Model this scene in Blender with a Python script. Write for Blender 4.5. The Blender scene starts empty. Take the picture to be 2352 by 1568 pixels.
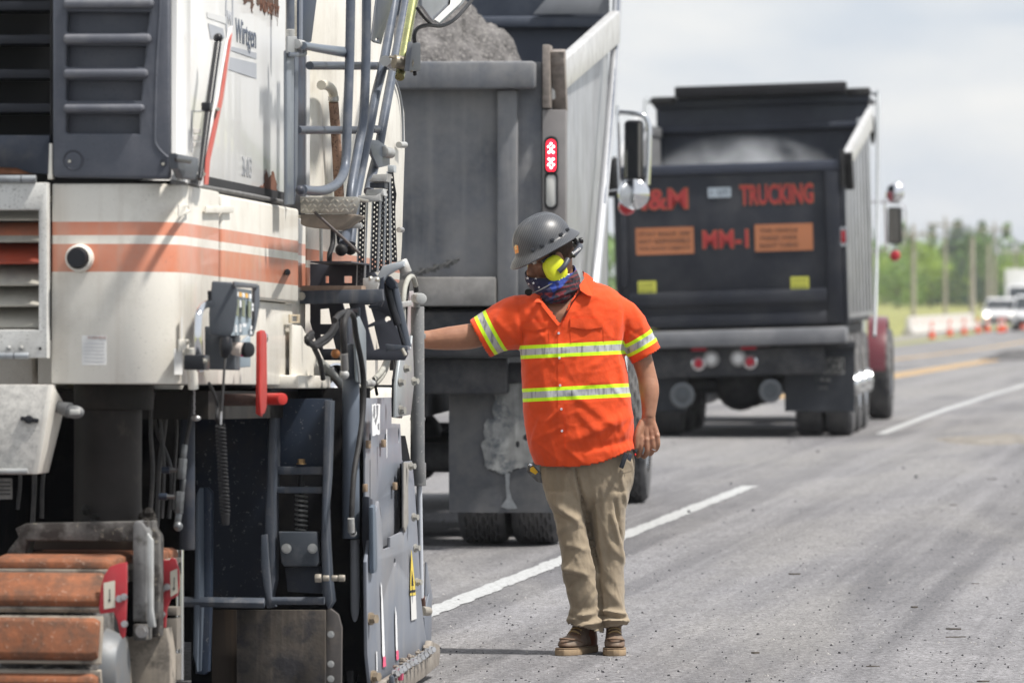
import bpy, bmesh, math, random
from mathutils import Vector, Matrix, Euler, noise as mnoise
R = math.radians
rnd = random.Random(7)
S = bpy.context.scene
COL = S.collection
V = Vector
# ---------------------------------------------------------------- camera, sky, sun, exposure
F, CX, HV, CH = 13067.0, 1176.0, 640.0, 1.6      # focal length and horizon in units of a 2352 px wide frame
cd = bpy.data.cameras.new('camera'); cam = bpy.data.objects.new('camera', cd); COL.objects.link(cam)
cam.location = (0, 0, CH); cam.rotation_euler = (R(90), 0, 0)
cd.sensor_width = 36; cd.lens = F / 2352 * 36; cd.shift_y = -144 / 2352
cd.clip_end = 4000; cd.clip_start = 1
cd.dof.use_dof = True; cd.dof.focus_distance = 24.2; cd.dof.aperture_fstop = 5.6
S.camera = cam
SUN_EL, SUN_DIR = R(61), V((0.94, -0.34, 0)).normalized()     # horizontal direction towards the sun
w = bpy.data.worlds.new('World'); S.world = w; w.use_nodes = True
nt = w.node_tree; nt.nodes.clear()
def nd(nt, t, **k):
    n = nt.nodes.new(t)
    for a, b in k.items(): setattr(n, a, b)
    return n
sky = nd(nt, 'ShaderNodeTexSky', sky_type='NISHITA', sun_disc=False)
sky.sun_elevation = SUN_EL; sky.sun_rotation = math.atan2(SUN_DIR.x, SUN_DIR.y)
sky.air_density = 1.0; sky.dust_density = 2.0; sky.ozone_density = 1.0
tc = nd(nt, 'ShaderNodeTexCoord')
mp = nd(nt, 'ShaderNodeMapping'); mp.inputs['Scale'].default_value = (9, 9, 26)
nz = nd(nt, 'ShaderNodeTexNoise'); nz.inputs['Scale'].default_value = 1.6; nz.inputs['Detail'].default_value = 5; nz.inputs['Roughness'].default_value = .5
mr = nd(nt, 'ShaderNodeMapRange'); mr.inputs[1].default_value = .36; mr.inputs[2].default_value = .66
mx = nd(nt, 'ShaderNodeMix', data_type='RGBA'); 
mc = nd(nt, 'ShaderNodeMapRange'); mc.inputs[1].default_value = .0; mc.inputs[2].default_value = 1; mc.inputs[3].default_value = .45; mc.inputs[4].default_value = .97
bg = nd(nt, 'ShaderNodeBackground'); bg.inputs[1].default_value = .074
out = nd(nt, 'ShaderNodeOutputWorld')
L = nt.links.new
L(tc.outputs['Generated'], mp.inputs[0]); L(mp.outputs[0], nz.inputs[0]); L(nz.outputs[0], mr.inputs[0])
cl = nd(nt, 'ShaderNodeMix', data_type='RGBA'); L(mr.outputs[0], cl.inputs[0]); cl.inputs[6].default_value = (7.9, 8.6, 9.6, 1); cl.inputs[7].default_value = (11.4, 11.3, 11.1, 1)
mx.inputs[0].default_value = .8; L(sky.outputs[0], mx.inputs[6]); L(cl.outputs[2], mx.inputs[7])
L(mx.outputs[2], bg.inputs[0]); L(bg.outputs[0], out.inputs[0])
sl = bpy.data.lights.new('sun', 'SUN'); sl.energy = 4.7; sl.angle = R(4.5); sl.color = (1, .95, .88)
so = bpy.data.objects.new('sun', sl); COL.objects.link(so)
sd = V((SUN_DIR.x * math.cos(SUN_EL), SUN_DIR.y * math.cos(SUN_EL), math.sin(SUN_EL)))
so.rotation_euler = sd.to_track_quat('Z', 'Y').to_euler(); so.location = (20, -10, 30)
S.view_settings.view_transform = 'Standard'; S.view_settings.look = 'None'; S.view_settings.gamma = 1
S.view_settings.exposure = 0.4
S.render.engine = 'CYCLES'
S.cycles.use_denoising = True
S.cycles.volume_bounces = 0; S.cycles.max_bounces = 6; S.cycles.diffuse_bounces = 3; S.cycles.glossy_bounces = 3
S.cycles.caustics_reflective = False; S.cycles.caustics_refractive = False

# ---------------------------------------------------------------- object helpers
def tag(o, label=None, cat=None, group=None, kind=None):
    if label: o['label'] = label
    if cat: o['category'] = cat
    if group: o['group'] = group
    if kind: o['kind'] = kind
    return o
def empty(name, M=None, label=None, cat=None, group=None):
    o = bpy.data.objects.new(name, None); COL.objects.link(o); o.empty_display_size = .2
    if M is not None: o.matrix_world = M
    return tag(o, label, cat, group)
def copy_tree(o, parent=None):
    c = o.copy(); COL.objects.link(c)
    if parent is not None: c.parent = parent; c.matrix_parent_inverse = o.matrix_parent_inverse.copy()
    for ch in list(o.children): copy_tree(ch, c)
    return c
def finish(me, name, mat, parent, smooth=40, bevel=0, seg=2, label=None, kind=None):
    if bevel:
        bm = bmesh.new(); bm.from_mesh(me)
        bmesh.ops.remove_doubles(bm, verts=bm.verts, dist=1e-5)
        ed = [e for e in bm.edges if len(e.link_faces) == 2 and e.calc_face_angle(0) > R(32)]
        bmesh.ops.bevel(bm, geom=ed, offset=bevel, segments=seg, affect='EDGES', profile=.5, clamp_overlap=True)
        bm.to_mesh(me); bm.free()
    if smooth:
        me.polygons.foreach_set('use_smooth', [True] * len(me.polygons))
        me.set_sharp_from_angle(angle=R(smooth))
    for m in (mat if isinstance(mat, (list, tuple)) else [mat]): me.materials.append(m)
    o = bpy.data.objects.new(name, me); COL.objects.link(o)
    if parent is not None: o.parent = parent
    return tag(o, label, kind=kind)
def frame_from(d):
    d = d.normalized(); up = V((0, 0, 1)) if abs(d.z) < .95 else V((0, 1, 0))
    x = d.cross(up).normalized(); y = x.cross(d).normalized()
    return x, y
class MB:
    def __init__(s): s.v = []; s.f = []; s.m = []; s.cm = 0
    def add(s, vs, fs):
        b = len(s.v); s.v += [tuple(p) for p in vs]
        for f in fs: s.f.append([i + b for i in f]); s.m.append(s.cm)
        return s
    def box(s, c, d, rot=None):
        c = V(c); h = V(d) / 2
        vs = [V((x * h.x, y * h.y, z * h.z)) for z in (-1, 1) for y in (-1, 1) for x in (-1, 1)]
        if rot is not None:
            rm = rot if isinstance(rot, Matrix) else Euler(rot).to_matrix()
            vs = [rm @ p for p in vs]
        return s.add([p + c for p in vs], [(0, 2, 3, 1), (4, 5, 7, 6), (0, 1, 5, 4), (2, 6, 7, 3), (0, 4, 6, 2), (1, 3, 7, 5)])
    def bb(s, a, b):
        a = V(a); b = V(b); return s.box((a + b) / 2, [abs(b[i] - a[i]) for i in range(3)])
    def prism(s, pts, vec):
        pts = [V(p) for p in pts]; vec = V(vec); n = len(pts)
        nn = V((0, 0, 0))
        for i in range(n): nn += pts[i].cross(pts[(i + 1) % n])
        if nn.dot(vec) > 0: pts.reverse()
        vs = pts + [p + vec for p in pts]
        return s.add(vs, [list(range(n)), list(range(2 * n - 1, n - 1, -1))] + [((i + 1) % n, i, i + n, (i + 1) % n + n) for i in range(n)])
    def cyl(s, a, b, r, r2=None, n=16, cap=True):
        a = V(a); b = V(b); r2 = r if r2 is None else r2; x, y = frame_from(b - a)
        vs = []
        for p, q in ((a, r), (b, r2)):
            for i in range(n):
                t = 2 * math.pi * i / n; vs.append(p + (x * math.cos(t) + y * math.sin(t)) * q)
        fs = [(i, (i + 1) % n, (i + 1) % n + n, i + n) for i in range(n)]
        if cap: fs += [list(range(n - 1, -1, -1)), list(range(n, 2 * n))]
        return s.add(vs, fs)
    def tube(s, pts, r, n=10, cap=True, sub=1, close=False):
        pts = [V(p) for p in pts]; rs = r if isinstance(r, (list, tuple)) else [r] * len(pts)
        if sub > 1: pts, rs = catmull(pts, rs, sub)
        m = len(pts); rings = []; px = None
        for i, p in enumerate(pts):
            d = (pts[min(i + 1, m - 1)] - pts[max(i - 1, 0)]).normalized()
            if px is None: px, py = frame_from(d)
            else:
                px = (px - d * px.dot(d)).normalized()
            py = d.cross(px).normalized() * -1
            rings.append([p + (px * math.cos(2 * math.pi * k / n) + py * math.sin(2 * math.pi * k / n)) * rs[i] for k in range(n)])
        return s.loft(rings, cap)
    def loft(s, rings, cap=True):
        n = len(rings[0]); m = len(rings); vs = [p for r in rings for p in r]
        fs = [(j * n + i, j * n + (i + 1) % n, (j + 1) * n + (i + 1) % n, (j + 1) * n + i) for j in range(m - 1) for i in range(n)]
        if cap: fs += [list(range(n - 1, -1, -1)), list(range((m - 1) * n, m * n))]
        return s.add(vs, fs)
    def lathe(s, c, ax, prof, n=24, cap=True):
        c = V(c); ax = V(ax).normalized(); x, y = frame_from(ax)
        return s.loft([[c + ax * h + (x * math.cos(2 * math.pi * i / n) + y * math.sin(2 * math.pi * i / n)) * max(r, 1e-4) for i in range(n)] for h, r in prof], cap)
    def ball(s, c, r, n=14, m=9, rot=None):
        c = V(c); rr = V(r) if hasattr(r, '__len__') else V((r, r, r)); rings = []
        for j in range(m + 1):
            t = -math.pi / 2 + math.pi * j / m; ri = []
            for i in range(n):
                p = V((max(math.cos(t), .001) * math.cos(2 * math.pi * i / n) * rr.x, max(math.cos(t), .001) * math.sin(2 * math.pi * i / n) * rr.y, math.sin(t) * rr.z))
                ri.append(c + (rot @ p if rot is not None else p))
            rings.append(ri)
        return s.loft(rings)
    def quad(s, a, b, c, d): return s.add([a, b, c, d], [(0, 1, 2, 3)])
    def mesh(s, fix=True):
        me = bpy.data.meshes.new('m'); me.from_pydata(s.v, [], s.f); me.update()
        if any(s.m): me.polygons.foreach_set('material_index', s.m)
        if fix:
            bm = bmesh.new(); bm.from_mesh(me); bmesh.ops.recalc_face_normals(bm, faces=bm.faces); bm.to_mesh(me); bm.free()
        return me
    def obj(s, name, mat, parent=None, bevel=0, smooth=40, **k): return finish(s.mesh(), name, mat, parent, smooth, bevel, **k)
def catmull(pts, rs, sub):
    P = [pts[0]] + pts + [pts[-1]]; Q = [rs[0]] + list(rs) + [rs[-1]]; op = []; orr = []
    for i in range(len(pts) - 1):
        for k in range(sub):
            t = k / sub
            def cm(a, b, c, d): return .5 * ((2 * b) + (c - a) * t + (2 * a - 5 * b + 4 * c - d) * t * t + (3 * b - a - 3 * c + d) * t ** 3)
            op.append(cm(*P[i:i + 4])); orr.append(cm(*Q[i:i + 4]))
    return op + [pts[-1]], orr + [rs[-1]]
def hexbolt(mb, c, ax, r, h):
    c = V(c); ax = V(ax).normalized()
    mb.cyl(c, c + ax * h * .25, r * 1.35, n=16); mb.cyl(c + ax * h * .25, c + ax * h, r, n=6)
def plate(name, outer, holes, th, M, mat, parent, bev=0, **k):
    """2D polygon with holes -> solid plate; M maps (x,y,z) of the plate to parent space, plate centred on z=0"""
    cu = bpy.data.curves.new('c', 'CURVE'); cu.dimensions = '2D'; cu.fill_mode = 'BOTH'; cu.extrude = max(th / 2 - bev, 1e-4); cu.bevel_depth = bev; cu.bevel_resolution = 1; cu.offset = -bev
    for ring in [outer] + list(holes):
        sp = cu.splines.new('POLY'); sp.points.add(len(ring) - 1); sp.use_cyclic_u = True
        for q, p in zip(sp.points, ring): q.co = (p[0], p[1], 0, 1)
    o = bpy.data.objects.new('c', cu); COL.objects.link(o)
    dg = bpy.context.evaluated_depsgraph_get(); me = bpy.data.meshes.new_from_object(o.evaluated_get(dg))
    bpy.data.objects.remove(o); bpy.data.curves.remove(cu)
    me.transform(M); me.materials.clear()
    if M.to_3x3().determinant() < 0: me.flip_normals()
    bm = bmesh.new(); bm.from_mesh(me); bmesh.ops.remove_doubles(bm, verts=bm.verts, dist=1e-5); bmesh.ops.recalc_face_normals(bm, faces=bm.faces); bm.to_mesh(me); bm.free()
    return finish(me, name, mat, parent, **k)
def circ(c, r, n=12, ry=None, a0=0):
    ry = r if ry is None else ry
    return [(c[0] + r * math.cos(2 * math.pi * i / n + a0), c[1] + ry * math.sin(2 * math.pi * i / n + a0)) for i in range(n)]
def rrect(x0, y0, x1, y1, r, n=3):
    o = []
    for cx, cy, a in ((x1 - r, y1 - r, 0), (x0 + r, y1 - r, 90), (x0 + r, y0 + r, 180), (x1 - r, y0 + r, 270)):
        for i in range(n + 1): o.append((cx + r * math.cos(R(a + 90 * i / n)), cy + r * math.sin(R(a + 90 * i / n))))
    return o
def text(name, body, M, width, height, mat, parent, th=.001, bold=0, **k):
    """lettering scaled to width x height, lying in the plane of M (x along, y up)"""
    cu = bpy.data.curves.new('t', 'FONT'); cu.body = body; cu.align_x = 'CENTER'; cu.align_y = 'CENTER'; cu.extrude = th; cu.offset = bold; cu.resolution_u = 2
    o = bpy.data.objects.new('t', cu); COL.objects.link(o)
    dg = bpy.context.evaluated_depsgraph_get(); me = bpy.data.meshes.new_from_object(o.evaluated_get(dg))
    bpy.data.objects.remove(o); bpy.data.curves.remove(cu)
    xs = [v.co.x for v in me.vertices]; ys = [v.co.y for v in me.vertices]
    cx, cy = (min(xs) + max(xs)) / 2, (min(ys) + max(ys)) / 2
    sx, sy = width / (max(xs) - min(xs)), height / (max(ys) - min(ys))
    for v in me.vertices: v.co = V(((v.co.x - cx) * sx, (v.co.y - cy) * sy, v.co.z))
    me.transform(M); me.materials.clear()
    return finish(me, name, mat, parent, smooth=0, **k)
def planeM(o, x, y):
    """matrix with origin o, x axis, y axis (unit), z = x cross y"""
    x = V(x).normalized(); z = x.cross(V(y)).normalized(); y = z.cross(x)
    m = Matrix.Identity(4)
    for i in range(3): m[i][0], m[i][1], m[i][2], m[i][3] = x[i], y[i], z[i], o[i]
    return m
def ray(u, v): return V(((u - CX) / F, 1, (HV - v) / F))
def W(u, v, Y): return V((0, 0, CH)) + ray(u, v) * Y
class Frame:
    def __init__(s, O, x, y):
        s.M = planeM(O, x, y); s.I = s.M.inverted()
        s.c = s.I @ V((0, 0, CH)); s.R3 = s.I.to_3x3()
    def on(s, ax, val, u, v):
        d = s.R3 @ ray(u, v); return s.c + d * ((val - s.c[ax]) / d[ax])
    def X(s, u, v, x=0): return s.on(0, x, u, v)
    def Y(s, u, v, y=0): return s.on(1, y, u, v)
    def D(s, u, v, Yw): return s.I @ W(u, v, Yw)
def to_px(p):
    """world point -> photo pixel"""
    return V((CX + F * p.x / p.y, HV - F * (p.z - CH) / p.y))

# ---------------------------------------------------------------- materials
_mc = {}
def M(name, col, rough=.5, metal=0., var=.12, vs=3., dirt=None, streak=None, speck=None, bump=None, coat=0., spec=.28, emit=None, z_bands=None, co='Object', transl=0):
    if name in _mc: return _mc[name]
    m = bpy.data.materials.new(name); m.use_nodes = True; nt = m.node_tree; b = nt.nodes['Principled BSDF']; l = nt.links.new
    col = (*col, 1); b.inputs['Roughness'].default_value = rough; b.inputs['Metallic'].default_value = metal
    b.inputs['Coat Weight'].default_value = coat; b.inputs['Specular IOR Level'].default_value = spec
    tc = nd(nt, 'ShaderNodeTexCoord').outputs[co]
    def mix(fac, a, c, mode='MIX'):
        n = nd(nt, 'ShaderNodeMix', data_type='RGBA', blend_type=mode)
        for i, x in ((0, fac), (6, a), (7, c)):
            if isinstance(x, bpy.types.NodeSocket): l(x, n.inputs[i])
            else: n.inputs[i].default_value = x
        return n.outputs[2]
    def noise(scale, detail=4, sc=None, rough=.6):
        v = tc
        if sc:
            mp = nd(nt, 'ShaderNodeMapping'); mp.inputs['Scale'].default_value = sc; l(tc, mp.inputs[0]); v = mp.outputs[0]
        n = nd(nt, 'ShaderNodeTexNoise'); n.inputs['Scale'].default_value = scale; n.inputs['Detail'].default_value = detail; n.inputs['Roughness'].default_value = rough; l(v, n.inputs[0]); return n.outputs[0]
    def ramp(x, a, b_, lo=0, hi=1):
        n = nd(nt, 'ShaderNodeMapRange'); l(x, n.inputs[0])
        for i, q in enumerate((a, b_, lo, hi)): n.inputs[i + 1].default_value = q
        return n.outputs[0]
    c = col
    if z_bands:
        sp = nd(nt, 'ShaderNodeSeparateXYZ'); l(tc, sp.inputs[0]); z = sp.outputs[2]
        for lo, hi, bc in z_bands:
            g = nd(nt, 'ShaderNodeMath', operation='GREATER_THAN'); l(z, g.inputs[0]); g.inputs[1].default_value = lo
            h = nd(nt, 'ShaderNodeMath', operation='LESS_THAN'); l(z, h.inputs[0]); h.inputs[1].default_value = hi
            p = nd(nt, 'ShaderNodeMath', operation='MULTIPLY'); l(g.outputs[0], p.inputs[0]); l(h.outputs[0], p.inputs[1])
            wn = nd(nt, 'ShaderNodeMath', operation='MULTIPLY'); l(p.outputs[0], wn.inputs[0]); l(ramp(noise(9), .3, .75, 1, .86), wn.inputs[1])
            c = mix(wn.outputs[0], c, (*bc, 1))
    if var:
        n = noise(vs); c = mix(1.0, c, mix(ramp(n, .3, .7), (1 - var,) * 3 + (1,), (1 + var,) * 3 + (1,)), 'MULTIPLY')
    if streak:   # colour, amount, frequency
        n = noise(1, 5, (streak[2], streak[2], streak[2] * .05)); c = mix(ramp(n, .5, .75, 0, streak[1]), c, (*streak[0], 1))
    if dirt:     # colour, amount, scale, lo, hi
        lo, hi = (dirt[3], dirt[4]) if len(dirt) > 3 else (.45, .7)
        n = noise(dirt[2], 8, None, .7); f = ramp(n, lo, hi, 0, dirt[1]); c = mix(f, c, (*dirt[0], 1))
        rr = ramp(f, 0, 1, rough, min(1, rough + .25)); l(rr, b.inputs['Roughness'])
    if speck:    # colour, scale, threshold, amount
        n = noise(speck[1], 2, None, .8); st_ = .5 + (speck[2] - .5) * .62; c = mix(ramp(n, st_, st_ + .04, 0, speck[3]), c, (*speck[0], 1))
    if isinstance(c, bpy.types.NodeSocket): l(c, b.inputs['Base Color'])
    else: b.inputs['Base Color'].default_value = c
    if bump:     # scale, strength[, distance]
        bn = nd(nt, 'ShaderNodeBump'); bn.inputs['Strength'].default_value = bump[1]; bn.inputs['Distance'].default_value = bump[2] if len(bump) > 2 else .002
        l(noise(bump[0], 5), bn.inputs['Height']); l(bn.outputs[0], b.inputs['Normal'])
    if emit:
        b.inputs['Emission Color'].default_value = (*emit[0], 1); b.inputs['Emission Strength'].default_value = emit[1]
    _mc[name] = m; return m
def glass(name, tint=(.9, .92, .93), rough=.02):
    if name in _mc: return _mc[name]
    m = bpy.data.materials.new(name); m.use_nodes = True; b = m.node_tree.nodes['Principled BSDF']
    b.inputs['Base Color'].default_value = (*tint, 1); b.inputs['Roughness'].default_value = rough; b.inputs['Transmission Weight'].default_value = .9
    _mc[name] = m; return m
DUST = (.30, .285, .27)
slate = M('slate_paint', (.055, .066, .086), .42, var=.15, vs=5, dirt=((.2, .2, .21), .5, 7, .5, .75), streak=(DUST, .25, 30), bump=(60, .05))
slate_dk = M('dark_slate_paint', (.024, .030, .044), .5, var=.25, vs=4, dirt=((.12, .11, .1), .5, 6, .5, .8), bump=(60, .05))
slate_plastic = M('slate_plastic', (.085, .093, .115), .5, var=.08, vs=3, dirt=((.2, .2, .22), .35, 5), speck=((.03, .03, .03), 120, .7, .5), bump=(90, .06))
cream_z = None
black = M('black_rubber', (.018, .018, .02), .6, var=.2, dirt=((.1, .1, .1), .3, 9), bump=(80, .1))
black_gloss = M('black_plastic', (.015, .016, .02), .32, var=.1)
chrome = M('chrome', (.75, .76, .78), .12, 1., var=.05)
steel = M('worn_steel', (.45, .45, .46), .38, .9, var=.2, vs=20, dirt=((.25, .22, .18), .5, 14))
zinc = M('zinc_bolt', (.55, .53, .47), .42, .8, var=.2, vs=30, dirt=((.3, .22, .14), .4, 30))
white_p = M('white_paint', (.78, .78, .77), .32, var=.04, dirt=((.5, .45, .38), .4, 5, .55, .8), streak=((.45, .38, .3), .35, 25), coat=.2)
red_p = M('red_paint', (.42, .026, .022), .4, var=.15, vs=8, dirt=((.35, .12, .1), .3, 20), bump=(50, .05))
rust = M('rust', (.22, .1, .06), .85, var=.35, vs=25, bump=(80, .4))
# ---------------------------------------------------------------- ground, road
def gz(Y):
    t = max(0, min(1, (Y - 65) / 235)); return -1.1 * math.sin(t * math.pi / 2) ** 1.3 if t > 0 else 0.
def G(u, v):
    """photo pixel -> point on the ground"""
    lo, hi = 5., 1500.
    for _ in range(50):
        m = (lo + hi) / 2
        if CH + (HV - v) / F * m > gz(m): lo = m
        else: hi = m
    p = W(u, v, lo); p.z = gz(lo); return p
TH = .1342                                         # road direction: dX/dY
def roadx(X0, Y): return X0 + TH * Y - (0 if Y < 90 else .00003 * (Y - 90) ** 2)
def asphalt():
    m = bpy.data.materials.new('dusty_asphalt'); m.use_nodes = True; nt = m.node_tree; b = nt.nodes['Principled BSDF']; l = nt.links.new
    b.inputs['Roughness'].default_value = .88; b.inputs['Specular IOR Level'].default_value = .3
    tc = nd(nt, 'ShaderNodeTexCoord').outputs['Object']
    def mp(sc, rz=0, v=tc):
        n = nd(nt, 'ShaderNodeMapping'); n.inputs['Scale'].default_value = sc; n.inputs['Rotation'].default_value = (0, 0, rz); l(v, n.inputs[0]); return n.outputs[0]
    def nz(v, s, d=4, r=.6, dist=0):
        n = nd(nt, 'ShaderNodeTexNoise'); n.inputs['Scale'].default_value = s; n.inputs['Detail'].default_value = d; n.inputs['Roughness'].default_value = r; n.inputs['Distortion'].default_value = dist; l(v, n.inputs[0]); return n.outputs[0]
    def rp(x, a, c, lo=0, hi=1):
        n = nd(nt, 'ShaderNodeMapRange'); l(x, n.inputs[0])
        for i, q in enumerate((a, c, lo, hi)): n.inputs[i + 1].default_value = q
        return n.outputs[0]
    def mix(f, a, c, mode='MIX'):
        n = nd(nt, 'ShaderNodeMix', data_type='RGBA', blend_type=mode)
        for i, x in ((0, f), (6, a), (7, c)):
            if isinstance(x, bpy.types.NodeSocket): l(x, n.inputs[i])
            else: n.inputs[i].default_value = x
        return n.outputs[2]
    rot = math.atan(TH)
    along = mp((1, 1, 1), rot)                     # y axis along the road
    big = nz(tc, .35, 3); streak = nz(mp((1.7, .016, 1), 0, along), 1, 5, .6, .35); streak2 = nz(mp((7, .12, 1), 0, along), 1, 5, .7)
    arc = nz(mp((.5, .09, 1), R(-12), along), 1.2, 5, .6, 1.2)
    fine = nz(tc, 130, 3, .8); grain = nz(tc, 45, 4, .8)
    c = mix(rp(big, .3, .7), (.092, .091, .097, 1), (.160, .158, .168, 1))
    c = mix(rp(streak, .46, .60, 0, .8), c, (.285, .282, .294, 1))
    c = mix(rp(streak2, .50, .68, 0, .5), c, (.27, .265, .27, 1))
    c = mix(rp(streak2, .46, .34, 0, .45), c, (.11, .11, .118, 1))
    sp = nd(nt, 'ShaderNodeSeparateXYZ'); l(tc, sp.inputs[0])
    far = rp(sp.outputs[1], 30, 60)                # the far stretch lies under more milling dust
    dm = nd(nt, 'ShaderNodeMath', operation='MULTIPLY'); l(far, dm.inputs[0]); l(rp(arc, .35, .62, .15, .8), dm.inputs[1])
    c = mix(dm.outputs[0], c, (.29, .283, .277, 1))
    c = mix(rp(arc, .50, .68, 0, .6), c, (.28, .272, .262, 1)); c = mix(rp(arc, .46, .34, 0, .35), c, (.105, .104, .112, 1))
    c = mix(rp(fine, .56, .66, 0, .75), c, (.04, .04, .042, 1))
    c = mix(rp(fine, .42, .33, 0, .7), c, (.36, .36, .36, 1))
    c = mix(rp(grain, .3, .7, .0, .45), c, (.09, .09, .1, 1))
    vo = nd(nt, 'ShaderNodeTexVoronoi'); vo.inputs['Scale'].default_value = 80; l(tc, vo.inputs['Vector'])
    sv = nd(nt, 'ShaderNodeSeparateXYZ'); l(vo.outputs['Color'], sv.inputs[0])
    st = rp(sv.outputs[0], 0, 1, .5, 1.55); vm = nd(nt, 'ShaderNodeVectorMath', operation='SCALE'); l(c, vm.inputs[0]); l(st, vm.inputs['Scale']); c = vm.outputs[0]
    blot = nz(tc, 2.6, 6, .75); c = mix(rp(blot, .35, .7, 0, .35), c, (.10, .098, .103, 1))
    l(c, b.inputs['Base Color'])
    hs = nd(nt, 'ShaderNodeMath', operation='SUBTRACT'); l(fine, hs.inputs[0]); l(vo.outputs['Distance'], hs.inputs[1])
    bn = nd(nt, 'ShaderNodeBump'); bn.inputs['Strength'].default_value = .8; bn.inputs['Distance'].default_value = .004; l(hs.outputs[0], bn.inputs['Height']); l(bn.outputs[0], b.inputs['Normal'])
    return m
def strip(name, x0s, x1s, Y0, Y1, step, mat, dz, jag=0, **k):
    vs = []; fs = []; Y = Y0; i = 0
    while True:
        for xs in (x0s, x1s):
            x = xs if isinstance(xs, (int, float)) else xs(Y)
            vs.append((roadx(x, Y) + (rnd.uniform(-jag, jag) if jag else 0), Y, gz(Y) + dz))
        if i: fs.append((2 * i - 2, 2 * i - 1, 2 * i + 1, 2 * i))
        if Y >= Y1: break
        Y = min(Y + step, Y1); i += 1
    me = bpy.data.meshes.new('m'); me.from_pydata(vs, [], fs)
    return finish(me, name, mat, None, smooth=0, **k)
def paint(name, col, worn):
    m = bpy.data.materials.new(name); m.use_nodes = True; nt = m.node_tree; b = nt.nodes['Principled BSDF']; l = nt.links.new; b.inputs['Roughness'].default_value = .75
    tc = nd(nt, 'ShaderNodeTexCoord').outputs['Object']
    n = nd(nt, 'ShaderNodeTexNoise'); n.inputs['Scale'].default_value = 30; n.inputs['Detail'].default_value = 6; n.inputs['Roughness'].default_value = .8; l(tc, n.inputs[0])
    r = nd(nt, 'ShaderNodeMapRange'); l(n.outputs[0], r.inputs[0]); r.inputs[1].default_value = worn; r.inputs[2].default_value = worn + .1
    x = nd(nt, 'ShaderNodeMix', data_type='RGBA'); l(r.outputs[0], x.inputs[0]); x.inputs[6].default_value = (*col, 1); x.inputs[7].default_value = (.2, .2, .2, 1); l(x.outputs[2], b.inputs['Base Color'])
    return m
def verge_mat(name, a, b2, c2):
    return M(name, a, .95, var=.3, vs=.8, dirt=(b2, .8, .25, .4, .6), speck=(c2, 3, .55, .6))
field = verge_mat('dry_field', (.26, .25, .09), (.13, .17, .04), (.36, .33, .14))
vs = []; fs = []; ys = [-30, 0, 20, 40, 60] + [65 + 12 * i for i in range(22)] + [340, 600, 1500, 3500]
for i, Y in enumerate(ys):
    for x in (-2500, -300, 0, 300, 2500): vs.append((x, Y, gz(Y) - .03))
    if i:
        for j in range(4): a = (i - 1) * 5 + j; fs.append((a, a + 1, a + 6, a + 5))
me = bpy.data.meshes.new('m'); me.from_pydata(vs, [], fs); finish(me, 'ground', field, None, kind='structure')
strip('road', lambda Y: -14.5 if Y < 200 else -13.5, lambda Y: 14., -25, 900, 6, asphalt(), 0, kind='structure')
strip('road_shoulder', -16.6, -14.5, -25, 900, 12, M('gravel_shoulder', (.24, .23, .2), .95, var=.3, vs=2, speck=((.1, .1, .1), 8, .6, .5)), -.012, kind='structure')
wp = paint('worn_white_paint', (.40, .41, .415), .50); yp = paint('worn_yellow_paint', (.62, .36, .08), .6)
for Y0, Y1 in ((2, 14), (26.6, 43.9), (58.5, 125), (135, 330)): strip('lane_line', -4.12, -3.99, Y0, Y1, .12 if Y0 < 30 else 3, wp,   .004, jag=.012, kind='structure')
for x in (-7.25, -6.95): strip('centre_line', x, x + .12, 78, 500, 3, yp, .004, kind='structure')
for x in (-9.7, ): strip('edge_line', x, x + .14, 78, 500, 3, yp, .004, kind='structure')
# pebbles and chips of milled asphalt on the road
def pebble_field(name, n, u0, v0, u1, v1, smin, smax, mat, flat=.6, seed=1, bias=1.):
    r = random.Random(seed); mb = MB()
    for _ in range(n):
        vv = v0 + (v1 - v0) * r.random() ** bias; p = G(r.uniform(u0, u1), vv); s = smin + (smax - smin) * r.random() ** 3
        pts = []
        rz = r.uniform(0, 6.28); ax, ay = r.uniform(.6, 1.3), r.uniform(.6, 1.2)
        for k in range(5):
            t = rz + k * 1.2566; pts.append(p + V((math.cos(t) * s * ax * r.uniform(.7, 1.2), math.sin(t) * s * ay * r.uniform(.7, 1.2), -.001)))
        q = r.uniform(.5, 1) * s * flat * 2
        top = [p + (x - p) * r.uniform(.4, .7) + V((0, 0, q * r.uniform(.8, 1.1))) for x in pts]
        mb.add(pts + top, [(i, (i + 1) % 5, (i + 1) % 5 + 5, i + 5) for i in range(5)] + [(5, 6, 7, 8, 9)])
    me = mb.mesh(False); o = finish(me, name, mat, None, smooth=0, kind='stuff'); return o
tag(pebble_field('loose_gravel', 2000, 960, 1150, 2400, 1600, .0016, .0075, M('dark_chip', (.045, .045, .05), .9, var=.4, vs=40), seed=3, bias=.8), 'dark loose chips of milled asphalt scattered over the road', 'gravel')
tag(pebble_field('pale_gravel', 900, 960, 1130, 2400, 1600, .002, .007, M('pale_chip', (.42, .41, .40), .9, var=.3, vs=40), seed=5, bias=.8), 'pale stone chips scattered over the road', 'gravel')
tag(pebble_field('far_gravel', 60, 1500, 1000, 2400, 1180, .005, .022, M('dark_chip', (.05, .05, .05)), seed=9), 'dark chips strewn on the dusty stretch behind the worker', 'gravel')
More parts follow.
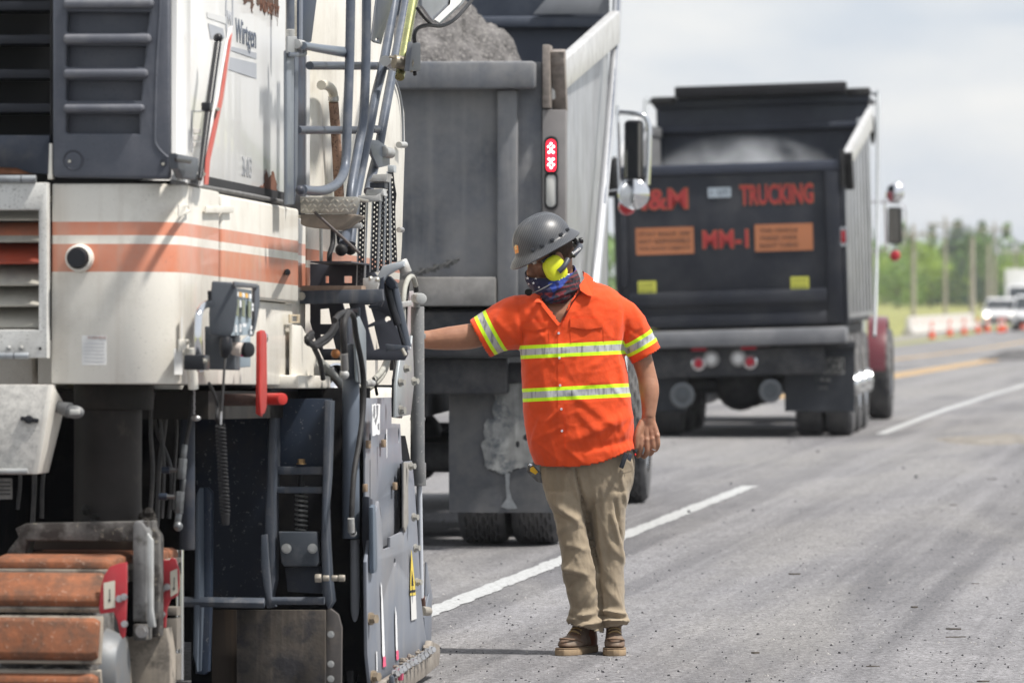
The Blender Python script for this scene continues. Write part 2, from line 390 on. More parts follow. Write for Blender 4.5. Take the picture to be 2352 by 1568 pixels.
# flat wood chips and leaves
r5 = random.Random(11)
mb = MB()
for u, v, L_ in [q for k, q in enumerate([(1345 + .0, 1318, 0)] * 0 + [(1825, 1319, .09), (2158, 1217, .1), (2278, 1100, .11), (2262, 1078, .09), (2190, 1160, .07), (1887, 1258, .06), (2195, 1463, .13), (2135, 1567, .1), (2190, 1445, .1), (2275, 1450, .06), (2100, 1395, .05), (1958, 1566, .12), (2010, 1620, .1), (1800, 1230, .06), (2240, 1340, .06), (1655, 1230, .05), (2330, 1180, .06), (1800, 1460, .05), (1735, 1500, .05), (2010, 1527, .11), (2258, 1565, .07), (1820, 1560, .09), (2005, 1530, .08)]) if k % 2 == 0]:
    p = G(u, v); t = r5.uniform(-.3, .3); d = V((math.cos(t), math.sin(t), 0)) * L_ * .36; n = V((-d.y, d.x, 0)).normalized() * r5.uniform(.005, .012)
    mb.prism([p - d, p - d * .2 - n, p + d, p + d * .1 + n], (0, 0, r5.uniform(.003, .008)))
tag(mb.obj('wood_chips', M('wood_chip', (.10, .085, .07), .9, var=.3), kind='stuff'), 'dark flat wood chips lying on the road', 'wood chips')
# ---------------------------------------------------------------- far background
def leaf_mat(name, col):
    return M(name, col, .8, var=.35, vs=.5, dirt=((col[0] * .5, col[1] * .55, col[2] * .6), .7, .35, .4, .65), spec=.2)
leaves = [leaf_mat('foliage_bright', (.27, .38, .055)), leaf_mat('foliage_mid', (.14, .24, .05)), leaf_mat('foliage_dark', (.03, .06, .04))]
bark = M('bark', (.12, .1, .08), .9)
def tree(x, y, h, wd, mi, seed, label, group='trees in the tree line'):
    r = random.Random(seed); z0 = gz(y) - .03
    root = empty('tree', Matrix.Translation((x, y, z0)), label, 'tree', group)
    mb = MB(); mb.tube([(0, 0, -.1), (.1, 0, h * .3), (-.05, .1, h * .55), (0, 0, h * .8)], [h * .025, h * .02, h * .014, h * .006], 7)
    for k in range(5):
        a = r.uniform(0, 6.28); z = h * r.uniform(.3, .6)
        mb.tube([(0, 0, z), (math.cos(a) * wd * .22, math.sin(a) * wd * .22, z + h * .12), (math.cos(a) * wd * .38, math.sin(a) * wd * .38, z + h * .28)], [h * .011, h * .007, h * .003], 5)
    mb.obj('trunk', bark, root)
    mb = MB(); clumps = []
    for k in range(24):
        a = r.uniform(0, 6.28); t = r.random(); rad = wd * .5 * (math.sin(min(1, t * 1.15 + .12) * math.pi) ** .6) * r.uniform(.35, 1)
        clumps.append((V((math.cos(a) * rad, math.sin(a) * rad, h * (.12 + .8 * t))), wd * r.uniform(.12, .22)))
    for c, cr in clumps:
        for _ in range(95):
            d = V((r.gauss(0, 1), r.gauss(0, 1), r.gauss(0, .8))).normalized() * cr * r.uniform(.55, 1.08); p = c + d
            s = h * r.uniform(.016, .034); x_ = V((r.gauss(0, 1), r.gauss(0, 1), r.gauss(0, 1))).normalized(); y_ = x_.cross(d + V((.01, 0, .3))).normalized()
            mb.quad(p - x_ * s, p - y_ * s * .6, p + x_ * s, p + y_ * s * .6)
    me = mb.mesh(False); finish(me, 'crown', leaves[mi], root, smooth=0)
    return root
# (photo column, top row, distance, width, tone, what it looks like)
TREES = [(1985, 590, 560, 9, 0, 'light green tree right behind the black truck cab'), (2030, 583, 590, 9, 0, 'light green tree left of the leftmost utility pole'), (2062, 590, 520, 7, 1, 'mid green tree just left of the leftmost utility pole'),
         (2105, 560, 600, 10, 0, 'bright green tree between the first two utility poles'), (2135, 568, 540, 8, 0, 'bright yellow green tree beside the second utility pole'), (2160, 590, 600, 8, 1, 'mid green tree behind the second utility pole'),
         (2212, 528, 620, 12, 2, 'tallest dark tree of the tree line'), (2250, 535, 610, 11, 1, 'tall round topped tree right of the tallest dark one'), (2200, 610, 540, 8, 2, 'low dark tree in front of the tallest tree'), (2255, 620, 560, 9, 2, 'dark low tree beneath the tall round topped tree'),
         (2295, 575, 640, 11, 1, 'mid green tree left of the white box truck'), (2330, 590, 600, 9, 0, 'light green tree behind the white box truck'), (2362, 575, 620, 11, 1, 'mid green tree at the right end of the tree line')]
for i, (u, v, Y, wd, mi, lab) in enumerate(TREES):
    p = W(u, v, Y); h = p.z - gz(Y) ; tree(p.x, Y, h, wd, mi, 40 + i, lab)
def forest(name, x0, x1, y0, y1, n, h0, h1, mi, seed, lab):
    r = random.Random(seed); mb = MB()
    for _ in range(n):
        x, y, h = r.uniform(x0, x1), r.uniform(y0, y1), r.uniform(h0, h1); z0 = gz(y)
        for k in range(90):
            t = r.random() ** .8; rad = h * .42 * math.sin(min(1, t + .15) * math.pi) ** .6; a = r.uniform(0, 6.28)
            p = V((x + math.cos(a) * rad, y + math.sin(a) * rad, z0 + h * t)); s = h * r.uniform(.04, .09)
            x_ = V((r.gauss(0, 1), r.gauss(0, 1), r.gauss(0, 1))).normalized(); y_ = x_.cross(V((r.gauss(0, 1), r.gauss(0, 1), 1))).normalized()
            mb.quad(p - x_ * s, p - y_ * s, p + x_ * s, p + y_ * s)
    tag(finish(mb.mesh(False), name, leaves[mi], None, smooth=0, kind='stuff'), lab, 'woods')
forest('distant_woods', -160, 200, 680, 760, 260, 6, 10.5, 1, 5, 'hazy distant woods filling the gaps behind the tree line')
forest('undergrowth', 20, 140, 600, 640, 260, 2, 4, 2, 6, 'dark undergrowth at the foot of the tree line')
# utility poles and wires
wood = M('weathered_pole', (.36, .33, .28), .9, var=.2, vs=2)
def pole(u, vb, vt, Y, lab, arm=True, tan=False, r=.17):
    b = W(u, vb, Y); t = W(u, vt, Y); b.z = gz(Y) - .2; h = t.z - b.z
    root = empty('utility_pole', Matrix.Translation(b), lab, 'utility pole', 'utility poles along the far road')
    MB().cyl((0, 0, 0), (0, 0, h), r * .75, r * .5, 10).obj('pole_shaft', wood, root)
    if arm:
        MB().box((0, -.2, h - .6), (2.6, .12, .14)).obj('crossarm', wood, root)
        for x in (-1.2, -.6, .6, 1.2): MB().lathe((x, -.2, h - .53), (0, 0, 1), [(0, .03), (.05, .07), (.12, .05), (.2, .06), (.22, .02)], 8).obj('insulator', M('porcelain', (.5, .5, .5)), root)
    if tan: MB().cyl((.1, -.35, h - 2.6), (.1, -.35, h - 1.7), .24, n=12).obj('transformer', M('pole_grey', (.4, .42, .43)), root)
    return V((b.x, Y, b.z + h))
tops = [pole(2098, 712, 515, 330, 'leftmost grey utility pole, standing by the guardrail end', r=.2), pole(2171, 706, 498, 420, 'tall pale utility pole with a wide crossarm in front of green trees', r=.19),
        pole(2233, 716, 545, 340, 'stout pale utility pole in front of the dark trees', arm=False, r=.25), pole(2284, 706, 510, 460, 'brownish utility pole with a transformer behind the stout one', tan=True, r=.2), pole(2270, 712, 560, 380, 'short slanting utility pole beside the pole with a transformer', arm=False, r=.2),
        pole(2333, 690, 565, 520, 'farthest utility pole above the white box truck', r=.22)]
for k, (i, j) in enumerate(((0, 1), (1, 3), (3, 5))):
    a, b = tops[i], tops[j]; mb = MB()
    for dx in (-1.2, .6, 1.2):
        mb.tube([a.lerp(b, t) + V((dx, 0, -.4 - 3 * t * (1 - t))) for t in [q / 8 for q in range(9)]], .03, 4)
    tag(mb.obj('power_line', M('cable', (.1, .1, .1), .6)), ['power lines between the first two crossarmed poles', 'power lines from the tall pale pole to the transformer pole', 'power lines running to the farthest pole'][k], 'power line', 'power lines')
# guardrail / barrier, cones
conc = M('pale_concrete', (.5, .48, .46), .85, var=.1, vs=2, dirt=((.35, .33, .3), .5, 1))
for i in range(7):
    p = G(2085 + i * 21, 768 - i * 1.9); p.x -= 2.2 * 0
    q = G(2085 + (i + 1) * 21, 768 - (i + 1) * 1.9)
    d = (q - p); L_ = d.length * .97
    root = empty('barrier', planeM(p, d, (0, 0, 1)), ['concrete road barrier at the left end of the row', 'second concrete barrier from the left end of the row', 'third concrete barrier from the left end of the row', 'middle concrete barrier of the row', 'third concrete barrier from the right end of the row', 'second concrete barrier from the right end of the row', 'concrete road barrier at the right end of the row'][i], 'road barrier', 'concrete barriers along the far roadside')
    prof = [(-.3, 0), (-.3, .1), (-.13, .33), (-.08, .85), (.08, .85), (.13, .33), (.3, .1), (.3, 0)]
    MB().prism([(0, y, -x) for x, y in prof], (L_, 0, 0)).obj('barrier_body', conc, root, bevel=.02)
    MB().box((L_ * .5, .6, .15), (.16, .08, .04)).obj('reflector', M('amber', (.8, .35, .05)), root)
co_or = M('cone_orange', (.75, .09, .03), .5, var=.08); co_wh = M('cone_reflective_white', (.75, .75, .75), .4)
cone0 = None
CONES = [(2140, 778, 'nearest orange cone, just right of the front wheel of the black truck'), (2181, 772, 'orange cone right of the nearest one'), (2214, 768, 'orange cone beside the right end of the barriers'), (2246, 765, 'faint orange cone between the barriers and the white car'), (2268, 763, 'orange cone at the left front corner of the white car'),
         (2296, 764, 'larger looking orange cone in front of the white car'), (2306, 762, 'orange cone partly hidden behind the one in front of the white car'), (2334, 758, 'orange cone in front of the dark front of the pickup'), (2349, 757, 'rightmost orange cone by the pickup')]
for i, (u, v, lab) in enumerate(CONES):
    p = G(u, v)
    if cone0 is None:
        cone0 = empty('traffic_cone', Matrix.Translation(p)); o = cone0
        MB().bb((-.19, -.19, 0), (.19, .19, .035)).obj('cone_base', black, o, bevel=.008)
        MB().lathe((0, 0, .03), (0, 0, 1), [(0, .15), (.3, .1), (.72, .03), (.74, .02)], 16).obj('cone_body', co_or, o)
        MB().lathe((0, 0, .03), (0, 0, 1), [(.34, .097), (.50, .071), (.5, .06), (.34, .06)], 16).obj('reflective_collar', co_wh, o)
    else: o = copy_tree(cone0); o.matrix_world = Matrix.Translation(p) @ Matrix.Rotation(i, 4, 'Z')
    tag(o, lab, 'traffic cone', 'orange cones along the far roadside')
# vehicles coming towards the camera
cw = M('car_white', (.72, .73, .75), .25, var=.03, coat=.6); cglass = M('car_glass', (.03, .035, .04), .08, var=0, spec=.8)
lampg = M('lit_headlight', (.9, .9, .85), .2, emit=((1, .9, .75), 4.)); carblk = M('car_black_trim', (.02, .02, .022), .5)
def car(u, v, dist, lab, kind, rot=0):
    p = W(u, v, dist); p.z = gz(dist); 
    root = empty(kind, Matrix.Translation(p) @ Matrix.Rotation(-R(7.6) + rot, 4, 'Z'), lab, {'white_car': 'car', 'pickup_truck': 'pickup', 'box_truck': 'truck'}[kind])
    # local: x right, y away from the camera; the vehicle faces the camera (-y)
    if kind == 'box_truck':
        hw = 1.15
        MB().prism([(-1.1, 0, .5), (-1.1, 1.9, .5), (-1.1, 1.9, 2.3), (-1.1, 1.1, 2.3), (-1.1, .75, 1.4), (-1.1, 0, 1.25)], (2.2, 0, 0)).obj('cab', cw, root, bevel=.08)
        MB().bb((-1.25, 2., .8), (1.25, 7.5, 3.3)).obj('cargo_box', M('box_white', (.74, .74, .73), .5), root, bevel=.03)
        MB().prism([(-.95, .72, 1.46), (-.95, 1.06, 2.2), (-.95, 1.2, 2.2), (-.95, .9, 1.46)], (1.9, 0, 0)).obj('windscreen', cglass, root)
    else:
        hw = .95 if kind == 'white_car' else 1.0; h = 1.68 if kind == 'white_car' else 1.85; ln = 4.6 if kind == 'white_car' else 5.6
        body = [(-hw, -.05, .38), (-hw, 0, .95), (-hw, 1.1, 1.1), (-hw, ln, 1.1), (-hw, ln, .4)]
        MB().prism(body, (2 * hw, 0, 0)).obj('body', cw, root, bevel=.09, seg=3)
        hb = 3.6 if kind == 'white_car' else 3.1; t = .14
        rb = [(-hw + .02, 1.15, 1.05), (hw - .02, 1.15, 1.05), (hw - .02, hb, 1.05), (-hw + .02, hb, 1.05)]; rt = [(-hw + t + .06, 1.75, h), (hw - t - .06, 1.75, h), (hw - t - .06, hb - .2, h), (-hw + t + .06, hb - .2, h)]
        MB().loft([[V(q) for q in rb], [V(q) for q in rt]]).obj('cabin', cw, root, bevel=.05)
        MB().prism([(-hw + .12, 1.17, 1.12), (hw - .12, 1.17, 1.12), (hw - .22, 1.63, h - .1), (-hw + .22, 1.63, h - .1)], (0, -.02, .006)).obj('windscreen', cglass, root)
        MB().box((0, -.06, .5), (1.5 * hw, .06, .26)).obj('grille', carblk, root, bevel=.02)
        for s in (-1, 1): MB().box((s * (hw + .1), 1.3, 1.15), (.2, .12, .16)).obj('wing_mirror', carblk, root, bevel=.03)
    for s in (-1, 1):
        lx = (hw - .25) * s
        MB().lathe((lx, -.02, .8), (0, -1, 0), [(0, .14), (.03, .14), (.06, .1), (.07, .03)], 14).obj('headlight', lampg if kind != 'pickup_truck' else M('headlight_off', (.6, .6, .6), .1), root)
        for y in (.9, 3.6 if kind != 'box_truck' else 6.2):
            wh = MB().lathe((s * (hw - .2), y, .35), (s, 0, 0), [(0, .2), (0, .33), (.04, .36), (.18, .36), (.22, .33), (.22, .2)], 18).obj('wheel', black, root)
            MB().lathe((s * (hw - .2), y, .35), (s, 0, 0), [(.17, .0), (.19, .1), (.2, .2), (.17, .22)], 14, False).obj('rim', chrome, wh)
    return root
car(2297, 757, 300, 'white car with lit headlights facing us behind the cones', 'white_car')
car(2368, 757, 292, 'white pickup with a dark lower front, cut off by the right edge', 'pickup_truck')
car(2352, 745, 345, 'white box truck standing behind the white car and pickup', 'box_truck')
# mound of asphalt on the road at the right
def mound(name, c, rx, ry, h, mat, seed, n=44, m=14, jag=.25, parent=None, **k):
    mb = MB(); rings = []
    for j in range(m + 1):
        t = j / m; rr = 1 - t; ring = []
        for i in range(n):
            a = 2 * math.pi * i / n; q = V((math.cos(a) * rr * rx, math.sin(a) * rr * ry, 0))
            nn = mnoise.fractal(q * (2.2 / rx) + V((seed, 0, 0)), .8, 2.1, 4); f = (1 - rr ** 1.6)
            ring.append(V(c) + q * (1 + .12 * nn) + V((0, 0, h * f * (1 + jag * nn) - .01 * (j == 0))))
        rings.append(ring)
    return mb.loft(rings).obj(name, mat, parent, smooth=60, **k)
pm = M('milled_asphalt', (.085, .083, .085), .95, var=.4, vs=6, speck=((.2, .2, .2), 30, .6, .5), bump=(30, .8, .02))
p = G(2335, 826); tag(mound('asphalt_mound', p, .95, 1.8, .24, pm, 3), 'low dark mound of milled asphalt on the road at the right edge', 'mound')
for i in range(9):                              # dark skid of material right of the trucks
    p = G(2210 + i * 22, 1010 + 6 * math.sin(i)); o = mound('dust_heap', p, rnd.uniform(.22, .4), rnd.uniform(.6, 1.1), rnd.uniform(.02, .045), M('dust_heap', (.2, .185, .165), .95, var=.3, vs=8, bump=(40, .5, .01)), i + 10, 20, 5, kind='stuff')
    tag(o, 'low brownish ridge of milling dust across the road at right', 'dust')
# ---------------------------------------------------------------- dump trucks
TR = math.atan(TH)
rd, fd = V((math.cos(TR), -math.sin(TR), 0)), V((math.sin(TR), math.cos(TR), 0))
tyre_m = M('tyre_rubber', (.05, .052, .058), .75, var=.25, vs=5, dirt=((.2, .195, .19), .75, 3, .35, .7), bump=(40, .2))
rimm = M('polished_rim', (.7, .71, .72), .22, 1., var=.08, dirt=((.3, .3, .3), .3, 5))
chassis_m = M('chassis_black', (.028, .03, .036), .6, var=.3, dirt=((.14, .135, .13), .5, 4))
def tyre_mesh(wd=.28, r=.52, n=96, tread=True):
    """tyre around the x axis, with zigzag circumferential grooves"""
    k = 22; vs = []; fs = []
    for i in range(n):
        a = 2 * math.pi * i / n; zz = .010 * (1 if (i // 2) % 2 else -1)
        for j in range(k + 1):
            x = -wd / 2 + wd * j / k; e = abs(x) / (wd / 2)
            rr = r - .035 * e ** 6
            if tread:
                for gx in (-.075, -.025, .025, .075):
                    if abs(x - gx - zz) < .0075: rr -= .016
                if e > .78 and i % 4 == 0: rr -= .012
            vs.append((x, math.cos(a) * rr, math.sin(a) * rr))
    K = k + 1
    for i in range(n):
        for j in range(k): fs.append((i * K + j, i * K + j + 1, ((i + 1) % n) * K + j + 1, ((i + 1) % n) * K + j))
    b = len(vs); prof = [(wd * .5, r - .06), (wd * .52, r - .14), (wd * .5, r - .22)]
    for s, edge in ((1, k), (-1, 0)):
        for q, (x, rr) in enumerate(prof):
            for i in range(n): a = 2 * math.pi * i / n; vs.append((s * x, math.cos(a) * rr, math.sin(a) * rr))
            for i in range(n):
                i2 = (i + 1) % n; o = b + q * n
                if q == 0: fs.append((i * K + edge, i2 * K + edge, o + i2, o + i))
                else: fs.append((o - n + i, o - n + i2, o + i2, o + i))
        b += 3 * n
    me = bpy.data.meshes.new('tyre'); me.from_pydata(vs, [], fs); bm = bmesh.new(); bm.from_mesh(me); bmesh.ops.recalc_face_normals(bm, faces=bm.faces); bm.to_mesh(me); bm.free()
    me.polygons.foreach_set('use_smooth', [True] * len(me.polygons)); me.set_sharp_from_angle(angle=R(30)); me.materials.append(tyre_m); return me
TYRE = tyre_mesh()
mb = MB()   # dished disc wheel, outer side towards +x
mb.lathe((0, 0, 0), (1, 0, 0), [(-.13, .31), (.125, .31), (.13, .3), (.10, .27), (.02, .25), (-.0, .2), (.03, .16), (.12, .13), (.2, .1), (.21, .0)], 32, False)
for i in range(10): a = i * .628; mb.cyl((0, math.cos(a) * .18, math.sin(a) * .18), (.05, math.cos(a) * .18, math.sin(a) * .18), .017, n=6)
RIM = mb.mesh(); RIM.polygons.foreach_set('use_smooth', [True] * len(RIM.polygons)); RIM.set_sharp_from_angle(angle=R(35)); RIM.materials.append(rimm)
mb = MB(); mb.lathe((0, 0, 0), (1, 0, 0), [(.1, .31), (.13, .31), (.13, .28), (-.03, .26), (-.06, .16), (.06, .13), (.1, .1), (.12, 0)], 32, False); RIMF = mb.mesh(); RIMF.polygons.foreach_set('use_smooth', [True] * len(RIMF.polygons)); RIMF.materials.append(rimm)
def wheel(parent, x, y, side, name='wheel', front=False):
    t = bpy.data.objects.new(name, TYRE); COL.objects.link(t); t.parent = parent; t.location = (x, y, .52)
    r = bpy.data.objects.new('rim', RIMF if front else RIM); COL.objects.link(r); r.parent = t
    if side < 0: r.rotation_euler = (0, 0, R(180))
def text_on(name, s, x, z, wd, h, y, mat, parent, **k):
    return text(name, s, planeM(V((x, y, z)), (1, 0, 0), (0, 0, 1)), wd, h, mat, parent, **k)
def truck(O, roll, name, label, st):
    """local frame: x right, y forward, z up, origin under the rear axle centre"""
    near = st == 'near'; yaw = math.atan(.080 if near else .112)
    fr = Frame(O, V((math.cos(yaw), -math.sin(yaw), 0)), V((math.sin(yaw), math.cos(yaw), 0))); root = empty(name, fr.M @ Matrix.Rotation(0, 4, 'Y'), label, 'dump truck')
    body = M('box_slate_steel', (.115, .125, .145), .6, .05, var=.3, vs=2.5, dirt=((.27, .265, .26), .65, 2.6, .38, .66), streak=((.30, .30, .30), .5, 9), bump=(50, .15)) if near else M('box_dark_paint', (.016, .019, .028), .5, var=.12, vs=2, dirt=((.075, .075, .08), .5, 1.8, .42, .7))
    side_m = M('brushed_aluminium', (.34, .35, .37), .36, .6, var=.25, vs=3, dirt=((.4, .4, .4), .4, 4), streak=((.62, .63, .63), .6, 9))
    # tilted sub-group: box parts are given the roll directly
    Rm = Matrix.Translation((0, 0, .9)) @ Matrix.Rotation(roll, 4, 'Y') @ Matrix.Translation((0, 0, -.9))
    parts = []
    def P(mb, nm, mat, bevel=.008, rollit=True, parent=None, **k):
        me = mb.mesh() if isinstance(mb, MB) else mb
        if rollit: me.transform(Rm)
        return finish(me, nm, mat, parent or root, 40, bevel, **k)
    yr = -1.0                                     # rear face of the box
    zt, zb = (2.87, 1.44) if near else (2.76, 1.12)   # tailgate top and bottom
    hw = 1.17
    # tailgate: recessed panel inside a frame
    P(MB().bb((-hw, yr + .0, zb), (hw, yr + .06, zt)), 'tailgate', body)
    if near:
        P(MB().bb((-hw + .02, yr - .16, zt - .16), (hw - .03, yr - .002, zt)), 'tailgate_rail', body, .02)
        P(MB().bb((hw - .26, yr - .07, zb + .02), (hw - .14, yr - .002, zt - .165)), 'tailgate_post', body, .015)
        P(MB().bb((-hw + .14, yr - .07, zb + .02), (-hw + .26, yr - .002, zt - .165)), 'tailgate_post', body, .015)
        P(MB().bb((-hw + .27, yr - .09, zb + .0), (hw - .265, yr - .002, zb + .17)), 'tailgate_rail', M('dusty_steel', (.22, .215, .21), .7, .1, var=.25, vs=4, dirt=((.08, .08, .08), .6, 5)), .012)
        mbk = MB()
        rr = random.Random(4)
        for i in range(26):                        # chain slung across the foot of the tailgate
            t = i / 25; a = V((-.33 + 1.0 * t, yr - .14, zb + .10 + .16 * t ** 2.2 + .0)); d = V((.026, 0, .006 + .012 * t))
            (mbk.cyl(a - d, a + d, .011, n=6)); mbk.box(a, (.022, .035 if i % 2 else .012, .03 if i % 2 else .05))
        P(mbk, 'chain', M('dark_chain', (.09, .09, .09), .7), 0)
    else:
        P(MB().bb((-hw, yr - .03, zt - .1), (hw, yr - .002, zt)), 'tailgate_rail', M('tailgate_edge', (.045, .052, .075), .4), .01)
        for a_, b_ in (((-hw, yr - .04, zb + .42), (-hw + .08, yr - .002, zt - .105)), ((hw - .16, yr - .04, zb), (hw, yr - .002, zt - .105)), ((-hw + .085, yr - .06, zb + .22), (hw - .165, yr - .002, zb + .36)), ((-hw + .085, yr - .04, zb), (hw - .165, yr - .002, zb + .13))):
            P(MB().bb(a_, b_), 'tailgate_rail', body, .015)
    # corner posts, floor, sides, headboard
    post = M('post_grey_brown', (.21, .2, .2), .55, .2, var=.15, vs=5) if near else body
    for s in (-1, 1):
        q = P(MB().bb((s * (hw + .002), yr - .02, zb - .02), (s * (hw + .14 if near else hw + .05), yr + .13, zt - (.28 if near else .02))), 'corner_post', post, .006)
        if near:                                    # lights in the post
            xx = s * (hw + .055)
            red = M('led_red_lit', (.7, .02, .03), .25, var=0, emit=((1, .02, .05), 1.6))
            lf = MB(); ps = rrect(-.03, -.095, .03, .095, .029, 5)
            lf.prism([(xx + a, yr - .021, 2.32 + b * 1.05) for a, b in ps], (0, -.012, 0)); P(lf, 'brake_light', red, .003)
            ld = MB()
            for a, b in ((0, .07), (-.014, .053), (.014, .053), (0, .037), (-.012, .02), (.012, .02), (-.012, -.02), (.012, -.02), (0, -.037), (-.014, -.053), (.014, -.053), (0, -.07)): ld.ball((xx + a, yr - .033, 2.32 + b), .0062, 8, 5)
            P(ld, 'led_cluster', M('led_white_hot', (1, .6, .6), .3, emit=((1, .55, .5), 9)), 0, kind='stuff')
            lf = MB(); lf.prism([(xx + a, yr - .021, 2.115 + b) for a, b in ps], (0, -.012, 0)); P(lf, 'reversing_light', M('clear_lens', (.5, .5, .48), .15, var=.05, coat=.5), .003)
            for zc in (2.32, 2.115): plate('light_bezel', [(a * 1.35, b * 1.2) for a, b in ps], [[(a * 1.02, b * 1.02) for a, b in ps]], .016, Rm @ planeM(V((xx, yr - .028, zc)), (1, 0, 0), (0, 0, 1)), black, root)
        elif s > 0:
            xx = s * (hw + .022)
            P(MB().prism([(xx + a * .8 - .0, yr - .021, 1.99 + b * .62) for a, b in rrect(-.035, -.11, .035, .11, .03, 4)], (0, -.014, 0)), 'marker_light', M('red_lens', (.35, .02, .03), .25, coat=.5), .003)
            plate('marker_bezel', [(a * .95, b * .75) for a, b in rrect(-.05, -.13, .05, .13, .04, 4)], [[(a * .8, b * .63) for a, b in rrect(-.035, -.11, .035, .11, .03, 4)]], .02, Rm @ planeM(V((xx, yr - .028, 1.99)), (1, 0, 0), (0, 0, 1)), chrome, root)
    yf = 4.3
    zs0, zs1 = (zt - .2, zt + .36) if near else (zt - .12, zt + .47)
    zfl = zb + .05
    for s in (-1, 1):
        x0, x1 = s * hw, s * (hw + .05)
        poly = [(x0, yr + .14, zfl), (x0, yf, zfl), (x0, yf, zs1), (x0, yr + (4.7 if near else 3.9), zs1), (x0, yr + .14, zs0)]
        P(MB().prism(poly, (x1 - x0, 0, 0)), 'side_wall', side_m, .004)
        for k in range(0 if near else 7):           # vertical stiffeners
            y = yr + .55 + k * .68; zz = zs0 + (zs1 - zs0) * min(1, (y - yr) / 4.8) - .05
            P(MB().bb((x1 + s * .001, y, zfl + .05), (x1 + s * (.005 if near else .018), y + .12, zz)), 'stiffener', side_m, .012)
        # sloping top rail at the back, level rail in front
        y2 = yr + (4.7 if near else 3.9)
        mr_ = MB(); a = V((s * (hw + .0), yr + .1, zs0)); b = V((s * (hw + .10), y2, zs1 + .07))
        mr_.prism([a + V((0, 0, -.02)), a + V((0, 0, .16)), b + V((0, 0, .09)), b + V((0, 0, -.13))], (s * .07, 0, .0))
        P(mr_, 'top_rail', M('scuffed_aluminium', (.66, .66, .66), .42, .6, var=.1, vs=6, dirt=((.35, .33, .32), .5, 7)), .012)
        P(MB().bb((s * (hw - .02), y2 + .05, zs1 - .06), (s * (hw + .1), yf, zs1 + .06)), 'top_rail', side_m, .02)
        hb_ = MB(); hb_.bb((s * (hw + .005), yr - .05, zt - .27), (s * (hw + .05), yr + .16, zt + .1)); hb_.cyl((s * (hw + .0), yr + .05, zt + .02), (s * (hw + .13), yr + .05, zt + .02), .05)
        hb_.prism([(s * (hw + .051), yr - .02, zt + .06), (s * (hw + .051), yr + .18, zt - .3), (s * (hw + .051), yr + .3, zt - .28), (s * (hw + .051), yr + .12, zt + .08)], (s * .08, 0, 0))
        P(hb_, 'tailgate_hinge', M('hinge_rusty', (.25, .22, .2), .6, .3, var=.3, vs=20) if near else black, .006)
    hz = 4.2 if near else 3.60
    bulk = M('bulkhead_slate', (.055, .066, .092), .5, var=.15, vs=2, dirt=((.13, .14, .16), .4, 2)) if near else M('bulkhead_dark', (.022, .027, .042), .45, var=.15, vs=2, dirt=((.07, .08, .095), .5, 1.5))
    P(MB().bb((-hw - .05, yf + .002, zfl), (hw + .05, yf + .07, hz)), 'headboard', bulk)
    P(MB().bb((-hw - .06, yf - .08, hz - .38), (hw + .06, yf, hz - .3)), 'headboard_rib', bulk, .02)
    P(MB().bb((-hw - .07, yf - .06, hz - .1), (hw + .07, yf + .1, hz + .002)), 'headboard_rib', bulk, .02)
    if near:
        P(MB().bb((-hw - .06, yf - .1, 3.30), (hw + .06, yf, 3.38)), 'headboard_rib', bulk, .02)
        P(MB().prism([(.72, yf - .1, 3.39), (1.24, yf - .1, 3.39), (1.24, yf - .1, 3.55), (.86, yf - .1, 3.55)], (0, -.03, 0)), 'gusset', M('gusset_grey', (.2, .21, .23), .5), .004)
    P(MB().bb((-hw, yr + .1, zfl - .05), (hw, yf, zfl)), 'floor', bulk)
    if not near:                                    # cab guard above the cab, roll-up tarp and its hoops
        P(MB().bb((-.98, yf - .25, hz + .004), (.98, yf + .1, hz + .13)), 'rolled_tarp', M('tarp_black', (.018, .018, .022), .8, var=.2, bump=(20, .5, .01)), .015)
        P(MB().bb((-hw - .1, yf - .1, hz - .06), (-.985, yf + .05, hz + .03)), 'tarp_bracket', black, .02); P(MB().bb((.985, yf - .1, hz - .03), (hw + .08, yf + .05, hz + .06)), 'tarp_bracket', black, .02)
    P(MB().bb((-hw - .04, yf + .12, hz - .07), (hw + .04, yf + 1.9, hz - .02)), 'cab_guard', bulk, .01)
    # tarp arms
    arm = M('tarp_arm_aluminium', (.55, .56, .58), .35, .6, var=.06)
    for s in (-1, 1):
        if near and s > 0: pts = [fr.Y(u, v, y) for u, v, y in ((1352, 820, 1.5), (1368, 640, 1.8), (1384, 470, 2.4), (1398, 310, 3.0), (1407, 190, 3.4), (1414, 90, 3.8), (1420, -60, 4.2))]
        elif near: pts = [(s * (hw + .12), yr + 2.4, zb - .3), (s * (hw + .17), yr + 2.7, zb + .25), (s * (hw + .24), yr + 3.2, zb + 1.35), (s * (hw + .285), yr + 3.5, zb + 1.65), (s * (hw + .30), yr + 3.7, hz), (s * (hw + .3), yf, hz + .3)]
        else: pts = [(s * (hw + .14), 2.5, .95), (s * (hw + .15), 3.1, 1.6), (s * (hw + .17), 4.2, hz - .15), (s * (hw + .14), 4.3, hz - .02), (s * (hw + .0), 4.32, hz + .02)]
        P(MB().tube(pts, .032 if near else .02, 10, sub=4), 'tarp_arm', arm if near else M('tarp_arm_far', (.3, .32, .34), .45, .4), 0)
        if near: P(MB().tube([V(p) + V((s * .03 - .02, -.03, 0)) for p in pts[2:]], .012, 8, sub=4), 'tarp_cable', M('tarp_cable', (.1, .12, .16), .5), 0)
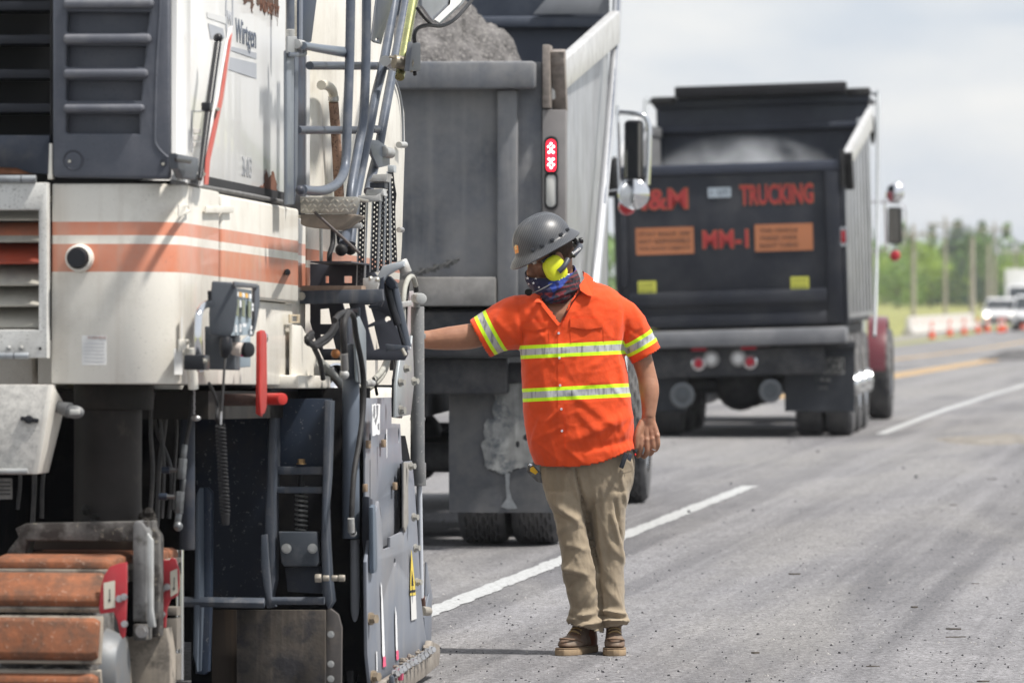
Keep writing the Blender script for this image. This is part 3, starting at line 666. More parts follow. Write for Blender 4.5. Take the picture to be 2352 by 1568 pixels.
    # asphalt load
    if near:
        o = mound('asphalt_load', (.30, 1.3, zt - .42), .86, 1.9, .92, M('fresh_milled_asphalt', (.13, .125, .125), .95, var=.45, vs=9, speck=((.3, .29, .28), 40, .58, .6), bump=(35, 1., .03)), 2.2, 90, 34, .2, kind='stuff')
        tag(o, 'heap of grey milled asphalt filling the bed of the nearer truck', 'asphalt heap'); o.matrix_world = fr.M @ Matrix.Identity(4)
        P(MB().bb((-hw + .01, yr + .07, zfl), (hw - .01, yf - .01, zt - .44)), 'load_base', pm, 0)
    else:
        o = mound('asphalt_load', (.0, 1.6, zt - .95), 1.13, 2.2, .5, pm, 4.2, 40, 12, .25, kind='stuff')
        tag(o, 'steaming heap of milled asphalt low in the bed of the farther truck', 'asphalt heap'); o.matrix_world = fr.M
        P(MB().bb((-hw + .01, yr + .07, zfl), (hw - .01, yf - .01, zt - .94)), 'load_base', pm, 0)
    # chassis
    for s in (-1, 1): P(MB().bb((s * .36, -.6, .78), (s * .46, 8.2, 1.02)), 'frame_rail', chassis_m, .01, False)
    if near:
        P(MB().bb((-hw - .05, yr - .02, zb - .30), (hw + .04, yr + .3, zb - .03)), 'sill', chassis_m, .015)
        P(MB().bb((-.95, yr + .15, zb - .52), (.95, yr + .35, zb - .31)), 'crossmember', chassis_m, .015)
        P(MB().bb((-hw + .1, -.3, zb - .2), (hw - .1, yf, zb - .02)), 'subframe', chassis_m, .01)
    else:
        P(MB().bb((-hw - .05, yr - .12, zb - .2), (hw + .03, yr + .3, zb - .03)), 'sill', M('sill_grey', (.16, .165, .18), .5, .2, var=.1, dirt=((.3, .3, .3), .4, 3)), .03)
        P(MB().bb((-.95, yr + .05, zb - .5), (.95, yr + .14, zb - .22)), 'light_bar', chassis_m, .01)
        P(MB().bb((-hw + .1, -.3, zb - .15), (hw - .1, yf, zb - .02)), 'subframe', chassis_m, .01)
        for x, z, rr, mt, nm in ((-.37, .76, .075, 'red', 'tail_light'), (-.235, .80, .085, 'wh', 'reversing_light'), (.05, .80, .085, 'wh', 'reversing_light'), (.175, .76, .075, 'red', 'tail_light'), (-.55, .44, .13, 'gr', 'hub_end'), (.38, .46, .12, 'gr', 'hub_end')):
            P(MB().lathe((x, yr + .05, z), (0, -1, 0), [(0, rr), (.04, rr), (.05, rr * .8), (.045, rr * .72)], 20), nm, {'red': chrome, 'wh': M('lamp_grey', (.3, .3, .3), .3), 'gr': M('hub_grey', (.13, .14, .15), .4, .5)}[mt], 0)
            P(MB().lathe((x, yr + .004, z), (0, -1, 0), [(0, rr * .6), (.012, rr * .5), (.016, .001)], 16), 'lens', {'red': M('red_lens2', (.42, .02, .04), .3), 'wh': M('white_lens', (.6, .6, .6), .2), 'gr': M('hub_dark', (.08, .09, .1), .4)}[mt], 0)
        for x in (-.36, .16): P(MB().bb((x - .08, yr + .0, .885), (x + .08, yr + .045, .915)), 'reflector', M('red_lens2', (.42, .02, .04), .3), .004)
    # axles and wheels
    for y in (0, 1.32, 2.7 if not near else 2.64):
        P(MB().cyl((-.95, y, .52), (.95, y, .52), .09), 'axle', chassis_m, 0, False)
        P(MB().ball((0, y, .52), (.27, .25, .27)), 'differential', chassis_m, 0, False)
        for s in (-1, 1):
            wheel(root, s * 1.075, y, s); wheel(root, s * .755, y, -s)
    for s in (-1, 1): wheel(root, s * (1.24 if near else 1.16), 6.4 if near else 6.9, s, 'front_wheel', True)
    P(MB().cyl((-1, 6.4 if near else 6.9, .5), (1, 6.4 if near else 6.9, .5), .07), 'axle', chassis_m, 0, False)
    # mud flaps
    fm = M('mud_flap_near', (.05, .055, .065), .7, var=.3, vs=2, dirt=((.16, .155, .15), .6, 2.5, .4, .65)) if near else M('mud_flap_far', (.026, .030, .038), .6, var=.15, vs=2, dirt=((.08, .08, .085), .4, 3))
    for s in (-1, 1):
        a, b = (.59, 1.22) if near else (.52, 1.26)
        z0, z1 = (.215, .985) if near else (.26, .92)
        me = MB(); n = 10; top = []; 
        for i in range(n + 1):
            x = a + (b - a) * i / n; top.append(x)
        rows = [[V((s * x, -.66 + .012 * math.sin(x * 11 + j) * (j / 8), z1 + (z0 - z1) * j / 8)) for x in top] for j in range(9)]
        fv = [p for r_ in rows for p in r_]; fv += [p + V((0, .012, 0)) for p in fv]; K = n + 1; B = 9 * K; ff = []
        for j in range(8):
            for i in range(n): q = j * K + i; ff += [(q, q + 1, q + K + 1, q + K), (B + q, B + q + K, B + q + K + 1, B + q + 1)]
        for j in range(8): ff += [(j * K, j * K + K, B + j * K + K, B + j * K), (j * K + n, B + j * K + n, B + j * K + K + n, j * K + K + n)]
        for i in range(n): ff += [(i, B + i, B + i + 1, i + 1), (8 * K + i, 8 * K + i + 1, B + 8 * K + i + 1, B + 8 * K + i)]
        me.add(fv, ff); fl = P(me, 'mud_flap', fm, 0, False)
        MB().bb((s * (a - .01), -.70, z1 - (.0 if near else .02)), (s * (b + .01), -.64, z1 + (.12 if near else .05))).obj('flap_hanger', chassis_m, fl, bevel=.006)
        if near:
            rg = random.Random(2)                    # worn pale patch, paint and mud scraped off the rubber
            L1 = [(.86, .985), (1.215, .985), (1.215, .60), (1.15, .56), (1.08, .50), (1.0, .47), (.93, .445), (.86, .46), (.80, .49), (.79, .60), (.81, .74), (.855, .78)]
            jag = []
            for i in range(len(L1)):
                p, q = V(L1[i]), V(L1[(i + 1) % len(L1)])
                for k in range(5):
                    e = p.lerp(q, k / 5); jag.append((e.x + rg.uniform(-.012, .012), min(.984, e.y + rg.uniform(-.014, .014))))
            if s > 0:
                plate('worn_patch', jag, [circ((1.0 + .05 * k, .62 + .04 * (k % 3)), .012 + .006 * (k % 2), 7, .02) for k in range(4)], .002, planeM(V((0, -.675, 0)), (1, 0, 0), (0, 0, 1)), M('worn_patch', (.25, .255, .25), .75, var=.3, vs=12, dirt=((.10, .11, .12), .95, 7, .5, .6), streak=((.12, .12, .12), .8, 18)), fl)
                plate('worn_patch', [(.925, .45), (.955, .45), (.95, .36), (.965, .30), (1.0, .24), (.94, .235), (.9, .25), (.935, .3)], [], .002, planeM(V((0, -.675, 0)), (1, 0, 0), (0, 0, 1)), M('worn_patch2', (.17, .18, .19), .8, var=.3, vs=20), fl)
        elif s > 0:
            tm = M('flap_print', (.36, .36, .35), .8, var=.4, vs=30, dirt=((.04, .04, .04), .8, 14, .4, .6))
            text_on('print', 'THUNDER', .92, .72, .42, .12, -.69, tm, fl); text_on('print', '1-800', .93, .585, .15, .04, -.69, tm, fl); text_on('print', 'USA', .93, .50, .09, .035, -.69, tm, fl)
            plate('print_frame', rrect(.7, .64, 1.15, .80, .01), [rrect(.71, .65, 1.14, .79, .01)], .002, planeM(V((0, -.69, 0)), (1, 0, 0), (0, 0, 1)), M('flap_print', (.3, .3, .3)), fl)
    if not near:
        lr = M('sign_red', (.38, .045, .045), .5, var=.05); lo = M('letter_orange_edge', (.42, .14, .06), .5, var=.05); so_ = M('sign_orange', (.42, .165, .08), .55, var=.1, vs=2); dk = M('sign_black', (.08, .05, .04), .6); ye = M('sticker_yellow', (.6, .6, .1), .5); wh = M('plate_pale', (.42, .48, .54), .5)
        def T(nm, s, x, z, wd, h, mat, b=0, y=yr - .004, **k):
            o = text_on(nm, s, x, z, wd, h, y, mat, root, bold=b, **k); o.data.transform(Rm); return o
        T('lettering', 'M&M', -.76, 2.42, .66, .22, lo, .032, yr - .003); T('lettering', 'M&M', -.76, 2.42, .64, .20, lr, .02, yr - .007)
        T('lettering', 'TRUCKING', .5, 2.435, .78, .215, lo, .032, yr - .003); T('lettering', 'TRUCKING', .5, 2.435, .76, .195, lr, .02, yr - .007)
        T('lettering', 'MM-1', -.05, 2.0, .49, .19, lo, .032, yr - .003); T('lettering', 'MM-1', -.05, 2.0, .475, .175, lr, .02, yr - .007)
        P(MB().bb((-.22, yr - .008, 2.42), (.02, yr - .001, 2.52)), 'number_plate', wh, 0); T('lettering', 'R 15075', -.1, 2.47, .19, .06, M('plate_print', (.12, .14, .17)), 0, yr - .0095)
        for cx, lines in ((-.69, ('STAY BACK 200', 'NOT RESPONSIBLE', 'FOR ROAD OBJECTS')), (.565, ('THIS VEHICLE', 'MAKES WIDE', 'RIGHT TURNS'))):
            sg = P(MB().bb((cx - .305, yr - .012, 1.865), (cx + .305, yr - .001, 2.135)), 'warning_sign', so_, 0)
            for k, ln in enumerate(lines):
                o = text_on('print', ln, cx - (.05 if cx > 0 else 0), 2.075 - .075 * k, (.54 if cx < 0 else .40) * (1 if k != 1 or cx < 0 else .95), .042, yr - .0135, dk, sg); o.data.transform(Rm)
        sg.data.update()
        for cx in (-.89, .72):
            st_ = P(MB().bb((cx - .095, yr - .008, 1.46), (cx + .095, yr - .001, 1.60)), 'sticker', ye, 0)
            o = text_on('print', 'DANGER', cx, 1.565, .15, .03, yr - .0095, M('sticker_print', (.2, .2, .05)), st_); o.data.transform(Rm)
            o = text_on('print', 'KEEP CLEAR', cx, 1.51, .15, .03, yr - .0095, M('sticker_print', (.2, .2, .05)), st_); o.data.transform(Rm)
    # cab, bonnet, fenders
    cabm = M('cab_paint_near', (.12, .02, .03), .3, coat=.5) if not near else M('cab_paint_silver', (.4, .42, .44), .3, .5, coat=.4)
    ca = 4.75 if near else 5.0
    P(MB().prism([(-1.0, ca, .85), (-1.0, ca + 1.45, .85), (-1.0, ca + 1.45, 1.8), (-1.0, ca + 1.2, 2.65), (-1.0, ca + .1, 2.75), (-1.0, ca, 2.65)], (2.0, 0, 0)), 'cab', cabm, .06, False)
    P(MB().bb((-.7, ca - .012, 1.9), (.7, ca - .002, 2.4)), 'rear_window', cglass, .0, False)
    P(MB().prism([(-.8, ca + 1.46, .8), (-.8, ca + 3., .75), (-.8, ca + 3.05, 1.4), (-.8, ca + 1.46, 1.75)], (1.6, 0, 0)), 'bonnet', cabm, .09, False)
    fy = 6.4 if near else 6.9
    for s in (-1, 1):
        fe = MB(); rings = []
        for k in range(11):
            a = R(5 + 17 * k); y = fy - math.cos(a) * .64; z = .5 + math.sin(a) * .64
            rings.append([V((s * .8, y, z)), V((s * 1.25, y, z)), V((s * 1.25, y, z + .03)), V((s * .8, y, z + .05))])
        P(fe.loft(rings), 'fender', cabm, .008, False)
        P(MB().cyl((s * .86, ca + .1, .45), (s * .86, ca + 1.2, .45), .26, n=20), 'fuel_tank', rimm, .02, False)
        # exhaust stack and perforated shield
        P(MB().cyl((s * 1.05, ca - .14, .9), (s * 1.05, ca - .14, 3.0 if near else 3.35), .065, n=14), 'exhaust_stack', chrome, 0, False)
        P(MB().cyl((s * 1.05, ca - .14, 1.3), (s * 1.05, ca - .14, 2.55), .10, n=16), 'exhaust_shield', M('shield_grey', (.42, .46, .46), .35, .5, var=.15, vs=10), .01, False)
        if not near and s > 0: P(MB().ball(fr.Y(2015, 298, ca - .2), (.035, .06, .17), 12, 9), 'exhaust_tip', black_gloss, 0, False)
        P(MB().tube([(s * 1.03, ca + .0, 1.5), (s * 1.12, ca - .02, 1.5), (s * 1.12, ca - .02, 2.2), (s * 1.03, ca + .0, 2.2)], .014, 8), 'grab_handle', chrome, 0, False)
        # mirrors
        my = ca + 1.4; q = fr.Y(1455, 345, my) if near else fr.Y(2067, 518, my); mx_, mz = q.x, q.z; hwm, hhm = (.068, .215) if near else (.085, .21)
        m_ = P(MB().bb((s * mx_ - hwm, my, mz - hhm), (s * mx_ + hwm, my + .07, mz + hhm)), 'mirror', black_gloss, .03, False)
        MB().bb((s * mx_ - hwm + .015, my - .004, mz - hhm + .02), (s * mx_ + hwm - .015, my - .001, mz + hhm - .02)).obj('mirror_glass', M('mirror_glass', (.45, .5, .5) if not near else (.35, .33, .3), .03, 1., var=0), m_)
        MB().tube([(s * .98, my + .1, mz + hhm + .06), (s * (mx_ - .02), my + .05, mz + hhm + .05), (s * (mx_ + hwm + .03), my + .04, mz + hhm), (s * (mx_ + hwm + .04), my + .04, mz), (s * (mx_ + hwm + .03), my + .04, mz - hhm - .03)], .019 if near else .008, 10, sub=4).obj('mirror_bracket', chrome, m_)
        MB().tube([(s * .98, my + .1, mz - .3), (s * (mx_ - .1), my + .05, mz - .28), (s * (mx_ - .12), my + .05, mz + .32)], .014, 8).obj('mirror_bracket', chrome, m_)
        zc = mz - .31 if near else mz + .37
        c_ = P(MB().lathe((s * mx_, my + .06, zc), (0, -1, 0), [(0, .02), (.02, .09), (.05, .115), (.06, .11), (.075, .09), (.09, .05), (.095, 0)], 20), 'round_mirror', chrome, 0, False)
        if near: P(MB().ball((s * mx_ - .055, my + .13, zc + .0), (.055, .06, .105), 14, 9), 'mirror_back', M('mirror_back_teal', (.03, .11, .16), .3, coat=.4), 0, False)
        P(MB().lathe((s * mx_ - (.05 if near else 0), my + .1, mz - (.40 if near else .34)), (0, -1, 0), [(0, .0), (.02, .05), (.05, .065), (.09, .05), (.1, 0)], 16), 'signal_lamp', M('signal_red', (.5, .03, .04), .2, coat=.5), 0, False)
    return root, fr
O1 = W(1290, 1250, 34.3) - rd * 1.22; O1.z = 0
t1, F1 = truck(O1, R(0), 'dump_truck', 'slate grey dump truck heaped with asphalt, lit red brake light, right behind the worker', 'near')
O2 = W(1962, 1000, 58.07) - rd * 1.22 * .957; O2.z = 0
t2, F2 = truck(O2, R(-1.6), 'dump_truck', 'black dump truck with red lettering and orange warning signs on its tailgate', 'far')
t2.matrix_world = t2.matrix_world @ Matrix.Diagonal((.957, 1, 1, 1))
# steam rising from the load of the farther truck
sm = bpy.data.materials.new('steam'); sm.use_nodes = True; nt = sm.node_tree; nt.nodes.clear(); l = nt.links.new
o_ = nd(nt, 'ShaderNodeOutputMaterial'); pv = nd(nt, 'ShaderNodeVolumePrincipled'); l(pv.outputs[0], o_.inputs['Volume'])
tc_ = nd(nt, 'ShaderNodeTexCoord'); n1 = nd(nt, 'ShaderNodeTexNoise'); n1.inputs['Scale'].default_value = 3.2; n1.inputs['Detail'].default_value = 3; l(tc_.outputs['Object'], n1.inputs[0])
r1 = nd(nt, 'ShaderNodeMapRange'); l(n1.outputs[0], r1.inputs[0]); r1.inputs[1].default_value = .42; r1.inputs[2].default_value = .66; r1.inputs[4].default_value = 1.9
vl_ = nd(nt, 'ShaderNodeVectorMath', operation='SUBTRACT'); l(tc_.outputs['Object'], vl_.inputs[0]); vl_.inputs[1].default_value = (0, .9, 2.6)
vs_ = nd(nt, 'ShaderNodeVectorMath', operation='MULTIPLY'); l(vl_.outputs[0], vs_.inputs[0]); vs_.inputs[1].default_value = (.92, .6, 1.9)
ll_ = nd(nt, 'ShaderNodeVectorMath', operation='LENGTH'); l(vs_.outputs[0], ll_.inputs[0])
fo_ = nd(nt, 'ShaderNodeMapRange'); l(ll_.outputs['Value'], fo_.inputs[0]); fo_.inputs[1].default_value = .25; fo_.inputs[2].default_value = .98; fo_.inputs[3].default_value = 1; fo_.inputs[4].default_value = 0
mm_ = nd(nt, 'ShaderNodeMath', operation='MULTIPLY'); l(fo_.outputs[0], mm_.inputs[0]); l(r1.outputs[0], mm_.inputs[1]); l(mm_.outputs[0], pv.inputs['Density']); pv.inputs['Color'].default_value = (.8, .83, .87, 1)
mb = MB(); mb.ball((.0, .9, 2.62), (1.1, 1.66, .7), 20, 10); o = mb.obj('steam', sm, None, kind='stuff'); o.matrix_world = F2.M; tag(o, 'pale steam drifting over the load of the farther truck', 'steam')
# ---------------------------------------------------------------- road milling machine
# local frame: x out to the right of the side wall, y forward, z up (the machine sits nose down a little)
PH = 270 / F
mf = V((math.sin(TR) * math.cos(PH), math.cos(TR) * math.cos(PH), -math.sin(PH)))
MO = V((-1.119, 18.85, 0)); MF = Frame(MO, rd, mf)
mill = empty('milling_machine', MF.M, 'cream white road milling machine with orange stripes, black ladder rails and rubber tracks', 'milling machine')
def sp(u, v, a=0.): return MF.X(u, v, a)
def rp(u, v, s=0.): return MF.Y(u, v, s)
def pm_(a): return planeM(V((a, 0, 0)), (0, 1, 0), (0, 0, 1))
def pr_(s): return planeM(V((0, s, 0)), (1, 0, 0), (0, 0, 1))
def plS(name, px, a, th, mat, holes=(), bev=.003, parent=None, **k):
    q = lambda ps: [(sp(u, v, a).y, sp(u, v, a).z) for u, v in ps]
    th *= .45 if th > .005 else 1; bev = min(bev, th * .35)
    return plate(name, q(px), [q(h) for h in holes], th, pm_(a), mat, parent or mill, bev, **k)
def plR(name, px, s, th, mat, holes=(), bev=.003, parent=None, **k):
    q = lambda ps: [(rp(u, v, s).x, rp(u, v, s).z) for u, v in ps]
    return plate(name, q(px), [q(h) for h in holes], th, pr_(s), mat, parent or mill, bev, **k)
def tubS(name, px, a, rpx, mat, n=12, sub=5, parent=None, **k):
    pts = [sp(u, v, a) for u, v in px]; Y = (MF.M @ pts[len(pts) // 2]).y
    rs = [q * Y / F for q in rpx] if isinstance(rpx, list) else rpx * Y / F
    return MB().tube(pts, rs, n, sub=sub).obj(name, mat, parent or mill, smooth=60, **k)
def tubR(name, px, s, rpx, mat, n=12, sub=5, parent=None, **k):
    pts = [rp(u, v, s) for u, v in px]; Y = (MF.M @ pts[0]).y
    return MB().tube(pts, rpx * Y / F, n, sub=sub).obj(name, mat, parent or mill, smooth=60, **k)
def R4(u0, v0, u1, v1): return [(u0, v0), (u1, v0), (u1, v1), (u0, v1)]
def px2m(Y, n): return n * Y / F
orange_s = (.56, .20, .115)
def zr(v): return rp(380, v).z
CREAM = (.70, .675, .615)
cream = M('cream_paint', CREAM, .38, var=.05, vs=2, z_bands=[(zr(540), zr(509), orange_s), (zr(624), zr(560), orange_s)], dirt=((.36, .33, .28), .5, 3, .5, .75), streak=((.42, .36, .3), .4, 14), speck=((.14, .13, .12), 130, .735, .45), bump=(120, .03), coat=.15)
cream_plain = M('cream_paint_plain', CREAM, .42, var=.06, vs=3, dirt=((.3, .26, .2), .45, 6, .5, .8), speck=((.12, .11, .1), 150, .72, .5), bump=(120, .04))
cream_dirty = M('cream_paint_dirty', (.60, .585, .55), .55, var=.08, vs=4, dirt=((.16, .16, .16), .7, 30, .4, .75), speck=((.08, .08, .08), 130, .66, .5), bump=(80, .1))
grey_light = M('light_grey_metal', (.38, .39, .39), .5, .2, var=.15, vs=9, dirt=((.2, .18, .15), .5, 12), bump=(50, .1))
plate_grey = M('side_plate_paint', (.175, .195, .235), .42, .0, var=.12, vs=2.5, dirt=((.34, .31, .28), .45, 3, .45, .75), streak=((.42, .41, .40), .35, 7), bump=(45, .08))
oily = M('oily_black', (.012, .011, .010), .6, var=.4, vs=8, dirt=((.045, .038, .032), .6, 5, .5, .68), bump=(40, .5, .006), spec=.25)
grimy = M('grimy_cast_steel', (.13, .125, .12), .75, .2, var=.35, vs=7, dirt=((.035, .03, .028), .85, 9, .45, .6), speck=((.3, .27, .22), 40, .68, .6), bump=(40, .5, .006))
tan_w = M('worn_tan_steel', (.34, .30, .25), .7, .2, var=.25, vs=6, dirt=((.07, .065, .06), .8, 6, .5, .62), streak=((.13, .12, .11), .8, 14), bump=(40, .3, .004))
pad_or = M('orange_track_pad', (.23, .085, .04), .75, var=.25, vs=9, dirt=((.09, .06, .045), .85, 12, .44, .66), speck=((.45, .33, .26), 60, .72, .35), streak=((.1, .05, .03), .5, 40), bump=(60, .6, .004))
def arcpts(cx, cy, r, a0, a1, n=8): return [(cx + r * math.cos(R(a0 + (a1 - a0) * i / n)), cy + r * math.sin(R(a0 + (a1 - a0) * i / n))) for i in range(n + 1)]
def prof_prism(pts, z0, z1, mb=None): return (mb or MB()).prism([(x, y, z0) for x, y in pts], (0, 0, z1 - z0))
zT, zB = zr(421), zr(882)
# lower housing: rear corner shell, then door section
aL = rp(118, 600).x; s503 = sp(503, 600).y; s507 = sp(510, 600).y; s686 = sp(686, 600).y; s732 = sp(732, 600).y
o = prof_prism([(aL, 0)] + arcpts(-.16, .16, .16, -90, 0) + [(0, s503), (-.6, s503), (-.6, .6), (aL, .6)], zB, zT).obj('rear_housing', cream, mill, bevel=.007)
o = prof_prism([(-.5, s507), (.0, s507), (.0, s686), (-.5, s686)], sp(600, 688).z, sp(600, 463).z + .0).obj('side_door', cream, mill, bevel=.012, seg=3)
MB().bb((-.5, s507 + .01, sp(600, 884).z), (-.022, s686, sp(600, 690).z)).obj('lower_door', cream, mill, bevel=.008)
MB().bb((-.5, s686 + .004, zB + .01), (-.05, s732, sp(700, 497).z)).obj('door_jamb', cream, mill, bevel=.008)
MB().bb((-.7, s503 + .001, zB + .02), (-.03, s507 - .001, zT - .05)).obj('door_gap', M('gap_brown', (.05, .035, .025), .8), mill)
plS('door_strap', R4(472, 473, 535, 489), .012, .012, cream_plain)
tubR('latch_knob', [(655, 624), (672, 628)], 1.5, 6, black_gloss, sub=1) if 0 else MB().cyl(sp(660, 625, -.01), sp(660, 625, .06), .012, n=12).obj('latch_knob', black_gloss, mill, bevel=.003)
# lifting eyes
for u, v in ((420, 483), (421, 792)):
    plS('lifting_eye', [(u - 10, v - 13), (u + 10, v - 13), (u + 17, v - 4), (u + 17, v + 4), (u - 6, v + 14), (u - 10, v + 16)], .012, .012, cream_plain, [[(u + 9 + 4 * math.cos(t), v - 4 + 5 * math.sin(t)) for t in [k * .785 for k in range(8)]]])
# round black cap
c = rp(184, 593, 0); k_ = MB().lathe(c, (0, -1, 0), [(0, px2m(18.85, 33)), (.03, px2m(18.85, 31)), (.035, px2m(18.85, 26)), (.02, px2m(18.85, 23))], 28).obj('cap_collar', cream_plain, mill)
MB().lathe(c, (0, -1, 0), [(.018, .034), (.055, .034), (.06, .03), (.06, .001)], 28).obj('rubber_cap', black_gloss, k_)
# louvred panel at the left
aP = rp(112, 600).x
sL = -.035
lv = plR('louvre_panel', R4(-150, 420, 112, 822), sL, .05, M('panel_cream', (.62, .62, .60), .45, var=.05, dirt=((.3, .29, .27), .5, 6), speck=((.1, .1, .1), 140, .68, .6)), [R4(-110, 483, 92, 757)], .006)
for i, (v0, v1) in enumerate(((472, 509), (513, 559), (562, 609), (612, 659), (662, 707), (710, 757))):
    a0 = rp(-112, v0, 0).x; a1 = rp(90, v0, 0).x; zt_, zb_ = rp(0, v0, sL).z, rp(0, v1, sL).z
    mb = MB(); mb.prism([(a0, .10, zt_ - .0), (a0, .012, zb_ + .004), (a0, .004, zb_ + .004), (a0, .0, zb_ + .010), (a0, .09, zt_ + .008)], (a1 - a0, 0, 0))
    mb.obj('louvre_slat', M('slat_band', (.36, .07, .04), .45, var=.1, dirt=((.12, .1, .09), .5, 6)) if i == 2 else M('slat_grimy', (.42, .40, .35), .5, var=.12, dirt=((.12, .12, .12), .5, 4), z_bands=[(zr(540), zr(509), orange_s)]), lv, bevel=.002)
MB().bb((rp(-150, 0).x, .12, zr(780)), (aL - .02, .2, zr(460))).obj('louvre_backing', black, mill)
for (u0, u1, v, r_) in ((-60, 66, 817, 8), (-60, 83, 411, 9)):
    h_ = MB().cyl(rp(u0, v, sL - .03), rp(u1, v, sL - .03), px2m(18.8, r_), n=14).obj('hinge', M('hinge_steel', (.3, .32, .34), .4, .5, dirt=((.1, .1, .1), .5, 20)), lv, bevel=.002)
    MB().cyl(rp(u1 - 34, v, sL - .03), rp(u1 - 32, v, sL - .03), px2m(18.8, r_ + .5), n=14).obj('hinge_joint', black, h_)
for u, v in ((20, 799), (49, 799)): MB().ball(rp(u, v, sL - .026), .0085, 10, 6).obj('rivet', grey_light, lv)
MB().cyl(rp(92, 800, sL - .026), rp(92, 800, sL - .03), .005, n=10).obj('rivet', black, lv)
# dark gap between hood and housing, rubber seam along the side
prof_prism([(aL - .6, .03)] + arcpts(-.19, .22, .16, -90, 0) + [(-.03, 2.7), (-1.2, 2.7), (-1.2, 1), (aL - .6, 1)], zT - .02, zT + .05).obj('gap_seal', M('seam_dark', (.03, .03, .033), .7), mill)
# ---- upper hood
zH0, zH1 = zr(413), zr(-140)
a390 = rp(390, 300).x
hood_m = M('hood_white', (.82, .82, .81), .28, var=.02, dirt=((.6, .57, .52), .25, 4, .55, .8), streak=((.6, .55, .48), .2, 12), coat=.3, spec=.5)
s655 = sp(655, 300, -.035).y
prof_prism([(a390 + .012, .06)] + arcpts(-.145, .165, .11, -80, 0) + [(-.035, s655), (-1.2, s655), (-1.2, .3), (a390 + .012, .3)], zH0 - .0, zH1 + .2).obj('side_panel', hood_m, mill, bevel=.006)
# slate plastic ribbed cover
cv = plR('ribbed_cover', [(124, -140), (392, -140), (392, 405), (386, 412), (130, 408), (124, 400)], .0, .05, slate_plastic,
    [[(158, 28), (346, 30), (340, 76), (160, 77), (156, 72)], [(156, 105), (338, 107), (334, 155), (158, 155), (154, 150)], [(156, 184), (330, 185), (327, 232), (158, 233), (154, 228)], [(156, 262), (322, 263), (324, 308), (158, 307), (154, 302)], [(158, -50), (350, -48), (346, -2), (158, -3)]], .009, smooth=60)
plR('cover_back', R4(135, -140, 385, 400), .034, .02, slate_plastic, bev=.002)
for vt, vb, u1 in ((2, 22, 358), (82, 103, 352), (162, 182, 345), (242, 260, 337)):
    mb = MB(); a0, a1 = rp(152, vt).x, rp(u1, vt).x; z0, z1 = rp(0, vb).z, rp(0, vt).z
    mb.bb((a0, -.055, z0), (a1, -.020, z1)); mb.obj('rib', M('rib_dusty', (.115, .122, .145), .55, var=.12, dirt=((.26, .25, .25), .5, 6)), cv, bevel=.011, seg=3, smooth=60)
mb = MB(); fl_ = [(362, -140), (368, 0), (360, 150), (356, 300), (360, 335), (385, 362)]
mb.tube([rp(u, v, -.022) for u, v in fl_], .006, 8, sub=4); mb.obj('flange_bead', slate_plastic, cv, smooth=60)
for u, v, r_ in ((168, 368, 22), (376, 374, 8)):
    d = MB().lathe(rp(u, v, -.0245), (0, 1, 0), [(-.003, px2m(18.8, r_) * 1.1), (-.0035, px2m(18.8, r_)), (.0, px2m(18.8, r_) * .85), (.012, px2m(18.8, r_) * .55), (.012, 0)], 22, False).obj('bolt_recess', M('recess_dark', (.05, .055, .07), .5), cv)
    hb = MB(); hexbolt(hb, rp(u - 7 if r_ > 10 else u, v + 3, -.02), (0, -1, 0), .0055, .012); hb.obj('bolt', zinc, d)
plR('hood_strip', R4(113, 330, 123, 412), .0, .05, cream_plain)
plR('hood_strip', R4(116, -140, 121, 320), .02, .02, black)
# black grille
MB().bb((rp(-300, 0).x, .22, rp(0, 330).z), (rp(112, 0).x - .0, .24, rp(0, -140).z)).obj('grille_back', M('grille_black', (.008, .009, .011), .6), mill)
for v in (-70, 3, 80, 159, 237, 310):
    g_ = MB().bb((rp(-300, v).x, .02, rp(0, v).z - .03), (rp(115, v).x, .2, rp(0, v).z)).obj('grille_slat', M('grille_slat', (.012, .014, .02), .45, var=.3), mill, bevel=.003)
plR('lower_grille_panel', [(-300, 312), (116, 311), (113, 400), (70, 398), (40, 386), (0, 384), (-40, 386), (-300, 384)], -.012, .03, slate_dk)
plR('rusted_edge', [(-300, 380), (0, 381), (30, 386), (46, 377), (60, 388), (88, 398), (60, 400), (-300, 400)], .004, .01, rust)
# logo, lettering and numbers printed on the side panel
gm = M('print_grey', (.36, .38, .42), .5, var=.05); gm2 = M('print_grey_light', (.60, .61, .62), .5, var=.05); dkp = M('print_dark', (.09, .11, .15), .5, var=.05)
a_ = -.0335
def decS(name, px, mat, a=a_, parent=None): return plS(name, px, a, .0012, mat, bev=0, parent=parent)
lg = decS('logo_bar', [(475, 28), (518, 40), (520, 56), (476, 41)], gm2)
decS('logo_bar', [(478, 54), (512, 66), (516, 88), (484, 90)], gm)
decS('logo_bar', [(531, 107), (589, 122), (589, 136), (530, 116)], gm)
decS('logo_bar', [(521, 130), (589, 146), (589, 181), (520, 158)], gm)
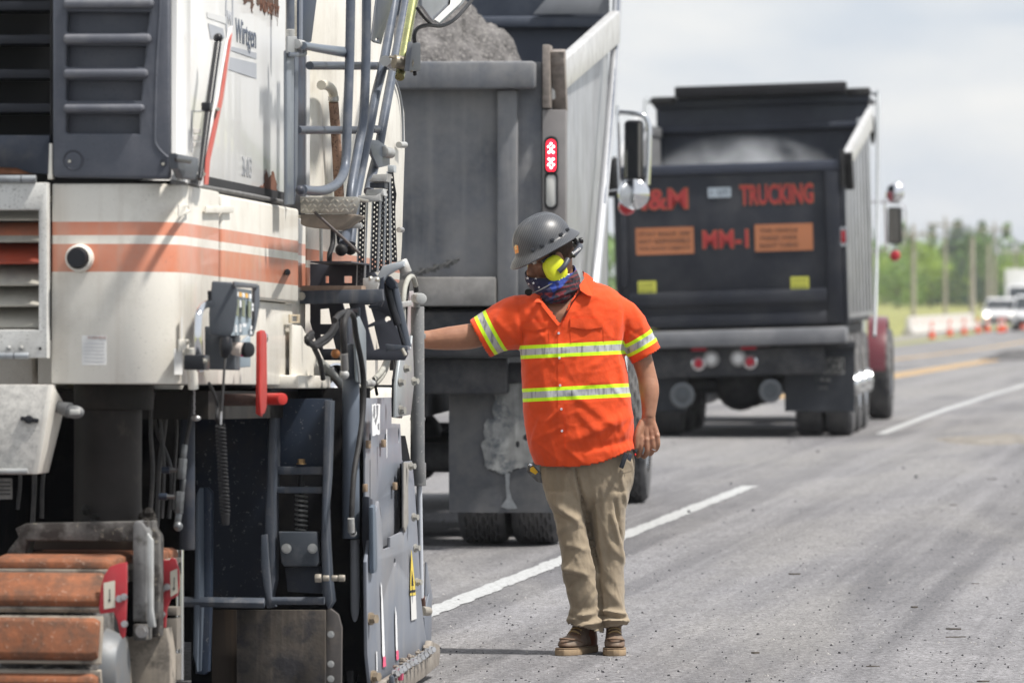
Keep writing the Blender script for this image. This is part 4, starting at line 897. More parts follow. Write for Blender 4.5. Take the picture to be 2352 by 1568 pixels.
# oval drop emblem
c0 = sp(527, 22, a_); w_ = sp(536, 22, a_).y - c0.y; h_ = .06
plate('emblem', [(c0.y + w_ * math.cos(t), c0.z + .11 * math.sin(t) * (1.25 if math.sin(t) < 0 else 1)) for t in [k * .2618 for k in range(24)]], [[(c0.y + w_ * .72 * math.cos(t), c0.z + .09 * math.sin(t) * (1.25 if math.sin(t) < 0 else 1)) for t in [k * .2618 for k in range(24)]]], .0012, pm_(a_), gm, mill)
text('emblem_letter', 'W', planeM(sp(527, 42, a_), (0, 1, 0), (0, 0, 1)), w_ * 1.1, .05, gm, mill)
p0, p1 = sp(541, 66, a_), sp(588, 108, a_)
text('lettering', 'Wirtgen', planeM(V((a_, (p0.y + p1.y) / 2, (sp(565, 50, a_).z + sp(565, 122, a_).z) / 2)), (0, 1, 0), (0, 0, 1)), p1.y - p0.y, sp(565, 50, a_).z - sp(565, 122, a_).z, dkp, mill)
text('number', '36-013', planeM(sp(567, 384, a_), (0, 1, 0), (0, 0, 1)), sp(578, 0, a_).y - sp(557, 0, a_).y, px2m(20.1, 48), M('print_grey_num', (.3, .31, .33), .5), mill)
decS('data_plate', R4(440, 254, 470, 256), gm); decS('data_plate', R4(440, 254, 442, 350), gm)
for k in range(3): decS('print_row', R4(444, 296 + 16 * k, 462, 306 + 16 * k), M('print_faint', (.62, .6, .58), .5))
# peeling paint showing rust
def jagged(px, amp, seed, sub=5):
    r_ = random.Random(seed); o = []
    for i in range(len(px)):
        a, b = V(px[i]), V(px[(i + 1) % len(px)])
        for k in range(sub): q = a.lerp(b, k / sub); o.append((q.x + r_.uniform(-amp, amp) * .5, q.y + r_.uniform(-amp, amp)))
    return o
rustp = M('rust_patch', (.16, .075, .05), .85, var=.3, vs=18, bump=(80, .5))
stain = M('rust_stain', (.62, .50, .38), .6, var=.25, vs=14)
decS('rust_patch', jagged([(593, 445), (598, 428), (606, 425), (612, 390), (616, 410), (622, 402), (628, 392), (636, 425), (636, 458), (615, 456), (596, 452)], 3, 1), rustp)
for k, (u0, u1, vv) in enumerate(((556, 583, 6), (588, 612, 10), (612, 628, 14), (628, 641, 20))):
    decS('rust_patch', jagged([(u0, -20), (u1, -14), (u1, vv + 6), (u1 - 4, vv + 22 + k * 6), (u1 - 8, vv), (u0 + 4, vv + 4)], 4, k + 5), M('rust_dark', (.1, .06, .045), .85))
text('peeled_lettering', 'INDUSTRY', planeM(sp(620, 20, a_ + .001), (0, 1, -.0), (0, 0, 1)), (sp(640, 0, a_).y - sp(596, 0, a_).y), px2m(20.4, 28), rustp, mill)
tubS('panel_seam', [(396, 418), (470, 430), (560, 446), (652, 464)], -.015, 5, M('seam_grey', (.16, .16, .16), .7, dirt=((.05, .05, .05), .6, 30)), n=8, parent=mill)
# latch and warning board
lt = plS('hood_latch', [(398, 352), (446, 362), (447, 392), (440, 414), (412, 410), (404, 392), (400, 388)], .02, .07, M('latch_grey', (.10, .11, .125), .5), bev=.01)
plS('latch_hook', [(402, 362), (440, 366), (436, 376), (404, 372)], .058, .02, black_gloss, parent=lt)
wb = plS('warning_board', [(457, 428), (462, 366), (500, 214), (526, 66), (533, 60), (533, 84), (513, 230), (489, 336), (476, 424)], .03, .012, M('board_white', (.72, .7, .7), .4, dirt=((.4, .35, .3), .4, 8)))
plS('red_stripe', [(470, 424), (473, 366), (505, 226), (527, 90), (533, 76), (512, 228), (482, 370), (478, 424)], .0375, .002, M('board_red', (.52, .09, .07), .45, dirt=((.5, .3, .25), .4, 12)), bev=0, parent=wb)
MB().tube([sp(459, 412, .04), sp(478, 260, .04), sp(500, 100, .04)], [.009, .013, .013], 12).ball(sp(501, 88, .04), .017, 12, 8).obj('gas_strut', black_gloss, wb, smooth=60)
MB().box(sp(475, 246, .05), (.03, .05, .03)).obj('strut_bracket', black_gloss, wb, bevel=.004)
for u, v in ((498, 251), (465, 400)): MB().cyl(sp(u, v, .03), sp(u + 4, v, .05), .006, n=8).obj('screw', zinc, wb)
# labels low on the housing
lab = M('label_white', (.68, .68, .67), .5, var=.02, dirt=((.5, .5, .5), .4, 20)); tx = M('label_print', (.5, .36, .32), .6); tx2 = M('label_print_grey', (.52, .52, .53), .6)
l1 = plR('safety_label', R4(188, 770, 245, 838), -.0008, .001, lab, bev=0)
text('print', 'WARNING', planeM(rp(222, 775, -.0020), (1, 0, 0), (0, 0, 1)), px2m(18.85, 44), px2m(18.85, 6), tx, l1)
for k in range(6): plR('print_row', R4(193, 788 + 8 * k, 240, 790 + 8 * k), -.0017, .0006, tx2, bev=0, parent=l1)
for (u0, v0, u1, v1) in ((378, 728, 397, 792), (362, 800, 397, 860)):
    l_ = plR('safety_label', R4(u0, v0, u1, v1), .006, .001, lab, bev=0) if 0 else plS('safety_label', R4(u0 + 38, v0, u1 + 22, v1), .001, .001, lab, bev=0)
# ---- remote control panel on its chromed arm
tubS('grab_tube', [(460, 850), (455, 800), (455, 745), (458, 715), (470, 700), (486, 697)], .10, 9, chrome)
MB().box(sp(452, 832, .10), (.07, .10, .05)).obj('tube_clamp', black_gloss, mill, bevel=.006)
mb = MB(); hexbolt(mb, sp(468, 828, .14), (1, 0, 0), .006, .01); mb.obj('clamp_bolt', zinc, mill)
MB().cyl(sp(482, 690, .1), sp(481, 668, .1), .007, n=10).obj('antenna_stub', black_gloss, mill)
cp = empty('control_panel', None); cp.parent = mill
cpm = M('panel_grey', (.085, .095, .11), .45, bump=(150, .05)); cpl = M('panel_face', (.27, .33, .38), .4, var=.05)
pA = MF.D(478, 665, 18.95); 
def pd(u, v, Y): return MF.D(u, v, Y)
bodyp = [(487, 645), (534, 648), (545, 662), (546, 700), (536, 760), (527, 776), (481, 768), (480, 720)]
MB().prism([pd(u, v, 19.0) for u, v in bodyp], pd(520, 700, 19.22) - pd(520, 700, 19.0)).obj('housing', cpm, cp, bevel=.006, seg=3)
# right-facing face with hood around it
f0 = [pd(537, 660, 19.02), pd(578, 667, 19.30), pd(577, 770, 19.30), pd(526, 770, 19.02)]
MB().prism(f0, (-.02, .0, 0)).obj('face_plate', cpl, cp)
MB().prism([pd(534, 646, 18.99), pd(588, 652, 19.36), pd(588, 662, 19.36), pd(534, 660, 18.99)], (.01, -.02, .0)).obj('hood_lip', cpm, cp, bevel=.004)
MB().prism([pd(578, 655, 19.34), pd(590, 655, 19.36), pd(591, 700, 19.36), pd(583, 745, 19.35), pd(576, 772, 19.33), pd(570, 772, 19.33), pd(577, 735, 19.33)], (.012, -.01, 0)).obj('side_lip', cpm, cp, bevel=.003)
fx = (f0[1] - f0[0]).normalized(); fz = V((0, 0, 1)); fo = (f0[0] + f0[1]) / 2; fn = fx.cross(fz).normalized() * .003
def onface(u, v): 
    t = (u - 537) / 41.; t = max(0, t); return f0[0].lerp(f0[1], t) + V((0, 0, -(v - 662) / 690)) + fn
lcd = M('lcd_green', (.13, .16, .11), .25, spec=.6); btn = M('key_white', (.7, .72, .74), .4); btnY = M('key_amber', (.75, .42, .08), .4)
for u in (542, 556, 570): MB().prism([onface(u - 3, 688), onface(u + 3, 689), onface(u + 3, 728), onface(u - 3, 726)], fn).obj('display', lcd, cp)
for k, u in enumerate((542, 549, 556, 563, 571)): MB().prism([onface(u - 2.6, 671), onface(u + 2.6, 671.5), onface(u + 2.6, 682), onface(u - 2.6, 681.5)], fn).obj('key', btnY if k in (1, 3) else btn, cp)
for u, v in ((549, 690), (549, 698), (577, 692), (577, 702), (549, 745), (549, 755), (574, 745), (574, 757), (539, 748), (539, 757), (556, 742), (560, 742)): MB().prism([onface(u - 1.8, v), onface(u + 1.8, v), onface(u + 1.8, v + 8), onface(u - 1.8, v + 8)], fn).obj('key', btn, cp)
# lower switch box
MB().prism([pd(470, 748, 19.25), pd(540, 762, 19.25), pd(540, 850, 19.25), pd(470, 848, 19.25)], V((0, .1, 0))).obj('switch_box', cpm, cp, bevel=.005)
MB().prism([pd(542, 800, 19.27), pd(576, 770, 19.45), pd(576, 842, 19.45), pd(530, 846, 19.27)], V((-.02, 0.03, 0))).obj('switch_face', cpl, cp, bevel=.003)
MB().cyl(pd(535, 800, 19.2), pd(558, 803, 19.185), .022, .024, 18).obj('knob', M('knob_cream', (.55, .49, .45), .5), cp, bevel=.002)
MB().cyl(pd(557, 803, 19.187), pd(559, 803, 19.184), .024, n=18).obj('knob_ring', M('knob_magenta', (.6, .05, .2), .4), cp)
MB().cyl(pd(560, 803, 19.2), pd(574, 803, 19.18), .026, n=18).obj('knob', black_gloss, cp, bevel=.004)
MB().tube([pd(519, 778, 18.98), pd(519, 800, 18.97), pd(516, 818, 18.98)], [.02, .022, .014], 14, sub=3).obj('cable_plug', black_gloss, cp)
tubS('panel_cable', [(519, 815), (515, 850), (512, 900), (509, 945)], .13, 3, black, n=8)
# coiled cord
pts = []; top, bot = sp(506, 975, .13), sp(517, 1180, .13)
for i in range(24 * 10):
    t = i / 239; c = top.lerp(bot, t) + V((0, 0, 0)); c.y += .0 ; r_ = .0145
    if t > .82: r_ *= 1
    pts.append(c + V((math.cos(i * .6283) * r_, math.sin(i * .6283) * r_, 0)))
cord = MB().tube(pts, .0042, 6).obj('coiled_cord', black, mill, smooth=60)
MB().tube([sp(517, 1180, .13), sp(518, 1204, .13)], [.016, .012], 10).obj('cord_end', black, mill)
tubS('cord_tail', [(480, 880), (492, 905), (500, 930), (498, 960), (506, 975)], .12, 4, black, n=8)
MB().cyl(sp(508, 945, .13), sp(507, 975, .13), .004, n=8).obj('cord_hook', steel, mill)
# red locking lever
rl = plS('red_lever', [(596, 762), (600, 758), (606, 759), (610, 768), (611, 880), (610, 935), (606, 948), (600, 953), (596, 950), (594, 900), (595, 800)], .14, .02, red_p, bev=.005, smooth=60)
rl2 = MB().prism([MF.D(588, 762, 20.0), MF.D(600, 757, 20.0), MF.D(600, 957, 20.0), MF.D(587, 950, 20.0)], V((0.0, .03, 0))).obj('lever_web', red_p, rl, bevel=.004)
MB().cyl(MF.D(600, 916, 20.1), MF.D(650, 916, 19.98), .021, n=20).obj('lever_peg', red_p, rl, bevel=.004)
MB().lathe(MF.D(603, 776, 20.15), (1, -.2, 0), [(0, .02), (.012, .02), (.016, .015), (.016, 0)], 18).obj('lever_pin', chrome, rl)
MB().cyl(rp(440, 918, 1.2), rp(590, 918, 1.2), .022, n=14).obj('cross_shaft', M('rusty_shaft', (.1, .06, .05), .6, .3, dirt=((.03, .03, .03), .6, 9)), mill)
# cream bracket under the housing, by the door
for (pp, s_) in (([(668, 745), (690, 748), (712, 790), (738, 860), (742, 890), (668, 890)], .03),):
    plS('cream_bracket', pp, .0, .03, cream_plain, bev=.006)
    MB().bb((-.1, sp(668, 860, .02).y, sp(700, 892, .02).z), (.05, sp(742, 860, .02).y, sp(700, 862, .02).z)).obj('cream_bracket_foot', cream_plain, mill, bevel=.008)
plS('door_handle_loop', R4(664, 722, 688, 742), .0, .012, M('handle_tan', (.5, .42, .3), .5), [R4(669, 726, 683, 738)])
tubS('hinge_leg', [(441, 800), (442, 850), (444, 892)], .03, 12, cream_plain, sub=1)
# ---- under the housing, left: toolbox, lamp
tb = plR('tool_box', [(-120, 883), (122, 883), (86, 1088), (-120, 1088)], -.05, .10, cream_dirty, bev=.006)
MB().prism([rp(123, 883, -.1), rp(150, 930, .1), rp(112, 1085, .1), rp(87, 1088, -.1)], V((-.02, .0, 0))).obj('box_side', cream_plain, mill, bevel=.003)
mb = MB(); c = rp(68, 963, -.105); mb.box(c, (.062, .012, .014), (0, R(8), 0)); mb.cyl(c, c + V((0, -.02, 0)), .014, n=14); mb.obj('latch_knob', black_gloss, tb, bevel=.003)
MB().cyl(rp(-60, 1082, -.11), rp(64, 1082, -.11), .010, n=12).obj('hinge', grey_light, tb)
wl = MB(); c = rp(165, 944, -.02); wl.tube([rp(125, 930, 0), rp(145, 938, -.01), rp(160, 942, -.02)], [.018, .022, .026], 12); wl.ball(rp(172, 946, -.03), (.032, .02, .022), 16, 10)
wl.obj('work_lamp', M('lamp_housing', (.13, .135, .14), .4, dirt=((.3, .3, .3), .4, 20)), mill, smooth=60)
MB().box(rp(172, 946, -.05), (.035, .012, .018)).obj('lamp_lens', M('lamp_lens', (.45, .45, .43), .2), mill, bevel=.004)
pl_ = plR('type_plate', R4(-60, 1098, 28, 1146), .2, .004, M('alu_plate', (.22, .21, .2), .5, .5, dirt=((.05, .05, .05), .6, 40)), bev=0)
for k in range(4): plR('print_row', R4(-50, 1105 + 9 * k, 24, 1109 + 9 * k), .197, .001, M('plate_print2', (.05, .05, .05), .6), bev=0, parent=pl_)
# hull and underside, plus added dark boxes that keep light out under the housing
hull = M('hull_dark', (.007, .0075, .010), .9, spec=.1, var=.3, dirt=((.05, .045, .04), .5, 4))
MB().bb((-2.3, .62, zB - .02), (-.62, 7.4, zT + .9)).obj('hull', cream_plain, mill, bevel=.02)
MB().bb((-2.3, 3.35, .25), (-.35, 3.6, zB + .02)).obj('rear_light_block', hull, mill)  # added back wall that keeps the space under the housing dark
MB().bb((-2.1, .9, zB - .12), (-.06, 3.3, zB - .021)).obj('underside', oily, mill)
MB().bb((-1.9, .9, .2), (-1.2, 3.3, zB - .15)).obj('side_light_block', hull, mill)  # added box that blocks light from the left
# support pillar and track
pc = rp(248, 1000, .35)
MB().cyl((pc.x, pc.y, rp(0, 1200, .35).z), (pc.x, pc.y, zB + .02), px2m(19.2, 78), n=32).obj('support_pillar', M('pillar_brown', (.020, .017, .016), .6, .2, var=.4, vs=4, dirt=((.14, .12, .10), .5, 5, .58, .78), bump=(30, .2, .005)), mill)
MB().cyl((pc.x + .02, pc.y, rp(0, 940, .35).z), (pc.x + .02, pc.y, zB + .01), px2m(19.2, 92), n=28).obj('pillar_collar', oily, mill, bevel=.01)
mb = MB(); rg = random.Random(8)
for k in range(46): p = rp(rg.uniform(180, 350), 1196 + rg.uniform(-14, 4) - (14 if k % 3 == 0 else 0), .25 + rg.uniform(-.05, .2)); mb.ball(p, [rg.uniform(.008, .022) for _ in range(3)], 6, 4)
mb.obj('asphalt_crumbs', oily, mill, smooth=0, kind='stuff')
# fork over the track
fk = plR('track_fork', [(45, 1212), (70, 1200), (345, 1196), (345, 1242), (72, 1240), (62, 1290), (24, 1290), (28, 1262), (52, 1232)], .12, .14, grimy, bev=.008)
plR('fork_back', R4(70, 1240, 345, 1262), .3, .06, M('fork_brown', (.07, .05, .04), .8), bev=.003)
MB().prism([rp(305, 1206, .02), rp(312, 1194, .02), rp(326, 1200, .02), rp(337, 1222, .02), rp(337, 1428, .02), rp(305, 1428, .02)], (0, .10, 0)).obj('fork_leg', M('cast_grey', (.18, .18, .18), .65, .3, var=.3, vs=9, dirt=((.06, .055, .05), .8, 10, .5, .62), bump=(50, .4, .004)), mill, bevel=.006)
MB().prism([rp(339, 1196, .12), rp(352, 1194, .12), rp(352, 1212, .12), rp(366, 1230, .12), rp(366, 1462, .12), rp(340, 1462, .12)], (0, .08, 0)).obj('fork_leg', grimy, mill, bevel=.008)
MB().prism([rp(337, 1222, .03), rp(350, 1240, .03), rp(350, 1400, .03), rp(356, 1440, .03), rp(337, 1440, .03)], (0, .03, 0)).obj('fork_leg', grey_light, mill, bevel=.004)
MB().bb(tuple(rp(305, 1470, .0)), tuple(rp(350, 1430, .1))).obj('pin_block', grimy, mill, bevel=.006)
mb = MB(); hexbolt(mb, rp(326, 1449, -.0), (0, -1, 0), .016, .022); mb.obj('pivot_bolt', steel, mill)
# track: pads round a capsule
tr = empty('track', None); tr.parent = mill
pr0 = MF.D(222, 1452, 18.45); gnd = (MF.I @ V((-1.3, 18.6, 0))).z
Rt = .345; hc = gnd + Rt; s0 = pr0.y + Rt; a1 = pr0.x; wpad = .40
pads = [math.radians(180 - x) for x in (84, 48, 15, -18, -52)]
def pad(parent, c, tdir, ndir):
    """one polyurethane pad on its steel plate; c = centre of outer face"""
    t = V(tdir).normalized(); n = V(ndir).normalized(); L_ = .072
    mb = MB(); a0 = a1 - wpad
    pr = [(-L_, -.032), (-L_ * .93, -.01), (-L_ * .72, 0), (L_ * .72, 0), (L_ * .93, -.01), (L_, -.032)]
    def ring(a, inset): return [V((a, 0, 0)) + V((0, c.y, c.z)) + t * (x * (1 - inset)) + n * (y - inset * .06) for x, y in pr]
    mb.loft([ring(a0, .12), ring(a0 + .02, 0), ring(a1 - .02, 0), ring(a1, .14)])
    o = mb.obj('track_pad', pad_or, parent, bevel=.003)
    m2 = MB(); q = V((0, c.y, c.z)) - n * .04
    m2.loft([[V((a, 0, 0)) + q + t * x + n * y for x, y in ((-L_ * 1.1, -.012), (-L_ * 1.1, .006), (L_ * 1.1, .006), (L_ * 1.1, -.012))] for a in (a0 - .005, a1 + .008)])
    m2.obj('pad_plate', tan_w, o, bevel=.002)
    m3 = MB(); 
    for aa in (a0 + .08, a0 + .2, a1 - .14, a1 - .05): m3.box(V((aa, 0, 0)) + q - n * .035 + t * .05, (.03, .05, .05))
    m3.obj('track_link', grimy, o, bevel=.004)
for A in pads: pad(tr, V((0, s0 + math.cos(A) * Rt, hc + math.sin(A) * Rt)), (0, math.sin(A), -math.cos(A)), (0, math.cos(A), math.sin(A)))
for k in range(6): pad(tr, V((0, s0 + .10 + .175 * k, hc + Rt)), (0, 1, 0), (0, 0, 1)); pad(tr, V((0, s0 + .10 + .175 * k, hc - Rt)), (0, 1, 0), (0, 0, -1))
MB().cyl((a1 - wpad + .06, s0, hc), (a1 - .04, s0, hc), Rt - .095, n=30).obj('drive_wheel', grimy, tr, bevel=.01)
MB().cyl((a1 - .05, s0 + .02, hc - .04), (a1 + .015, s0 + .02, hc - .04), .15, .12, n=28).obj('drive_hub', M('hub_grey_blue', (.16, .17, .18), .5, .3, dirt=((.2, .18, .16), .6, 12)), tr, bevel=.006)
plR('track_side_frame', [(300, 1462), (388, 1440), (398, 1500), (398, 1700), (308, 1700)], .25, .1, tan_w, bev=.005)
plR('track_side_frame', [(258, 1452), (292, 1462), (300, 1560), (296, 1700), (256, 1700)], .12, .05, tan_w, bev=.005)
for v0, v1 in ((1392, 1412), (1418, 1490), (1500, 1560), (1570, 1640)): plR('track_block', R4(386, v0, 412, v1), .45, .08, M('block_tan', (.2, .18, .155), .75, var=.3, vs=12, dirt=((.05, .05, .05), .6, 12)), bev=.006)
g1 = plR('red_guard', [(254, 1300), (275, 1293), (292, 1290), (292, 1350), (291, 1395), (288, 1460), (282, 1466), (276, 1456), (270, 1425), (262, 1405), (231, 1409), (228, 1395), (232, 1350), (240, 1320)], -.36, .014, M('guard_red', (.40, .035, .045), .5, var=.1, dirt=((.25, .1, .1), .3, 12), bump=(60, .1)), bev=.003)
plR('guard_label', [(238, 1338), (264, 1332), (264, 1394), (239, 1398)], -.3685, .001, M('guard_label_m', (.62, .58, .48), .5, dirt=((.2, .18, .15), .5, 40, .6, .7)), bev=0, parent=g1)
g2 = plR('red_guard', [(368, 1283), (388, 1286), (394, 1280), (404, 1283), (412, 1310), (413, 1345), (408, 1368), (392, 1376), (384, 1400), (381, 1440), (370, 1442), (368, 1400)], .22, .014, M('guard_red', (.4, .035, .045)), bev=.003)
plR('guard_label', [(391, 1312), (407, 1305), (409, 1360), (392, 1370)], .2115, .001, M('guard_label_m', (.62, .58, .48)), bev=0, parent=g2)
for g_, pts_, s_ in ((g1, ((274, 1374), (285, 1370), (286, 1432)), -.368), (g2, ((373, 1352), (384, 1347), (373, 1410)), .212)):
    for u, v in pts_: mb = MB(); hexbolt(mb, rp(u, v, s_), (0, -1, 0), .0085, .014); mb.obj('bolt', steel, g_)
for g_, u, v, s_ in ((g1, 252, 1352, -.3695), (g2, 400, 1325, .21)): plR('arrow_print', [(u - 1, v), (u + 1, v), (u + 1, v + 24), (u + 3, v + 24), (u - 1, v + 32), (u - 4, v + 24), (u - 1, v + 24)], s_, .0006, M('plate_print2', (.05, .05, .05)), bev=0, parent=g_)
# hydraulic block and lines
hy = M('hyd_fitting', (.19, .2, .21), .4, .6, var=.2, vs=20, dirt=((.03, .03, .03), .7, 14))
mb = MB(); mb.tube([rp(441, 905, .8), rp(438, 960, .8), rp(430, 1000, .8), rp(424, 1040, .8)], .008, 8, sub=3); mb.obj('hydraulic_hose', black, mill)
for (u, v0, v1, r_) in ((418, 1052, 1100, 11), (412, 1128, 1178, 11), (421, 1100, 1128, 5), (423, 1020, 1052, 7), (409, 1178, 1205, 8)): MB().cyl(rp(u + 2, v0, .8), rp(u - 2, v1, .8), px2m(19.7, r_), n=6 if r_ > 9 else 12).obj('hydraulic_fitting', hy, mill, bevel=.002)
for u0, u1, v in ((372, 405, 1079), (366, 402, 1140)):
    MB().cyl(rp(u0, v, .8), rp(u0 + 18, v, .8), px2m(19.7, 8), n=12).obj('quick_coupler', M('coupler_blue', (.03, .04, .06), .4), mill); MB().cyl(rp(u0 + 18, v, .8), rp(u1 + 4, v, .8), px2m(19.7, 6), n=6).obj('hydraulic_fitting', hy, mill)
MB().ball(rp(409, 1208, .78), .017, 12, 8).obj('banjo_bolt', hy, mill)
mb = MB(); 
for k in range(7): mb.cyl(rp(446 + (k % 2) * 2 - 1, 897 + k * 8, .7), rp(447 - (k % 2) * 2, 904 + k * 8, .7), .0035, n=6)
mb.obj('chain', steel, mill); MB().ball(rp(450, 960, .7), (.018, .012, .010), 12, 7).obj('plug', steel, mill)
MB().cyl(rp(430, 940, 1.1), rp(430, 1262, 1.1), px2m(20, 18), n=20).obj('lift_cylinder', slate_dk, mill, bevel=.004)
for u, r_ in ((407, 3.2), (417, 5)): MB().cyl(rp(u, 1262, 1.05), rp(u, 1560, 1.05), px2m(20, r_), n=14).obj('lift_rod', chrome, mill)
for k, (u0, u1, s_, r_) in enumerate(((352, 346, .9, 5), (362, 372, 1.0, 4), (384, 360, 1.2, 6), (398, 396, 1.3, 4), (140, 96, 1.1, 5), (60, 74, 1.0, 6), (20, 40, 1.2, 5), (350, 388, 1.4, 5))):
    tubR('bay_hose', [(u0, 900), (u0 + (8 if k % 2 else -6), 980), (u1 + 5, 1080), (u1, 1170 + 20 * (k % 3))], s_, r_, M('bay_hose', (.025, .025, .028), .4, spec=.5, dirt=((.1, .09, .08), .5, 20)), n=10)
# ---- slate panels and frames between track and side plate
blue = M('slate_panel', (.026, .038, .062), .42, var=.2, vs=3, dirt=((.11, .10, .09), .45, 4, .5, .8), speck=((.3, .3, .3), 60, .74, .5), bump=(60, .05))
plR('rear_shield', [(452, 905), (616, 905), (612, 1372), (470, 1372), (452, 1300)], 2.62, .03, M('shield_panel', (.014, .021, .038), .5, var=.3, vs=3, dirt=((.09, .065, .04), .6, 3, .5, .8), speck=((.25, .25, .25), 60, .74, .5)))
plR('angle_bar', [(461, 1118), (478, 1118), (489, 1130), (487, 1380), (482, 1540), (472, 1548), (452, 1545), (450, 1400), (461, 1250)], 2.3, .05, blue, bev=.006)
plR('angle_web', [(457, 1135), (465, 1120), (466, 1400), (460, 1540), (450, 1500)], 2.25, .12, M('slate_edge', (.09, .11, .14), .45), bev=.004)
fr_ = plR('spring_frame_plate', R4(636, 915, 762, 1085), 2.42, .03, blue)
plR('frame_rail', [(625, 918), (640, 918), (639, 1090), (636, 1140), (636, 1330), (625, 1380), (618, 1395), (612, 1380), (613, 1180), (618, 1090)], 2.35, .09, slate, bev=.005)
plR('frame_rail', [(750, 918), (765, 920), (760, 1090), (753, 1180), (762, 1330), (768, 1380), (758, 1396), (746, 1372), (742, 1240), (745, 1100)], 2.35, .09, slate, bev=.005)
plR('frame_crossbar', R4(634, 1071, 748, 1089), 2.37, .06, slate, bev=.004); plR('frame_crossbar', R4(634, 1117, 745, 1132), 2.37, .06, slate, bev=.004)
plR('rib_hook', [(601, 1228), (614, 1226), (617, 1280), (625, 1375), (636, 1392), (618, 1396), (606, 1340), (601, 1300)], 2.28, .03, slate, bev=.003)
plR('spring_block', [(642, 1220), (730, 1220), (736, 1290), (730, 1300), (655, 1300), (648, 1290)], 2.33, .05, M('block_slate', (.05, .06, .075), .6, dirt=((.2, .2, .2), .5, 9)), bev=.008)
for u in (658, 718): mb = MB(); hexbolt(mb, rp(u, 1259, 2.3), (0, -1, 0), .014, .008); mb.obj('bolt', grey_light, mill)
pts = []; c0, c1 = rp(692, 1118, 2.38), rp(692, 1218, 2.38)
for i in range(9 * 12): t = i / 107; c = c0.lerp(c1, t); pts.append(c + V((math.cos(i * .5236) * .021, math.sin(i * .5236) * .021, 0)))
MB().tube(pts, .0052, 7).obj('coil_spring', M('spring_steel', (.2, .2, .19), .45, .5, dirt=((.06, .06, .06), .5, 20)), mill, smooth=60)
MB().cyl(rp(692, 1090, 2.38), rp(692, 1225, 2.38), .012, n=12).obj('spring_rod', black, mill)
mb = MB(); hexbolt(mb, rp(692, 1066, 2.34), (0, 0, 1), .014, .02); mb.obj('bolt', M('brass_bolt', (.3, .2, .1), .5, .6), mill)
plR('lower_plate', [(656, 1303), (736, 1300), (740, 1362), (662, 1358)], 2.4, .03, slate_dk)
plR('spring_side', [(744, 1165), (758, 1170), (762, 1300), (752, 1290)], 2.4, .03, slate_dk)
MB().cyl(rp(415, 1381, 2.2), rp(608, 1384, 2.2), px2m(21, 13), n=4).obj('guard_bar', slate, mill, bevel=.004)
MB().cyl(rp(626, 1379, 2.25), rp(745, 1379, 2.25), px2m(21, 9), n=14).obj('guard_bar', slate, mill)
for (u, r_, l_) in ((724, 11, 0), (742, 7, 1), (762, 7, 1), (778, 8, 1)): 
    MB().cyl(rp(u, 1327, 2.22), rp(u + 14, 1327, 2.22), px2m(21, r_), n=6 if r_ > 8 else 14).obj('pivot_bolt', M('bolt_beige', (.4, .37, .32), .45, .5, dirt=((.15, .12, .1), .5, 30)), mill, bevel=.002)
plR('wear_curtain', R4(545, 1400, 748, 1700), 2.5, .03, M('worn_rubber_curtain', (.075, .066, .058), .85, var=.35, vs=5, dirt=((.03, .032, .04), .8, 8, .45, .6), streak=((.19, .16, .135), .7, 16), bump=(40, .4, .005)))
plR('curtain_side', R4(488, 1400, 545, 1700), 2.55, .03, M('curtain_brown', (.05, .038, .03), .8, streak=((.16, .1, .06), .8, 14)))
ch = plR('curtain_strip', [(752, 1400), (760, 1396), (778, 1410), (786, 1440), (784, 1700), (748, 1700)], 2.44, .03, M('strip_brown', (.075, .07, .07), .7, dirt=((.15, .13, .11), .6, 10)), bev=.004)
for v in (1456, 1524, 1558): mb = MB(); hexbolt(mb, rp(760, v, 2.42), (0, -1, 0), .01, .008); mb.obj('bolt', grey_light, ch)
plR('dark_backing', R4(440, 890, 850, 1700), 2.75, .02, hull)  # added near-black sheet that keeps the gaps between the frames dark
plS('floor_beam', [(612, 893), (838, 893), (838, 912), (612, 918)], -.08, .08, M('beam_slate', (.05, .06, .08), .5)); 
# thin cylinder with red fittings, block
tubS('slim_cylinder', [(786, 975), (784, 1105)], .04, 8, M('worn_rod', (.36, .34, .3), .5, .5, dirt=((.08, .08, .07), .7, 12)), sub=1); tubS('slim_cylinder_end', [(788, 900), (787, 975)], .04, 11, black, sub=1)
for v in (916, 940, 1157): MB().ball(sp(782, v, .06), .016, 10, 7).obj('red_fitting', M('fitting_red', (.25, .01, .04), .4), mill)
tubS('slim_cylinder_end', [(784, 1105), (786, 1200)], .03, 12, black, sub=1)
plS('pivot_lug', [(778, 1240), (802, 1238), (804, 1270), (800, 1335), (790, 1340), (785, 1310), (779, 1300)], .08, .05, grey_light, bev=.004)
# ---- front lift cylinder (left of the side plate)
tubS('lift_cylinder', [(806, 862), (806, 1236)], .16, 20, M('cylinder_slate', (.13, .155, .195), .35, .1, var=.1, vs=3, dirt=((.35, .34, .3), .75, 5, .6, .7), bump=(50, .05)), n=28, sub=1, bevel=.004)
tubS('cylinder_head', [(804, 790), (804, 868)], .16, 22, slate, n=24, sub=1, bevel=.004)
plS('cylinder_yoke', [(788, 790), (786, 720), (800, 708), (823, 706), (826, 790)], .12, .04, slate, [circ((812, 722), 5, 10)], bev=.004)
plS('yoke_side', [(812, 740), (824, 726), (838, 758), (840, 872), (832, 884), (818, 876), (815, 800)], .21, .02, M('bracket_blue_grey', (.24, .28, .31), .4, .2, dirt=((.35, .34, .3), .3, 9)), bev=.004)
tubS('cylinder_rod', [(815, 1238), (816, 1398), (821, 1545)], .16, 11, M('rod_satin', (.5, .53, .58), .35, .1), n=24, sub=1)
